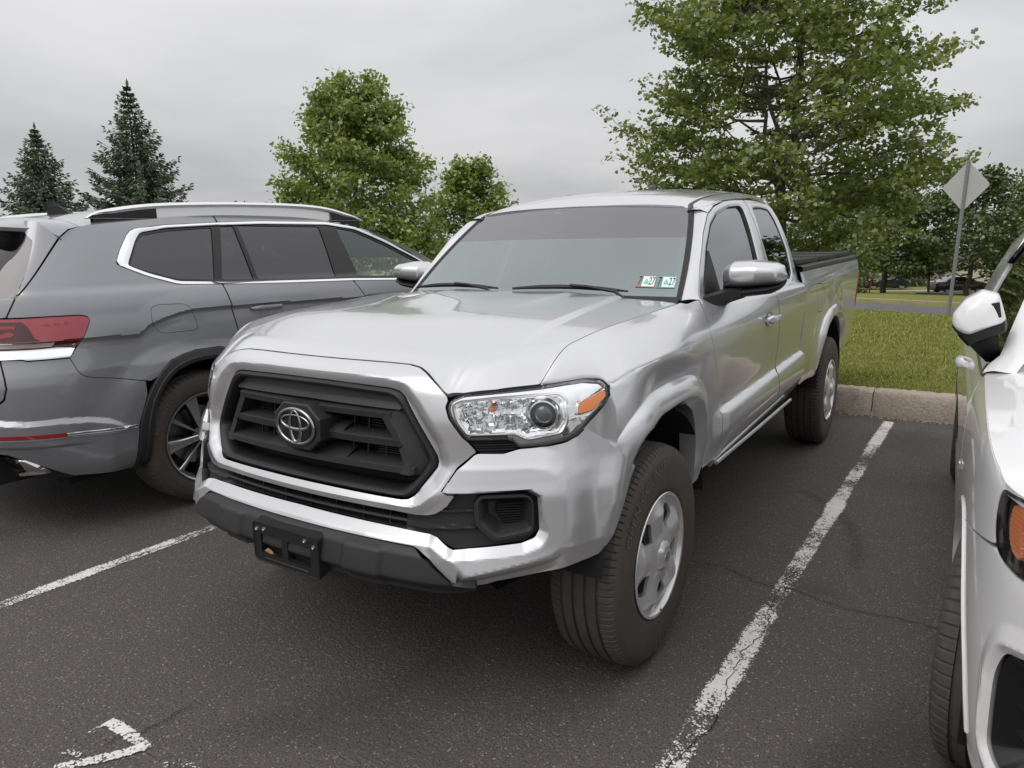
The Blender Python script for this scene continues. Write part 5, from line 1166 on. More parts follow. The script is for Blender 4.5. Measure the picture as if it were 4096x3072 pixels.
vpair('bumper_strip', loft([fo(np.linspace(.424, .752, 30), np.linspace(.5515, .577, 30)+a, o) for a, o in ((.000, -.004), (-.001, .005), (-.008, .008), (-.016, .005), (-.019, -.004))], close=False), M['chrome'], ang=50)
vpair('bumper_line', loft([fo(np.linspace(.424, 1.8, 60), np.interp(np.linspace(.424, 1.8, 60), [.424, .752, .94, 1.8], [.5275, .554, .5595, .562])+a, o) for a, o in ((0, -.002), (-.002, .005), (-.006, -.002))], close=False), M['chrome'], ang=50)
for s_, z_ in ((.748, .533), (.982, .543)):
    c = fo(np.array([s_]), np.array([z_]), .001)[0]; t = np.linspace(0, 2*math.pi, 20, endpoint=False)
    vpair('parking_sensor', loft([fo(s_+r*np.cos(t), z_+r*np.sin(t), o) for r, o in ((.0115, -.003), (.0105, .0005), (.009, .001), (.0085, -.002), (.0075, -.0005), (.001, -.0005))], cap1=True), M['grey'], both=False)
# diffuser and exhaust trims
XF = patch(lambda s, z: Wv(s, z, -.045), g(.70, 1.8, .02), g(.30, .52, .02), rim=0); vpair('diffuser', XF, M['trim'])
EO = [(.850, .372), (.955, .449), (1.105, .468), (1.40, .462), (1.40, .325), (1.286, .324), (1.024, .342), (.856, .358)]; EI = [(1.00, .372), (1.035, .400), (1.075, .440), (1.12, .448), (1.38, .442), (1.38, .352), (1.286, .350), (1.036, .362)]
vpair('exhaust_trim', ring(EO, EI, [(0, -.05), (0, -.006), (.15, .006), (.92, -.002), (1, -.008), (1, -.05)], Wv), M['chrome'], ang=30)
vpair('exhaust_fin', loft([Wv(np.array([1.18, 1.12, 1.10, 1.16])+d, np.array([.445, .36, .36, .445]), o) for d, o in ((0, -.015), (0, -.045))], cap0=True), M['chrome'])
vpair('exhaust_hole', patch(lambda s, z: Wv(s, z, -.048), g(.9, 1.42, .03), g(.32, .47, .02), rim=0), M['gap'])
# roof, windscreen, rails
ny, nx_ = 70, 15; ys = np.linspace(-.49, 2.28, ny); rows = []
for y in ys:
    zt = float(RTy(y)); s_ = -y if y > -.3 else float(np.interp(-y, -vpy(np.linspace(.3, 1.3, 200)), np.linspace(.3, 1.3, 200)))
    ex = float(Wv(np.array([s_]), np.array([zt-.031]))[0][0]); ex = min(ex, -.12)
    u = np.linspace(0, 1, nx_); xx = ex+(-.965-ex)*u; zz_ = zt-.031+(.066)*(1-(1-u)**3)
    rows.append(np.stack([xx, np.full(nx_, y)-(.05*u*(1-u)*0), zz_], 1))
u = np.linspace(0, 1, nx_); sx = np.interp(u, [0, 1], [-.168, -.965]); yr = -.600-.25*sst(0, .32, u); zr = 1.522+.085*u**.35
sp1 = np.stack([sx*.5+rows[0][:, 0]*.5, yr*.55-.49*.45, zr*.5+rows[0][:, 2]*.5+.012], 1); sp2 = np.stack([sx, yr, zr], 1)
spo = loft([rows[0]-[0, .004, 0], sp1, sp2, sp2+[0, .010, -.018], sp2+[0, .12, -.03]], close=False)
for k_ in (0, 1): obj('spoiler', *(spo if k_ == 0 else vmir(*spo)), M['grey'], SV, ang=40)
rf = loft(rows, close=False)
iw = int(np.searchsorted(ys, 1.36))
k = nx_-1; fm = [1 if (f // k) >= iw and (f % k) > 1 else 0 for f in range(len(rf[1]))]
o = obj('roof', *rf, [M['grey'], M['vwglass']], SV, ang=40, fmat=fm); o = obj('roof', *vmir(*rf), [M['grey'], M['vwglass']], SV, ang=40, fmat=fm)
rp = np.array([(-.433, 1.618), (-.40, 1.640), (-.34, 1.662), (-.275, 1.675), (-.099, 1.700), (.15, 1.718), (.4, 1.729), (.7, 1.736), (1.007, 1.735), (1.20, 1.722), (1.287, 1.708), (1.40, 1.682), (1.48, 1.660), (1.528, 1.640)])
fyv = np.linspace(rp[0, 0], rp[-1, 0], 60); fzv = spline(rp[:, 0], rp[:, 1])(fyv); hgt = np.interp(fyv, [-.433, -.30, 1.35, 1.528], [.006, .030, .030, .006])
RLv = loft([np.stack([np.full(60, -.235+dx), fyv, fzv-dz*hgt], 1) for dx, dz in ((-.016, .5), (-.010, .05), (.0, 0), (.012, .1), (.017, .5), (.012, .95), (-.010, 1.0))], cap0=True, cap1=True); vpair('roof_rail', RLv, M['satin'], ang=40)
for a, b in ((-.40, -.05), (1.25, 1.50)):
    yv = np.linspace(a, b, 10); zt = spline(rp[:, 0], rp[:, 1])(yv)-.012; zb2 = RTy(yv)-.03
    vpair('rail_foot', loft([np.stack([np.full(10, x), yv, z], 1) for x, z in ((-.224, zt), (-.222, zb2), (-.25, zb2), (-.248, zt))]), M['black'])
finp = [np.stack([np.array([-1, 0, 1, 0])*.022*(1-k)-.965, np.array([0, -.13, 0, .05])*(1-.82*k)+(-.16)-.10*k, np.full(4, 1.66+.085*k)], 1) for k in np.linspace(0, 1, 5)]
obj('roof_antenna', *loft(finp, cap1=True), M['gloss'], SV)
# door handle
def vh(s0, s1, z):
    t = np.linspace(0, 1, 16); th = np.linspace(0, 2*math.pi, 10, endpoint=False); off = .006+.030*np.sin(np.pi*t)**.4; r = np.interp(t, [0, .1, .5, .9, 1], [.006, .015, .016, .014, .006]); lp = []
    for q, o_, rr in zip(t, off, r): lp.append(Wv(np.full(10, s0+(s1-s0)*q), z+rr*np.sin(th)-.006*q*0, o_+.009*np.cos(th)))
    return loft(lp, cap0=True, cap1=True)
for a, b in ((-.345, -.575), (-1.45, -1.68)): vpair('door_handle', vh(a, b, 1.094), M['grey'], rdv if a > -1 else None)
vpair('handle_cup', loft([Wv(-.45+r*.085*np.cos(np.linspace(0, 6.28, 20, endpoint=False)), 1.088+r*.03*np.sin(np.linspace(0, 6.28, 20, endpoint=False)), o_) for r, o_ in ((1, .002), (.8, -.004), (.1, -.006))], cap1=True), M['grey'], both=False)
# sill, underbody, wheel wells, cabin
vpair('sill_cladding', loft([Wv(np.linspace(-2.3, -.45, 12), np.full(12, z), o_) for z, o_ in ((.36, .006), (.33, .02), (.27, .012), (.22, -.08))], close=False), M['trim'])
obj('underbody', *join(box((-.965, 1.0, .36), (1.55, 3.4, .20)), box((-.965, -.65, .42), (1.3, .65, .22)), box((-.965, 1.1, .78), (1.70, 1.6, .5)), box((-.965, -.62, .95), (1.45, .5, .36))), M['gap'], SV)
for cy in (0., 2.98):
    t = np.linspace(-.3, math.pi+.3, 26); w = join(loft([np.stack([np.full(26, x), cy+.425*np.cos(t), .42+.415*np.sin(t)], 1) for x in (-.42, -.002)], close=False), loft([np.stack([np.full(26, -.42), cy+r*np.cos(t), .42+r*np.sin(t)], 1) for r in (.02, .425)], close=False)); vpair('wheel_well', w, M['liner'])
vpair('front_seat', box((-.55, 1.35, 1.10), (.5, .18, .6), .05), M['cloth']); vpair('headrest', box((-.55, 1.36, 1.46), (.26, .1, .17), .04), M['cloth'])
vpair('rear_seat', box((-.55, .35, 1.05), (.5, .18, .55), .05), M['cloth']); vpair('headrest', box((-.55, .36, 1.38), (.26, .1, .17), .04), M['cloth'])
obj('dashboard', *box((-.965, 2.0, 1.08), (1.5, .4, .24), .05), M['interior'], SV)
obj('front_end', *loft([np.stack([-.965+np.array([-.95, -.8, 0, .8, .95])*w, 3.55+np.array([.0, .25, .35, .25, 0])+d, np.full(5, z)], 1) for z, w, d in ((.28, .95, -.1), (.5, 1, 0), (.85, 1, 0), (1.02, .97, -.08), (1.10, .92, -.75), (1.16, .88, -1.35))], close=False), M['grey'], SV, ang=60)
# alloy wheels
def alloy(T, c, sg, rot=0., text=None, wide=.030, rad=.381, wid=.255, rr=.262):
    Wh = empty('wheel', c); Wh.parent = T
    if sg < 0: Wh.rotation_euler = (0, 0, math.pi)
    ty = tyre(Wh, rad, wid, rr-.012, None, 1, nb=72)
    w = wid/2
    if text: arc_text(text, (rad+rr)/2+.005, .036, w+.0006, R(-52), 1.15, ty)
    obj('rim', *lathe([(w-.06, rr-.035), (w-.03, rr-.022), (w-.012, rr-.012), (w-.004, rr-.004), (w-.003, rr), (w-.008, rr+.002), (w-.02, rr-.004), (-w+.02, rr-.012)], 72), M['spoke'], Wh, ang=40)
    obj('rim_barrel', *lathe([(w-.035, rr-.024), (-w+.03, rr-.03), (-w+.03, .05)], 60), M['gloss'], Wh)
    obj('brake_disc', *lathe([(-.01, .06), (-.01, .17), (-.03, .17)], 40), M['screw'], Wh)
    for k in range(10):
        a = rot+k*math.pi/5; wd = wide if k % 2 == 0 else wide*.38
        rs = np.array([.045, .09, .14, .19, rr-.014]); xs_ = np.array([w-.045, w-.040, w-.028, w-.016, w-.010]); ww = wd*np.array([.55, .60, .75, .95, 1.25])
        ct, st = math.cos(a), math.sin(a); f = lambda x, q, r: np.array([x, -r*st+q*ct, r*ct+q*st])
        lp = [np.array([f(x-.045, -q*1.15, r), f(x-.004, -q, r), f(x, -q*.7, r), f(x, q*.7, r), f(x-.004, q, r), f(x-.045, q*1.15, r)]) for x, q, r in zip(xs_, ww, rs)]
        V_, F_ = loft(lp, close=False); fm = [(0 if (i % 5) in (1, 2, 3) else 1) for i in range(len(F_))]
        obj('spoke', V_, F_, [M['spoke'], M['gloss']], Wh, ang=25, fmat=fm)
    obj('hub_cap', *lathe([(w-.036, .0001), (w-.036, .030), (w-.040, .034), (w-.055, .06), (w-.07, .07)], 30), M['gloss'], Wh)
    for k in range(5):
        q = rot+k*math.tau/5+.3; obj('wheel_nut', *lathe([(w-.045, .0001), (w-.045, .009), (w-.07, .010)], 8, 0, (0, .056*math.cos(q), .056*math.sin(q))), M['screw'], Wh)
    obj('valve', *tube([(w-.05, -.15, -.155), (w-.035, -.16, -.163)], .004, 6), M['screw'], Wh)
    return Wh
for y, x, sg in ((0, -.1275, 1), (0, -1.8025, -1), (2.98, -.1275, 1), (2.98, -1.8025, -1)):
    alloy(SV, (x, y, .381), sg, R(-65)+.25, 'BRIDGESTONE' if sg > 0 else None)

patch = _patch0
# ================================================================== white SUV on the right (nose towards the camera); coordinates in world metres, moved under its empty
WL = np.array([2.68, .08, 0.]); WC = empty('white_suv', tuple(WL)); tagit(WC, 'white SUV with black door mirror base, cut off by the right edge of the photo', 'suv')
#WSURF
_ay = [3.75, 3.0, 2.0, 1.2, .5, .0, -.30, -.50, -.65, -.75, -.84, -.89, -.90]; _ax = [1.655, 1.668, 1.700, 1.722, 1.742, 1.758, 1.778, 1.812, 1.872, 1.955, 2.12, 2.40, 2.68]
_as = np.concatenate([[0], np.cumsum(np.hypot(np.diff(_ax), np.diff(_ay)))]); _as = _as-np.interp(0, [-_ay[4], -_ay[5]], [_as[4], _as[5]])
apx = spline(_as, _ax); apy = spline(_as, _ay)
aoff = pchip([.16, .22, .30, .45, .60, .75, .86, .92, .97, 1.02, 1.04, 1.10, 1.25, 1.40, 1.50, 1.56], [-.12, -.05, -.012, .0, .004, .002, -.004, -.012, -.030, -.055, -.085, -.110, -.170, -.240, -.30, -.38])
afr = pchip([.16, .22, .32, .45, .60, .75, .86, .95, 1.1, 1.56], [-.10, -.05, -.01, .0, .0, -.005, -.035, -.10, -.3, -.6])
def W3(s, z, off=0.):
    s = np.asarray(s, float); z = np.asarray(z, float); e = 1e-3
    a = apx(s+e)-apx(s-e); b = apy(s+e)-apy(s-e); l = np.hypot(a, b); nx, ny = b/l, -a/l
    k = sst(.45, .95, s); o = aoff(z)*(1-k)+afr(z)*k+off
    return np.stack([apx(s)+nx*o, apy(s)+ny*o, z+0*s], -1)
#END
def aw(name, XF, m, ang=35, both=True, parent=None, **k):
    X = np.array(XF[0], float); o = obj(name, X-WL, XF[1], m, parent or WC, ang=ang, **k)
    if both:
        Y = X.copy(); Y[:, 0] = 5.36-Y[:, 0]; obj(name, Y-WL, [tuple(reversed(f)) for f in XF[1]], m, parent or WC, ang=ang, **k)
    return o
AAR = [(a, b) for a, b in [(.45, .10), (.425, .33), (.42, .366), (.375, .47), (.31, .555), (.22, .64), (.12, .695), (.02, .718), (-.09, .712), (-.20, .672), (-.30, .60), (-.37, .50), (-.405, .36), (-.41, .10)]]
AHD = rnd([(.468, .926), (.474, .880), (.487, .844), (.512, .811), (.545, .800), (.60, .795), (.72, .80), (.98, .825), (.98, .885), (.74, .918), (.56, .932)], .015, 3)
AGR = rnd([(.610, .630), (.588, .592), (.574, .553), (.568, .469), (.565, .393), (.60, .375), (.70, .36), (.84, .38), (.84, .62), (.70, .655)], .02, 3)
AFE = [(.470, .942), (.466, .928), (.470, .884), (.484, .848), (.502, .812), (.26, .76), (.037, .714), (-.20, .66), (-.36, .52), (-.42, .20), (-.60, .20), (-.62, .60), (-.60, .95), (-.646, .995), (.095, .962), (.404, .945)]
aw('front_fender', patch(W3, g(-.68, .55, .008), g(.20, 1.02, .007), keep=[AFE], holes=[AAR], gap=.002, rim=.014), M['white'])
ABM = [(.502, .808), (.26, .757), (.037, .711), (.20, .60), (.36, .45), (.42, .30), (.47, .27), (.60, .22), (1.548, .20), (1.548, .33), (.90, .34), (.86, .62), (.90, .80), (.72, .797), (.60, .792), (.545, .797)]
def abo(s, z):
    d = sdp(s, z, AGR); return .010*lin(-.06, -.02, d)-.016*lin(-.02, 0, d)+.012*lin(.30, .24, z)
aw('front_bumper', patch(lambda s, z: W3(s, z, abo(s, z)), g(0, 1.548, .007), g(.19, .83, .006), keep=[ABM], holes=[AAR, AGR], gap=.002, rim=.02), M['white'])
# arch lip
def a_arc(P, n=60):
    P = np.array(P, float); l = np.concatenate([[0], np.cumsum(np.linalg.norm(np.diff(P, axis=0), axis=1))]); t = np.linspace(0, l[-1], n); k = np.stack([np.interp(t, l, P[:, 0]), np.interp(t, l, P[:, 1])], 1)
    for _ in range(2): k[1:-1] = (k[:-2]+2*k[1:-1]+k[2:])/4
    return k
q = a_arc(AAR[1:-1]); qo = (q-[0, .33])*1.05+[0, .33]
aw('arch_lip', loft([W3(*qo.T, -.004), W3(*(qo*.6+q*.4).T, .005), W3(*q.T, .005), W3(*q.T, -.035)], close=False), M['white'])
# air intake
XF = patch(lambda s, z: W3(s, z, -.012-.05*lin(0, .05, sdp(s, z, AGR))), g(.55, .86, .006), g(.35, .67, .006), keep=[AGR], rim=0); IN = aw('air_intake', XF, M['gloss'], ang=40)
for k in range(4):
    z = .44+.055*k; aw('intake_slat', loft([W3(np.linspace(.62, .84, 8), np.full(8, z)+np.linspace(.03, 0, 8), o_) for o_ in (-.055, -.03)]+[W3(np.linspace(.62, .84, 8), np.full(8, z-.012)+np.linspace(.03, 0, 8), -.04)], close=False), M['black'], both=False, parent=IN)
aw('main_grille', patch(lambda s, z: W3(s, z, -.02), g(.86, 1.548, .05), g(.33, .82, .05), rim=0), M['gloss'])
# headlight
AH = empty('headlight'); AH.parent = WC
XF = patch(lambda s, z: W3(s, z, .002), g(.45, 1.0, .01), g(.78, .94, .006), keep=[AHD], gap=.004, rim=0); aw('lens', XF, M['clear'], parent=AH)
aw('housing', patch(lambda s, z: W3(s, z, -.012-.035*lin(0, .02, sdp(s, z, AHD))), g(.45, 1.0, .008), g(.78, .94, .006), keep=[AHD], rim=0), M['black'], parent=AH)
aw('seal', ring(AHD, [((a-.70)*.975+.70, (b-.865)*.90+.865) for a, b in AHD], [(0, -.02), (0, -.001), (1, -.001), (1, -.03)], W3), M['gloss'], parent=AH)
AMB = rnd([(.503, .900), (.505, .870), (.525, .832), (.55, .815), (.580, .812), (.572, .835), (.560, .855), (.555, .905), (.53, .912)], .008, 3)
M['amber2'] = mat('amber_lamp', (.72, .22, .09), .3, 0., Coat_Weight=1.)
aw('turn_lamp', patch(lambda s, z: W3(s, z, -.016+.0005*np.sin(z*700)), g(.49, .6, .004), g(.80, .92, .003), keep=[AMB], rim=.01), M['amber2'], parent=AH, ang=50)
aw('lamp_insert', patch(lambda s, z: W3(s, z, -.022+.01*np.sin(s*60)), g(.585, .97, .01), g(.82, .92, .01), keep=[[(.59, .825), (.95, .835), (.95, .88), (.74, .905), (.58, .91)]], rim=.01), M['hl'], parent=AH)
# hood with its side crease
ns, ntt = 60, 24; ss = np.linspace(-.655, .98, ns); zc = np.interp(ss, [-.66, .095, .404, .47, .60, .75, .98], [1.000, .966, .948, .938, .934, .922, .888]); ed = W3(ss, zc, .0); rows = []
for t in np.linspace(0, 1, ntt):
    q = ed.copy(); q[:, 0] = ed[:, 0]+(2.68-ed[:, 0])*t; yc = np.interp(ss, [-.655, .6, .98], [.70, -.62, -.84]); q[:, 1] = ed[:, 1]+(yc-ed[:, 1])*t
    q[:, 2] = zc+(.085-.03*lin(.2, .98, ss))*(1-(1-t)**2.2)+.020*sst(.13, .20, t)*sst(.7, .2, ss); rows.append(q)
aw('hood', loft([ed-[0, 0, .02]]+rows, close=False), M['white'], ang=30)
# doors
def adoor(a, b, name):
    P = [(a, .985), (a, .24), (b, .24), (b, .985)]
    fn = lambda s, z: W3(s, z, -.020*lin(.62, .50, z)*lin(.30, .42, z)+.006*sst(.04, .0, np.abs(z-.88)))
    return aw(name, patch(fn, g(min(a, b)-.01, max(a, b)+.01, .012), g(.22, 1.0, .008), keep=[P], gap=.003, rim=.014), M['white'])
d1 = adoor(-1.70, -.625, 'front_door'); d2 = adoor(-2.70, -1.706, 'rear_door')
aw('quarter_panel', patch(W3, g(-3.74, -2.70, .02), g(.24, 1.56, .015), keep=[[(-3.74, .24), (-2.706, .24), (-2.706, .99), (-2.75, 1.30), (-3.0, 1.52), (-3.7, 1.40)]], holes=[[(-3.1, .10), (-3.09, .45), (-2.95, .66), (-2.75, .72), (-2.7, .72), (-2.7, .1)]], rim=.014), M['white'])
def ah(s0, z):
    t = np.linspace(0, 1, 14); th = np.linspace(0, 2*math.pi, 10, endpoint=False); lp = []
    for q in t: lp.append(W3(np.full(10, s0-.20*q), z+np.interp(q, [0, .15, .8, 1], [.012, .024, .018, .006])*np.sin(th), .006+.034*math.sin(math.pi*q)**.5+.010*np.cos(th)))
    return loft(lp, cap0=True, cap1=True)
aw('door_handle', ah(-1.42, .90), M['white'], parent=d1); aw('door_handle', ah(-2.42, .92), M['white'], parent=d2)
aw('fender_badge', box((1.735, .52, .70), (.008, .055, .022), .003), M['chrome'], both=False)
# greenhouse: pillars black, glass dark
GB = [(-.60, 1.0), (-2.70, 1.0), (-2.74, 1.30), (-2.5, 1.47), (-1.9, 1.50), (-1.45, 1.46), (-1.10, 1.33)]
aw('side_windows', patch(lambda s, z: W3(s, z, -.012), g(-2.8, -.55, .03), g(.99, 1.52, .02), keep=[rnd(GB, .03, 3)], rim=0), M['vwglass'])
pil = np.array([(-.60, 1.0), (-.85, 1.155), (-1.10, 1.33), (-1.45, 1.462), (-1.9, 1.505), (-2.5, 1.475), (-2.74, 1.30)])
pp = a_arc(pil, 50); pin = a_arc(pil+np.array([(-.03, -.004), (-.03, -.02), (-.03, -.03), (-.01, -.035), (0, -.035), (.02, -.035), (.03, -.01)]), 50)
aw('window_frame', loft([W3(*pp.T, .012), W3(*(pp*.5+pin*.5).T, .010), W3(*pin.T, -.004), W3(*pin.T, -.02)], close=False), M['gloss'])
aw('belt_trim', loft([W3(np.linspace(-2.72, -.60, 20), np.full(20, z), o_) for z, o_ in ((.985, .0), (.990, .012), (1.003, .012), (1.006, -.01))], close=False), M['gloss'])
wt = np.linspace(0, 1, 12); wa = W3(*pp[:28].T, .012)
aw('windshield_pillar', loft([wa-[0, 0, .002], wa+[.03, -.035, .012], wa+[.09, -.05, .008]], close=False), M['white'], ang=60)
ws_ = [wa+[.09, -.05, .006]]+[np.stack([(wa[:, 0]+.09)+(2.68-wa[:, 0]-.09)*t, wa[:, 1]-.05-.16*(1-(1-t)**2)*1, wa[:, 2]+.006+.03*t], 1) for t in (.3, .6, 1)]
aw('windshield', loft(ws_, close=False), M['windshield'])
ra = W3(*pp[24:].T, .012); aw('roof', loft([ra-[0, 0, .003], ra+[.05, 0, .02]]+[np.stack([ra[:, 0]+(2.68-ra[:, 0])*t, ra[:, 1], ra[:, 2]+.03+.04*t], 1) for t in (.3, .7, 1)], close=False), M['white'], ang=60)
# door mirror
def mshell(P, rows, cen):
    """faceted shell: outline P (x, z) pulled towards cen in steps (scale, y)"""
    P = np.array(rnd(P, .010, 3)); c = np.array(cen); return loft([np.stack([c[0]+(P[:, 0]-c[0])*w, np.full(len(P), y), c[1]+(P[:, 1]-c[1])*w], 1) for w, y in rows], cap1=True)
Pu = [(1.667, 1.150), (1.668, 1.185), (1.698, 1.232), (1.745, 1.262), (1.797, 1.250), (1.812, 1.205), (1.824, 1.163), (1.78, 1.142), (1.722, 1.112), (1.70, 1.118), (1.678, 1.132)]
AM_ = aw('door_mirror', mshell(Pu, [(1, .80), (1.0, .70), (.97, .675), (.90, .655), (.74, .640), (.40, .630), (.02, .628)], (1.722, 1.135)), M['white'], ang=40)
Pl = [(1.668, 1.155), (1.70, 1.16), (1.80, 1.19), (1.826, 1.166), (1.829, 1.130), (1.777, 1.098), (1.722, 1.070), (1.690, 1.105)]
aw('mirror_base', mshell(Pl, [(1, .81), (.99, .69), (.93, .665), (.7, .650), (.02, .645)], (1.735, 1.118)), M['black'], parent=AM_, ang=40)
aw('mirror_lamp', loft([np.array([(1.668, y, 1.150), (1.690, y-.01, 1.120), (1.700, y-.01, 1.112), (1.695, y-.01, 1.106), (1.672, y, 1.136)]) for y in (.72, .672)], cap1=True), M['lens_dark'], parent=AM_, both=False)
aw('mirror_stalk', loft([np.stack([c[0]+np.array([-1, 1, 1, -1])*w, c[1]+np.array([-1, -1, 1, 1])*.05, np.full(4, c[2])+np.array([0, .012, .012, 0])], 1) for c, w in (((1.755, .72, 1.10), .05), ((1.775, .74, 1.06), .035), ((1.81, .78, 1.015), .03))], cap1=True), M['black'], parent=AM_, ang=60)
aw('mirror_panel', loft([np.array([(1.776, y+.008, 1.224), (1.798, y+.020, 1.228), (1.808, y+.020, 1.180), (1.784, y+.006, 1.168)]) for y in (.67, .632)], cap1=True), M['gloss'], parent=AM_, both=False, ang=30)
# wheels, wells, underside
for (x, y, sg, st) in ((1.885, .02, -1, R(-9)), (3.475, .02, 1, R(-9)), (1.80, 2.76, -1, 0), (3.56, 2.76, 1, 0)):
    Wx = alloy(WC, (x-WL[0], y-WL[1], .358), sg, .3, rad=.358, wid=.235, rr=.245); Wx.rotation_euler = (0, 0, (math.pi if sg < 0 else 0)+st)
for cy in (.02, 2.76):
    t = np.linspace(-.3, math.pi+.3, 24); x0 = 1.79 if cy < 1 else 1.70
    aw('wheel_well', join(loft([np.stack([np.full(24, x), cy+.40*np.cos(t), .36+.375*np.sin(t)], 1) for x in (x0, 2.2)], close=False), loft([np.stack([np.full(24, 2.2), cy+r*np.cos(t), .36+r*np.sin(t)], 1) for r in (.02, .40)], close=False)), M['liner'])
aw('underbody', join(box((2.68, 1.4, .36), (1.45, 3.6, .22)), box((2.68, 1.7, .7), (1.72, 1.7, .56)), box((2.68, -.2, .6), (1.2, .9, .5))), M['gap'], both=False)
aw('seat', box((2.25, 1.55, 1.0), (.5, .2, .6), .05), M['cloth'])
# ================================================================== trees
def leaf_mat(name, stops, trans=.42, gloss=.09):
    m = bpy.data.materials.new(name); m.use_nodes = True; t = NT(m); t.t.nodes.clear()
    r = t.n('ShaderNodeNewGeometry').outputs['Random Per Island']; v = t.coord(); n_ = t.noise(v, .55, 3, .6)
    k = t.math('ADD', t.math('MULTIPLY', r, .55), t.math('MULTIPLY', n_, .50)); c = t.ramp(k, stops)
    d = t.n('ShaderNodeBsdfDiffuse', {'Color': c}).outputs[0]; tr = t.n('ShaderNodeBsdfTranslucent', {'Color': t.mix(.5, c, rgb(.16, .20, .02))}).outputs[0]
    x = t.n('ShaderNodeMixShader', {0: trans, 1: d, 2: tr}).outputs[0]; gl = t.n('ShaderNodeBsdfGlossy', {'Color': rgb(.9, .95, .9), 'Roughness': .45}).outputs[0]
    x = t.n('ShaderNodeMixShader', {0: gloss, 1: x, 2: gl}).outputs[0]; o = t.n('ShaderNodeOutputMaterial'); t.l(x, o.inputs[0]); return m
M['maple'] = leaf_mat('maple_leaves', [(.15, (0.107, 0.154, 0.042)), (.45, (0.202, 0.263, 0.067)), (.72, (0.318, 0.361, 0.087)), (.95, (0.508, 0.492, 0.144))])
M['maple2'] = leaf_mat('round_maple_leaves', [(.15, (0.122, 0.187, 0.041)), (.45, (0.246, 0.328, 0.067)), (.75, (0.394, 0.456, 0.103)), (.95, (0.553, 0.572, 0.193))])
M['darkleaf'] = leaf_mat('dark_tree_leaves', [(.15, (0.033, 0.060, 0.018)), (.5, (0.071, 0.113, 0.030)), (.85, (0.143, 0.194, 0.051))], .3)
M['midleaf'] = leaf_mat('mid_tree_leaves', [(.15, (0.071, 0.117, 0.028)), (.5, (0.144, 0.207, 0.047)), (.85, (0.251, 0.297, 0.078))], .35)
M['needle'] = leaf_mat('spruce_needles', [(.15, (0.032, 0.049, 0.029)), (.5, (0.063, 0.095, 0.049)), (.9, (0.124, 0.169, 0.081))], .1)
def bark():
    m = mat('bark', (.10, .085, .07), .9); t = NT(m); v = t.n('ShaderNodeMapping', {0: t.coord(), 3: (9, 9, 1.4)}).outputs[0]; a = t.noise(v, 2.2, 5, .65); t.l(t.mix(a, rgb(.045, .038, .032), rgb(.17, .150, .128)), t.b.inputs['Base Color']); t.bump(a, .8, .03); return m
M['bark'] = bark()
LEAF = np.array([(0, 0, 0), (-.46, .36, .06), (-.20, .52, .0), (-.30, .80, .05), (0, 1.05, 0), (.30, .80, .05), (.20, .52, 0), (.46, .36, .06)])
LOOP = np.array([0, 4, 3, 2, 1, 0, 7, 6, 5, 4]); CNT = [5, 5]
def leaves(name, C, size, m, parent, rr, up=.5, simple=False):
    """one leaf shape per centre, random turn, loosely facing up and outwards"""
    n = len(C); T = LEAF if not simple else np.array([(0, 0, 0), (-.42, .45, .08), (0, 1, 0), (.42, .45, .08)]); k = len(T)
    nz = rr.normal(0, 1, (n, 3)); nz /= np.linalg.norm(nz, axis=1, keepdims=True); nz = nz*(1-up)+np.array([0, 0, 1.])*up; nz /= np.linalg.norm(nz, axis=1, keepdims=True)
    d = rr.normal(0, 1, (n, 3)); d[:, 2] -= .35; d -= nz*(d*nz).sum(1, keepdims=True); d /= np.linalg.norm(d, axis=1, keepdims=True)+1e-9; b = np.cross(d, nz); s = size*rr.uniform(.6, 1.25, n)[:, None, None]
    V = C[:, None, :]+s*(T[None, :, 0:1]*b[:, None, :]+T[None, :, 1:2]*d[:, None, :]+T[None, :, 2:3]*nz[:, None, :])
    lp = (LOOP if not simple else np.array([0, 2, 1, 0, 3, 2])); cn = CNT if not simple else [3, 3]
    L_ = (np.arange(n)[:, None]*k+lp[None, :]).ravel()
    return fast_mesh(name, V.reshape(-1, 3), L_, np.tile(cn, n), m, parent)
def wig(a, b, n, amp, rr, sag=0.):
    t = np.linspace(0, 1, n)[:, None]; P = a+(b-a)*t; j = rr.normal(0, amp, (n, 3)); j[0] = j[-1] = 0; P = P+j; P[:, 2] += sag*np.sin(t[:, 0]*math.pi); return P
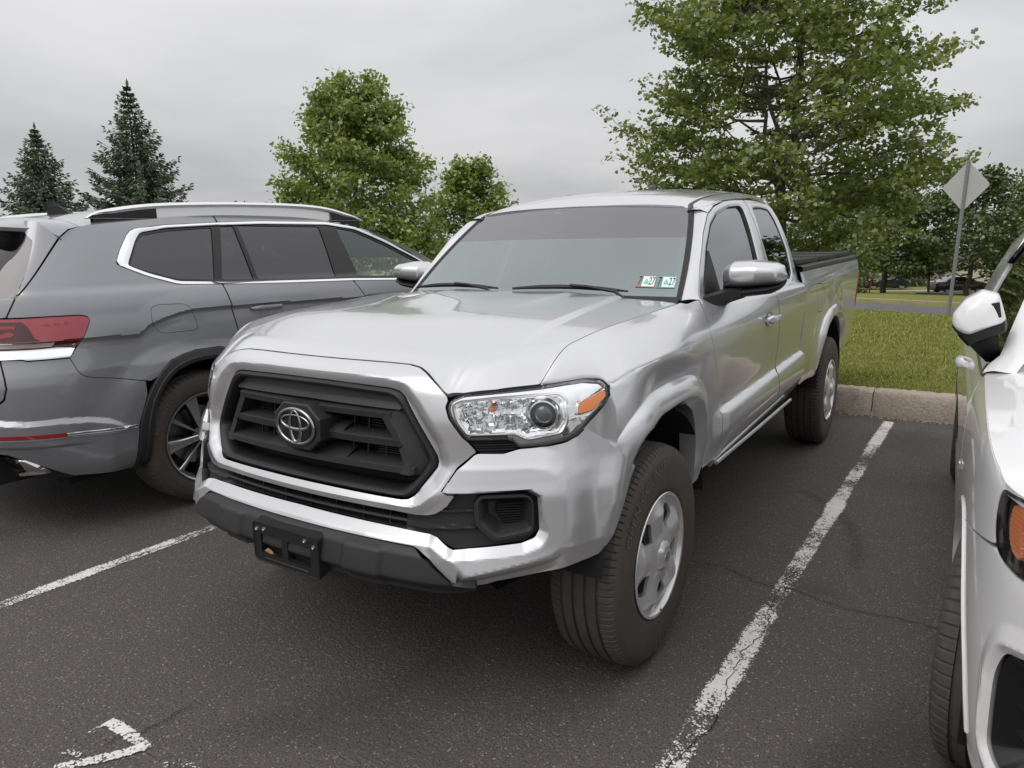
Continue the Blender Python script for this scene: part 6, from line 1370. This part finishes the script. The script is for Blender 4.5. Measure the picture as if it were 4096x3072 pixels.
def broad(name, label, base, H_, prof, m, seed, nb=46, lpt=26, leaf=.13, spread=.34, rise=.55, trunk_r=.16, ns=7, group=None, forks=1, simple=False, clump=None, flat=.6, up=.5, h0=.12, cat='tree'):
    """trunk with limbs and side shoots; prof(h) = crown radius over relative height"""
    rr = np.random.RandomState(seed); T = empty(name, base); tagit(T, label, cat, group); base0 = np.zeros(3)
    tips = []; wood = []
    top = np.array([rr.normal(0, .02)*H_, rr.normal(0, .02)*H_, H_*.93]); tp = wig(base0, top, 12, H_*.008, rr); wood.append(tube(tp, np.linspace(trunk_r, .012, 12)**1.0, 8))
    lead = [tp]
    for f in range(forks-1):
        i = 3+f % 3; q = tp[i]; a = rr.rand()*math.tau; e = q+np.array([math.cos(a)*H_*.13, math.sin(a)*H_*.13, H_*rr.uniform(.40, .56)]); w = wig(q, e, 9, H_*.008, rr); wood.append(tube(w, np.linspace(trunk_r*.5, .01, 9), 6)); lead.append(w)
    for k in range(nb):
        ld = lead[k % len(lead)]; hr = (k+.5)/nb; hz = H_*(h0+(.97-h0)*hr**.9)
        # start point on a leader
        zs = ld[:, 2]; st_h = max(hz-H_*rise*.22*(1-hr), zs[0]+.02); i = np.clip(np.searchsorted(zs, st_h)-1, 0, len(zs)-2); u = np.clip((st_h-zs[i])/(zs[i+1]-zs[i]+1e-6), 0, 1); s0 = ld[i]*(1-u)+ld[i+1]*u
        a = k*2.39996+rr.normal(0, .35); rad = prof(hz/H_)*rr.uniform(.72, 1.12); e = np.array([math.cos(a)*rad, math.sin(a)*rad, hz+rr.normal(0, .02)*H_])
        w = wig(s0, e, 7, rad*.035, rr, -rad*.04); rb = trunk_r*.30*(1-.7*hr)+.008; wood.append(tube(w, np.linspace(rb, .005, 7), 5, cap=False))
        for j in range(ns):
            f = .28+.72*(j+rr.rand()*.8)/ns; i = min(int(f*6), 5); p0 = w[i]+(w[i+1]-w[i])*(f*6-i); dd = (e-s0); dd = dd/np.linalg.norm(dd); sd_ = np.cross(dd, [0, 0, 1.]); sgn = 1 if j % 2 else -1
            ln = spread*rad*(1.15-.55*f)+.12; q = p0+dd*ln*.62+sd_*sgn*ln*.62+np.array([0, 0, rr.normal(.05, .18)*ln]); wood.append(tube(np.stack([p0, (p0+q)/2+rr.normal(0, .03, 3)*ln, q]), [.008, .006, .003], 3, cap=False))
            tips.append((p0, q, ln))
        tips.append((w[4], e, rad*.3))
    C = []
    cl = clump or .17
    for p0, q, ln in tips:
        n = max(5, int(lpt*rr.uniform(.5, 1.4))); t = rr.beta(2.2, 1.1, n)[:, None]; C.append(p0+(q-p0)*t*1.06+rr.normal(0, 1, (n, 3))*np.array([cl, cl, cl*flat]))
    C = np.vstack(C)
    obj('trunk', *join(*wood), M['bark'], T, ang=60)
    leaves('crown', C, leaf, m, T, rr, up, simple)
    return T, len(C)
def spruce(name, label, base, H_, rad, seed, n_whorl=40, group=None):
    rr = np.random.RandomState(seed); T = empty(name, base); tagit(T, label, 'tree', group); wood = [tube(np.array([(0, 0, 0), (0, 0, H_*.5), (0, 0, H_)]), [.16, .09, .012], 7)]
    C, D, S_ = [], [], []
    for k in range(n_whorl):
        f = k/(n_whorl-1); z = H_*(.03+.95*f); r = rad*(1-f)**.92*rr.uniform(.80, 1.12)+.06; nbr = int(13-7*f)+1
        for b in range(nbr):
            a = math.tau*b/nbr+k*.7+rr.normal(0, .16); rb = r*rr.uniform(.62, 1.15); dirv = np.array([math.cos(a), math.sin(a), 0]); n = max(4, int(rb/.13)); t = np.linspace(.10, 1, n); droop = -.34*rb*t+.46*rb*t**2.4+rr.normal(0, .05)*rb
            P = dirv*(rb*t)[:, None]+np.stack([0*t, 0*t, z+droop], 1); wood.append(tube(P[::max(1, n//4)], .010, 3, cap=False)); sdv = np.array([-dirv[1], dirv[0], 0])
            m_ = 7; ii = np.repeat(np.arange(n), m_); q = len(ii); u = rr.rand(q); sg = rr.choice([-1, 1], q); wsp = (.34*(1-t[ii])+.10)*min(1.2, rb)
            C.append(P[ii]+sdv*(sg*wsp*u)[:, None]+np.stack([0*u, 0*u, -.22*wsp*u-np.abs(rr.normal(0, .10, q))*min(1, rb)], 1)+rr.normal(0, .03, (q, 3))); D.append(dirv*.7+sdv*(sg*.7)[:, None]+np.stack([0*u, 0*u, rr.normal(-.35, .35, q)], 1)); S_.append(rr.uniform(.13, .27, q)*(1-.35*f))
            C.append(P[-1:]); D.append((dirv+np.array([0, 0, .35]))[None]); S_.append(np.array([.25*(1-.4*f)]))
    C.append(np.array([[0, 0, H_*.99]]*3)+rr.normal(0, .02, (3, 3))); D.append(np.array([[0, 0, 1.]]*3)); S_.append(np.array([.3, .22, .22]))
    C = np.vstack(C); D = np.vstack(D); D /= np.linalg.norm(D, axis=1, keepdims=True); n = len(C); s = np.concatenate(S_)[:, None]; N = rr.normal(0, 1, (n, 3)); B_ = np.cross(D, N); B_ /= np.linalg.norm(B_, axis=1, keepdims=True)
    V = np.stack([C-B_*s*.14, C+D*s*.5-B_*s*.24, C+D*s*1.2, C+D*s*.5+B_*s*.24, C+B_*s*.14], 1).reshape(-1, 3); L_ = (np.arange(n)[:, None]*5+np.arange(5)[None, :]).ravel()
    obj('trunk', *join(*wood), M['bark'], T, ang=60); fast_mesh('crown', V, L_, np.full(n, 5), M['needle'], T); return T
def at(px, depth, z):
    """ground position seen at image column px (of 4096) and a depth along the view axis"""
    l = (px-2048)/2869.3; y_ = R(-33.116); fw = np.array([math.sin(y_), math.cos(y_)]); rt = np.array([math.cos(y_), -math.sin(y_)]); q = np.array([1.741, -2.211])+depth*(fw/.982+rt*l); return (float(q[0]), float(q[1]), z)
def zprof(pts): return pchip([a for a, b in pts], [b for a, b in pts])
# big open maple behind the truck bed
broad('maple_tree', 'large open maple with spreading branches behind the pickup bed', at(3120, 19.5, -.5), 10.6, zprof([(.10, 1.4), (.18, 2.6), (.26, 3.6), (.36, 4.1), (.46, 4.15), (.58, 3.8), (.72, 3.1), (.84, 2.3), (.93, 1.4), (1, .5)]), M['maple'], 11, nb=100, lpt=58, leaf=.135, spread=.36, trunk_r=.17, ns=9, forks=3, clump=.15, flat=.55, h0=.16)
# dense rounded maple left of centre
broad('maple_tree', 'dense rounded green maple above the grey SUV, tallest of the left trees', at(1450, 33, -1.2), 10.0, zprof([(.05, 2.8), (.15, 3.7), (.3, 4.15), (.45, 3.95), (.6, 3.3), (.75, 2.6), (.87, 1.75), (.95, 1.0), (1, .45)]), M['maple2'], 5, nb=80, lpt=44, leaf=.20, spread=.30, trunk_r=.18, ns=8, forks=4, clump=.24, flat=.75, up=.45, rise=.8, h0=.07)
broad('small_maple_tree', 'smaller green tree between the rounded maple and the truck windshield', at(1900, 38, -1.4), 7.4, zprof([(.05, 2.2), (.2, 3.0), (.4, 2.9), (.6, 2.3), (.8, 1.5), (.93, .8), (1, .3)]), M['maple2'], 8, nb=48, lpt=34, leaf=.21, spread=.32, trunk_r=.14, ns=7, forks=3, clump=.25, flat=.75, rise=.8, h0=.07)
spruce('spruce_tree', 'tall pointed dark spruce above the rear of the grey SUV', at(590, 36, -1.2), 10.6, 4.1, 3)
spruce('spruce_tree', 'shorter dark spruce at the left edge of the photo', at(215, 38, -1.3), 9.1, 4.3, 4)
broad('young_tree', 'bright green young tree half hidden behind the tall spruce', at(745, 41, -1.4), 5.7, zprof([(.1, .8), (.4, 1.3), (.8, .8), (1, .2)]), M['maple2'], 9, nb=20, lpt=16, leaf=.2, trunk_r=.07, ns=5, simple=True)
# right background
broad('dark_tree', 'broad dark tree behind the diamond sign', at(3900, 52, -3.0), 9.4, zprof([(.12, 3.0), (.25, 4.6), (.45, 4.8), (.65, 4.1), (.82, 2.8), (.94, 1.5), (1, .5)]), M['darkleaf'], 21, nb=60, lpt=34, leaf=.27, spread=.36, trunk_r=.2, ns=7, forks=3, clump=.32, flat=.7, h0=.2, simple=True)
broad('mid_tree', 'mid green tree beside the red post, right of the pickup bed', at(3560, 56, -3.0), 8.3, zprof([(.15, 2.6), (.3, 3.8), (.5, 3.9), (.7, 3.2), (.88, 1.9), (1, .5)]), M['midleaf'], 22, nb=52, lpt=30, leaf=.27, spread=.36, trunk_r=.24, ns=7, forks=3, clump=.32, flat=.7, h0=.24, simple=True)
broad('mid_tree', 'light green tree seen low behind the large maple', at(3300, 50, -2.6), 6.4, zprof([(.05, 2.6), (.3, 3.4), (.6, 2.9), (.85, 1.6), (1, .4)]), M['midleaf'], 23, nb=40, lpt=28, leaf=.26, trunk_r=.15, ns=6, forks=3, clump=.32, flat=.7, h0=.08, simple=True)
broad('dark_tree', 'tall dark tree at the right edge above the white SUV', at(4230, 58, -3.2), 10.6, zprof([(.08, 3.4), (.3, 4.8), (.55, 4.5), (.8, 2.9), (.94, 1.4), (1, .4)]), M['darkleaf'], 24, nb=52, lpt=30, leaf=.3, trunk_r=.2, ns=7, forks=3, clump=.34, flat=.7, h0=.1, simple=True)
broad('far_tree', 'hazy green tree closing the gap behind the red post', at(3450, 78, -3.9), 7.5, zprof([(.05, 3.6), (.35, 4.6), (.7, 3.2), (1, .6)]), M['midleaf'], 25, nb=34, lpt=26, leaf=.38, trunk_r=.2, ns=6, forks=3, clump=.45, h0=.05, simple=True)
broad('far_tree', 'pale distant treetop above the grey SUV roof rail', at(960, 120, -4), 13.0, zprof([(.1, 4.0), (.5, 5.2), (.8, 4.4), (1, 1.5)]), M['midleaf'], 26, nb=30, lpt=22, leaf=.6, trunk_r=.25, ns=5, forks=3, clump=.7, simple=True)
broad('far_tree', 'small distant treetop just above the truck roof', at(2285, 90, -4), 11.3, zprof([(.3, .8), (.7, 1.3), (1, .5)]), M['maple2'], 27, nb=14, lpt=16, leaf=.4, trunk_r=.15, ns=4, clump=.35, simple=True)
broad('roadside_bush', 'dense dark bush beside the lawn right of the truck tail', at(3425, 47, -2.05), 2.2, zprof([(.05, .9), (.4, 1.05), (.8, .7), (1, .2)]), M['darkleaf'], 31, nb=18, lpt=22, leaf=.16, trunk_r=.04, ns=5, clump=.18, h0=.05, simple=True, cat='bush')
for i, (px, d, sd_) in enumerate(((4700, 30, 61), (5300, 36, 62), (6300, 34, 63))):
    q = at(px, d, 0); broad('side_tree', 'leafy tree beyond the right edge of the photo, seen only as a reflection', (q[0], q[1], -1.5), 9.0, zprof([(.1, 2.6), (.3, 4.0), (.6, 3.4), (.85, 1.8), (1, .5)]), M['darkleaf'], sd_, nb=30, lpt=20, leaf=.38, trunk_r=.2, ns=6, clump=.36, simple=True, group='trees beyond the right edge')
# ================================================================== small things across the lawn and road
# diamond road sign seen from behind
SG = empty('road_sign', (1.32, 12.1, .20)); tagit(SG, 'grey back of a diamond road sign on a leaning metal post', 'sign')
M['galv'] = mat('galvanised_steel', (.30, .31, .32), .45, .7)
M['signback'] = mat('aluminium_sign_back', (.52, .52, .52), .42, .35)
_t = NT(M['signback']); _t.l(_t.mix(_t.noise(_t.coord(), 5, 4, .6), rgb(.46, .455, .45), rgb(.58, .58, .575)), _t.b.inputs['Base Color'])
hgt = 2.48
def upost():
    n = 2; pr = np.array([(-.034, 0), (-.030, .0), (-.018, -.022), (.018, -.022), (.030, 0), (.034, 0), (.032, .004), (.019, -.018), (-.019, -.018), (-.032, .004)]); lp = []
    for z in np.linspace(-.15, hgt, 12): lp.append(np.stack([pr[:, 0], pr[:, 1], np.full(len(pr), z)], 1))
    return loft(lp, cap1=True)
fac = R(175)          # the sign faces away from the camera
Rz = lambda X, a: np.asarray(X)@np.array([[math.cos(a), math.sin(a), 0], [-math.sin(a), math.cos(a), 0], [0, 0, 1]])
lean = np.array([[1, 0, 0], [0, 1, 0], [.035, .0, 1]])
X, F = upost(); obj('post', Rz(X@lean, R(-31)), F, M['galv'], SG, ang=30)
for k in range(34): 
    z = .25+k*.075
    th = np.linspace(0, math.tau, 8, endpoint=False); P = np.stack([.0055*np.cos(th), np.full(8, -.0228), z+.0055*np.sin(th)], 1); obj('post_hole', Rz(P@lean, R(-31)), [tuple(range(8))], M['gap'], SG, smooth=False)
h_ = .40; dia = rnd([(0, h_), (h_, 0), (0, -h_), (-h_, 0)], .05, 4); P = np.array(dia); cz = hgt-h_-.02
X, F = loft([np.stack([P[:, 0], np.full(len(P), y), P[:, 1]+cz], 1) for y in (.006, .010)], cap0=True, cap1=True); obj('sign_plate', Rz(X@lean, R(-31)), F, M['signback'], SG, smooth=False)
for dz in (.22, -.22): X, F = lathe([(-.028, .0001), (-.028, .009), (-.022, .010)], 8, 1, (0, 0, cz+dz)); obj('bolt', Rz(X@lean, R(-31)), F, M['galv'], SG)
# red post on the far lawn
rp_ = at(3503, 47, 0); rz_ = float(terr(rp_[0], rp_[1])); X, F = lathe([(-.2, .045), (1.22, .045), (1.27, .040), (1.30, .02), (1.31, .0001)], 16, 2); X = X@np.array([[1, 0, 0], [0, 1, 0], [.06, 0, 1]])
PO = empty('red_post', (rp_[0], rp_[1], rz_)); tagit(PO, 'plain red marker post on the far lawn', 'post'); obj('post', X, F, mat('red_paint', (.42, .02, .03), .5), PO)
obj('post_cap', *lathe([(1.20, .047), (1.26, .047), (1.30, .03), (1.315, .0001)], 16, 2, (.078, 0, 0)), mat('red_paint_worn', (.50, .06, .06), .6), PO)
# dark sedan parked side-on
def sedan(name, label, loc, rz, colm, L_=4.75):
    S_ = empty(name, loc, rz); tagit(S_, label, 'car')
    xs = np.linspace(0, L_, 60); top = np.interp(xs, [0, .08, .3, .75, 1.35, 1.75, 2.6, 3.1, 3.55, 4.2, 4.6, 4.75], [.78, .98, 1.03, 1.06, 1.36, 1.45, 1.44, 1.30, 1.04, .94, .82, .66]); belt = np.interp(xs, [0, .08, .5, 3.4, 4.3, 4.75], [.74, .93, .99, .93, .84, .62])
    wd = np.interp(xs, [0, .25, .8, 3.8, 4.4, 4.75], [.70, .84, .91, .91, .84, .62]); bot = np.interp(xs, [0, .3, 4.3, 4.75], [.36, .22, .20, .30]); rows = []
    for x, t, b, w, bo in zip(xs, top, belt, wd, bot):
        tw = w*np.interp(t-b, [0, .1, .5], [.92, .86, .68]); rows.append(np.array([(x, -w*.94, bo), (x, -w, .45), (x, -w*1.0, .68), (x, -w*.965, b), (x, -tw, t-.05*(t-b)-.012), (x, -tw*.8, t), (x, 0, t+.012), (x, tw*.8, t), (x, tw, t-.05*(t-b)-.012), (x, w*.965, b), (x, w, .68), (x, w, .45), (x, w*.94, bo)]))
    obj('body', *loft(rows, close=False, cap0=True, cap1=True), colm, S_, ang=28)
    gw = np.array([(.95, 1.005), (1.42, 1.325), (1.78, 1.405), (2.55, 1.40), (2.98, 1.28), (3.42, .985)])
    for sg in (-1, 1):
        for a, b, k in ((0, 2, 0), (2, 4, 1), (4, 6, 2)): pass
        P = np.array([(1.0, 1.01), (1.45, 1.315), (1.80, 1.385), (1.98, 1.39), (2.02, .995)]); Q = np.array([(2.08, .995), (2.05, 1.39), (2.55, 1.385), (2.95, 1.27), (3.32, .985)])
        for W_ in (P, Q):
            yy_ = lambda q: sg*(.895-.22*np.clip((q[:, 1]-.98)/.42, 0, 1)+.012); obj('window', np.stack([W_[:, 0], yy_(W_), W_[:, 1]], 1), [tuple(range(len(W_)))], M['vwglass'], S_, smooth=False)
        for x in (1.55, 2.62): obj('door_handle', *box((x, sg*.915, .87), (.20, .03, .03), .008), M['chrome'], S_)
        obj('tail_lamp', *box((.10, sg*.70, .86), (.34, .26, .11), .03), M['redlens'], S_); obj('headlight', *box((4.42, sg*.66, .70), (.34, .26, .11), .03), M['hl'], S_)
        obj('belt_trim', *tube([(.95, sg*.905, 1.0), (2.2, sg*.912, .985), (3.4, sg*.90, .965)], .010, 6), M['chrome'], S_)
        for x in (1.02, 3.72):
            Wh = empty('wheel', (x, sg*.80, .33)); Wh.parent = S_; Wh.rotation_euler = (0, 0, math.pi/2*sg)
            obj('tyre', *lathe([(-.10, .20), (-.11, .30), (-.07, .33), (.07, .33), (.11, .30), (.115, .235)], 28), M['rubber'], Wh); obj('rim', *lathe([(.10, .235), (.112, .232), (.10, .21), (.085, .10), (.10, .06), (.10, .0001)], 20), M['spoke'], Wh)
            for k in range(5): a = k*math.tau/5; obj('spoke_gap', np.array([(.1, .10*math.cos(a-.2), .10*math.sin(a-.2)), (.1, .10*math.cos(a+.2), .10*math.sin(a+.2)), (.104, .20*math.cos(a+.3), .20*math.sin(a+.3)), (.104, .20*math.cos(a-.3), .20*math.sin(a-.3))]), [(0, 1, 2, 3)], M['gap'], Wh, smooth=False)
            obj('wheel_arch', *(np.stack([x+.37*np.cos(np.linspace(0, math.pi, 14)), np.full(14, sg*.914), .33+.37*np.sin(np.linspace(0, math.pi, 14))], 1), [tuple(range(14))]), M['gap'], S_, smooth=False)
    return S_
M['blackpaint'] = paint('black_paint', (.018, .018, .021), .2, .3)
q = at(3752, 63, 0); sedan('sedan', 'black sedan parked side-on behind the sign post', (q[0], q[1], float(terr(q[0], q[1]))+.06), R(33), M['blackpaint'])
q = at(3462, 72, 0); sedan('sedan', 'dark car in the shade left of the tree trunk', (q[0], q[1], float(terr(q[0], q[1]))+.05), R(26), M['blackpaint'])
# driveway under the sedan
M['drive'] = mat('driveway_concrete', (.30, .26, .22), .9)
def quad_on(px0, px1, d0, d1, name, m_, dz=.03):
    P = [at(px0, d0, 0), at(px1, d0, 0), at(px1, d1, 0), at(px0, d1, 0)]; V = np.array([(x, y, float(terr(x, y))+dz) for x, y, _ in P]); return tagit(obj(name, V, [(0, 1, 2, 3)], m_, None, smooth=False), kind='structure')
quad_on(3690, 4100, 58, 66, 'driveway', M['road'], .05); quad_on(3560, 3745, 66, 69, 'path', M['drive'], .06)
# green shed, brick house with a porch, pale wall
def boxthing(name, label, cat, px, depth, w, d, h, m_, dz=0., rz=R(33)):
    x, y, _ = at(px, depth, 0); E_ = empty(name, (x, y, float(terr(x, y))+dz), rz); tagit(E_, label, cat); return E_
SHD = boxthing('green_shed', 'dark green board shed beside the tree trunk', 'shed', 3625, 74, 0, 0, 0, None)
gp = mat('green_boards', (.020, .062, .040), .7)
for k in range(9): obj('board', *box((-.72+.18*k, 0, .85), (.172, .05, 1.7), .006), gp, SHD)
obj('shed_body', *box((0, .75, .83), (1.55, 1.4, 1.62)), gp, SHD); obj('shed_roof', *box((0, .7, 1.72), (1.8, 1.75, .08), .01), mat('shed_roof_felt', (.10, .10, .10), .9), SHD)
HS = boxthing('brick_house', 'grey brick house with a white framed porch, half hidden by trees', 'house', 3690, 82, 0, 0, 0, None)
bk = mat('grey_brick', (.27, .235, .22), .9); _t = NT(bk); _b = _t.n('ShaderNodeTexBrick', {0: _t.n('ShaderNodeMapping', {0: _t.coord(), 2: (R(90), 0, 0)}).outputs[0], 'Scale': 5.0, 'Color1': rgb(.30, .26, .25), 'Color2': rgb(.22, .19, .18), 'Mortar': rgb(.36, .34, .32)}); _t.l(_b.outputs[0], _t.b.inputs['Base Color'])
wp = mat('white_wood', (.66, .66, .64), .6)
obj('wall', *box((0, 2.2, 1.6), (9, .2, 3.2)), bk, HS); obj('wall', *box((-2.6, 1.0, 1.2), (.9, 2.2, 2.4)), bk, HS); obj('wall', *box((1.9, 1.0, 1.2), (1.2, 2.2, 2.4)), bk, HS)
obj('roof', np.array([(-5, -.3, 3.0), (5, -.3, 3.0), (5, 3.5, 4.6), (-5, 3.5, 4.6)]), [(0, 1, 2, 3)], mat('house_shingles', (.09, .085, .08), .9), HS, smooth=False)
for x in (-.75, .25, 1.2): obj('porch_post', *box((x, .3, 1.25), (.10, .10, 2.5), .01), wp, HS)
obj('porch_beam', *box((.2, .3, 1.95), (2.4, .12, .12), .01), wp, HS); obj('porch_beam', *box((.2, .3, .62), (2.4, .06, .06), .01), wp, HS)
WN = obj('window', *box((.25, 2.08, 1.3), (.9, .04, 1.0)), M['gloss'], HS); obj('window_frame', *join(box((.25, 2.05, 1.83), (1.0, .06, .07)), box((.25, 2.05, .77), (1.0, .06, .07)), box((-.22, 2.05, 1.3), (.07, .06, 1.1)), box((.72, 2.05, 1.3), (.07, .06, 1.1))), wp, WN)
BW = boxthing('pale_house', 'pale cream house wall behind the black sedan', 'house', 3905, 86, 0, 0, 0, None)
cw = mat('cream_siding', (.62, .57, .46), .8)
for k in range(14): obj('siding_board', np.array([(-3.6, .02, .20*k), (3.6, .02, .20*k), (3.6, 0, .20*k+.0), (-3.6, 0, .20*k), (-3.6, .04, .20*k+.2), (3.6, .04, .20*k+.2)]), [(3, 2, 5, 4), (0, 1, 2, 3)], cw, BW, smooth=False)
obj('roof', np.array([(-4, -.4, 2.8), (4, -.4, 2.8), (4, 3, 4.2), (-4, 3, 4.2)]), [(0, 1, 2, 3)], mat('house_shingles_b', (.12, .11, .10), .9), BW, smooth=False)
# young street tree trunk by the sedan and a concrete stub post
q = at(3744, 60, 0); zt_ = float(terr(q[0], q[1]))
broad('street_tree', 'thin trunked tree left of the black sedan', (q[0], q[1], zt_), 5.2, zprof([(.35, .8), (.55, 1.7), (.8, 1.3), (1, .3)]), M['darkleaf'], 41, nb=22, lpt=22, leaf=.24, trunk_r=.10, ns=5, h0=.42, simple=True)
q = at(3903, 56, 0); BL = empty('concrete_bollard', (q[0], q[1], float(terr(q[0], q[1])))); tagit(BL, 'short concrete stub post in front of the black sedan', 'bollard'); obj('shaft', *lathe([(-.1, .20), (.42, .19), (.46, .17), (.47, .0001)], 16, 2), M['kerb2'], BL); obj('shaft_cap', *lathe([(.44, .195), (.475, .195), (.49, .15), (.49, .0001)], 16, 2), M['kerb2'], BL)
for i, px in enumerate((3690, 3725, 3670)):
    q = at(px, 78, 0); broad('porch_shrub', ('low shrub left of the porch', 'low shrub right of the porch', 'low shrub by the green shed')[i], (q[0], q[1], float(terr(q[0], q[1]))), 1.1, zprof([(.05, .6), (.5, .7), (1, .2)]), M['darkleaf'], 50+i, nb=10, lpt=16, leaf=.13, trunk_r=.03, ns=4, clump=.12, h0=.05, simple=True, cat='shrub')
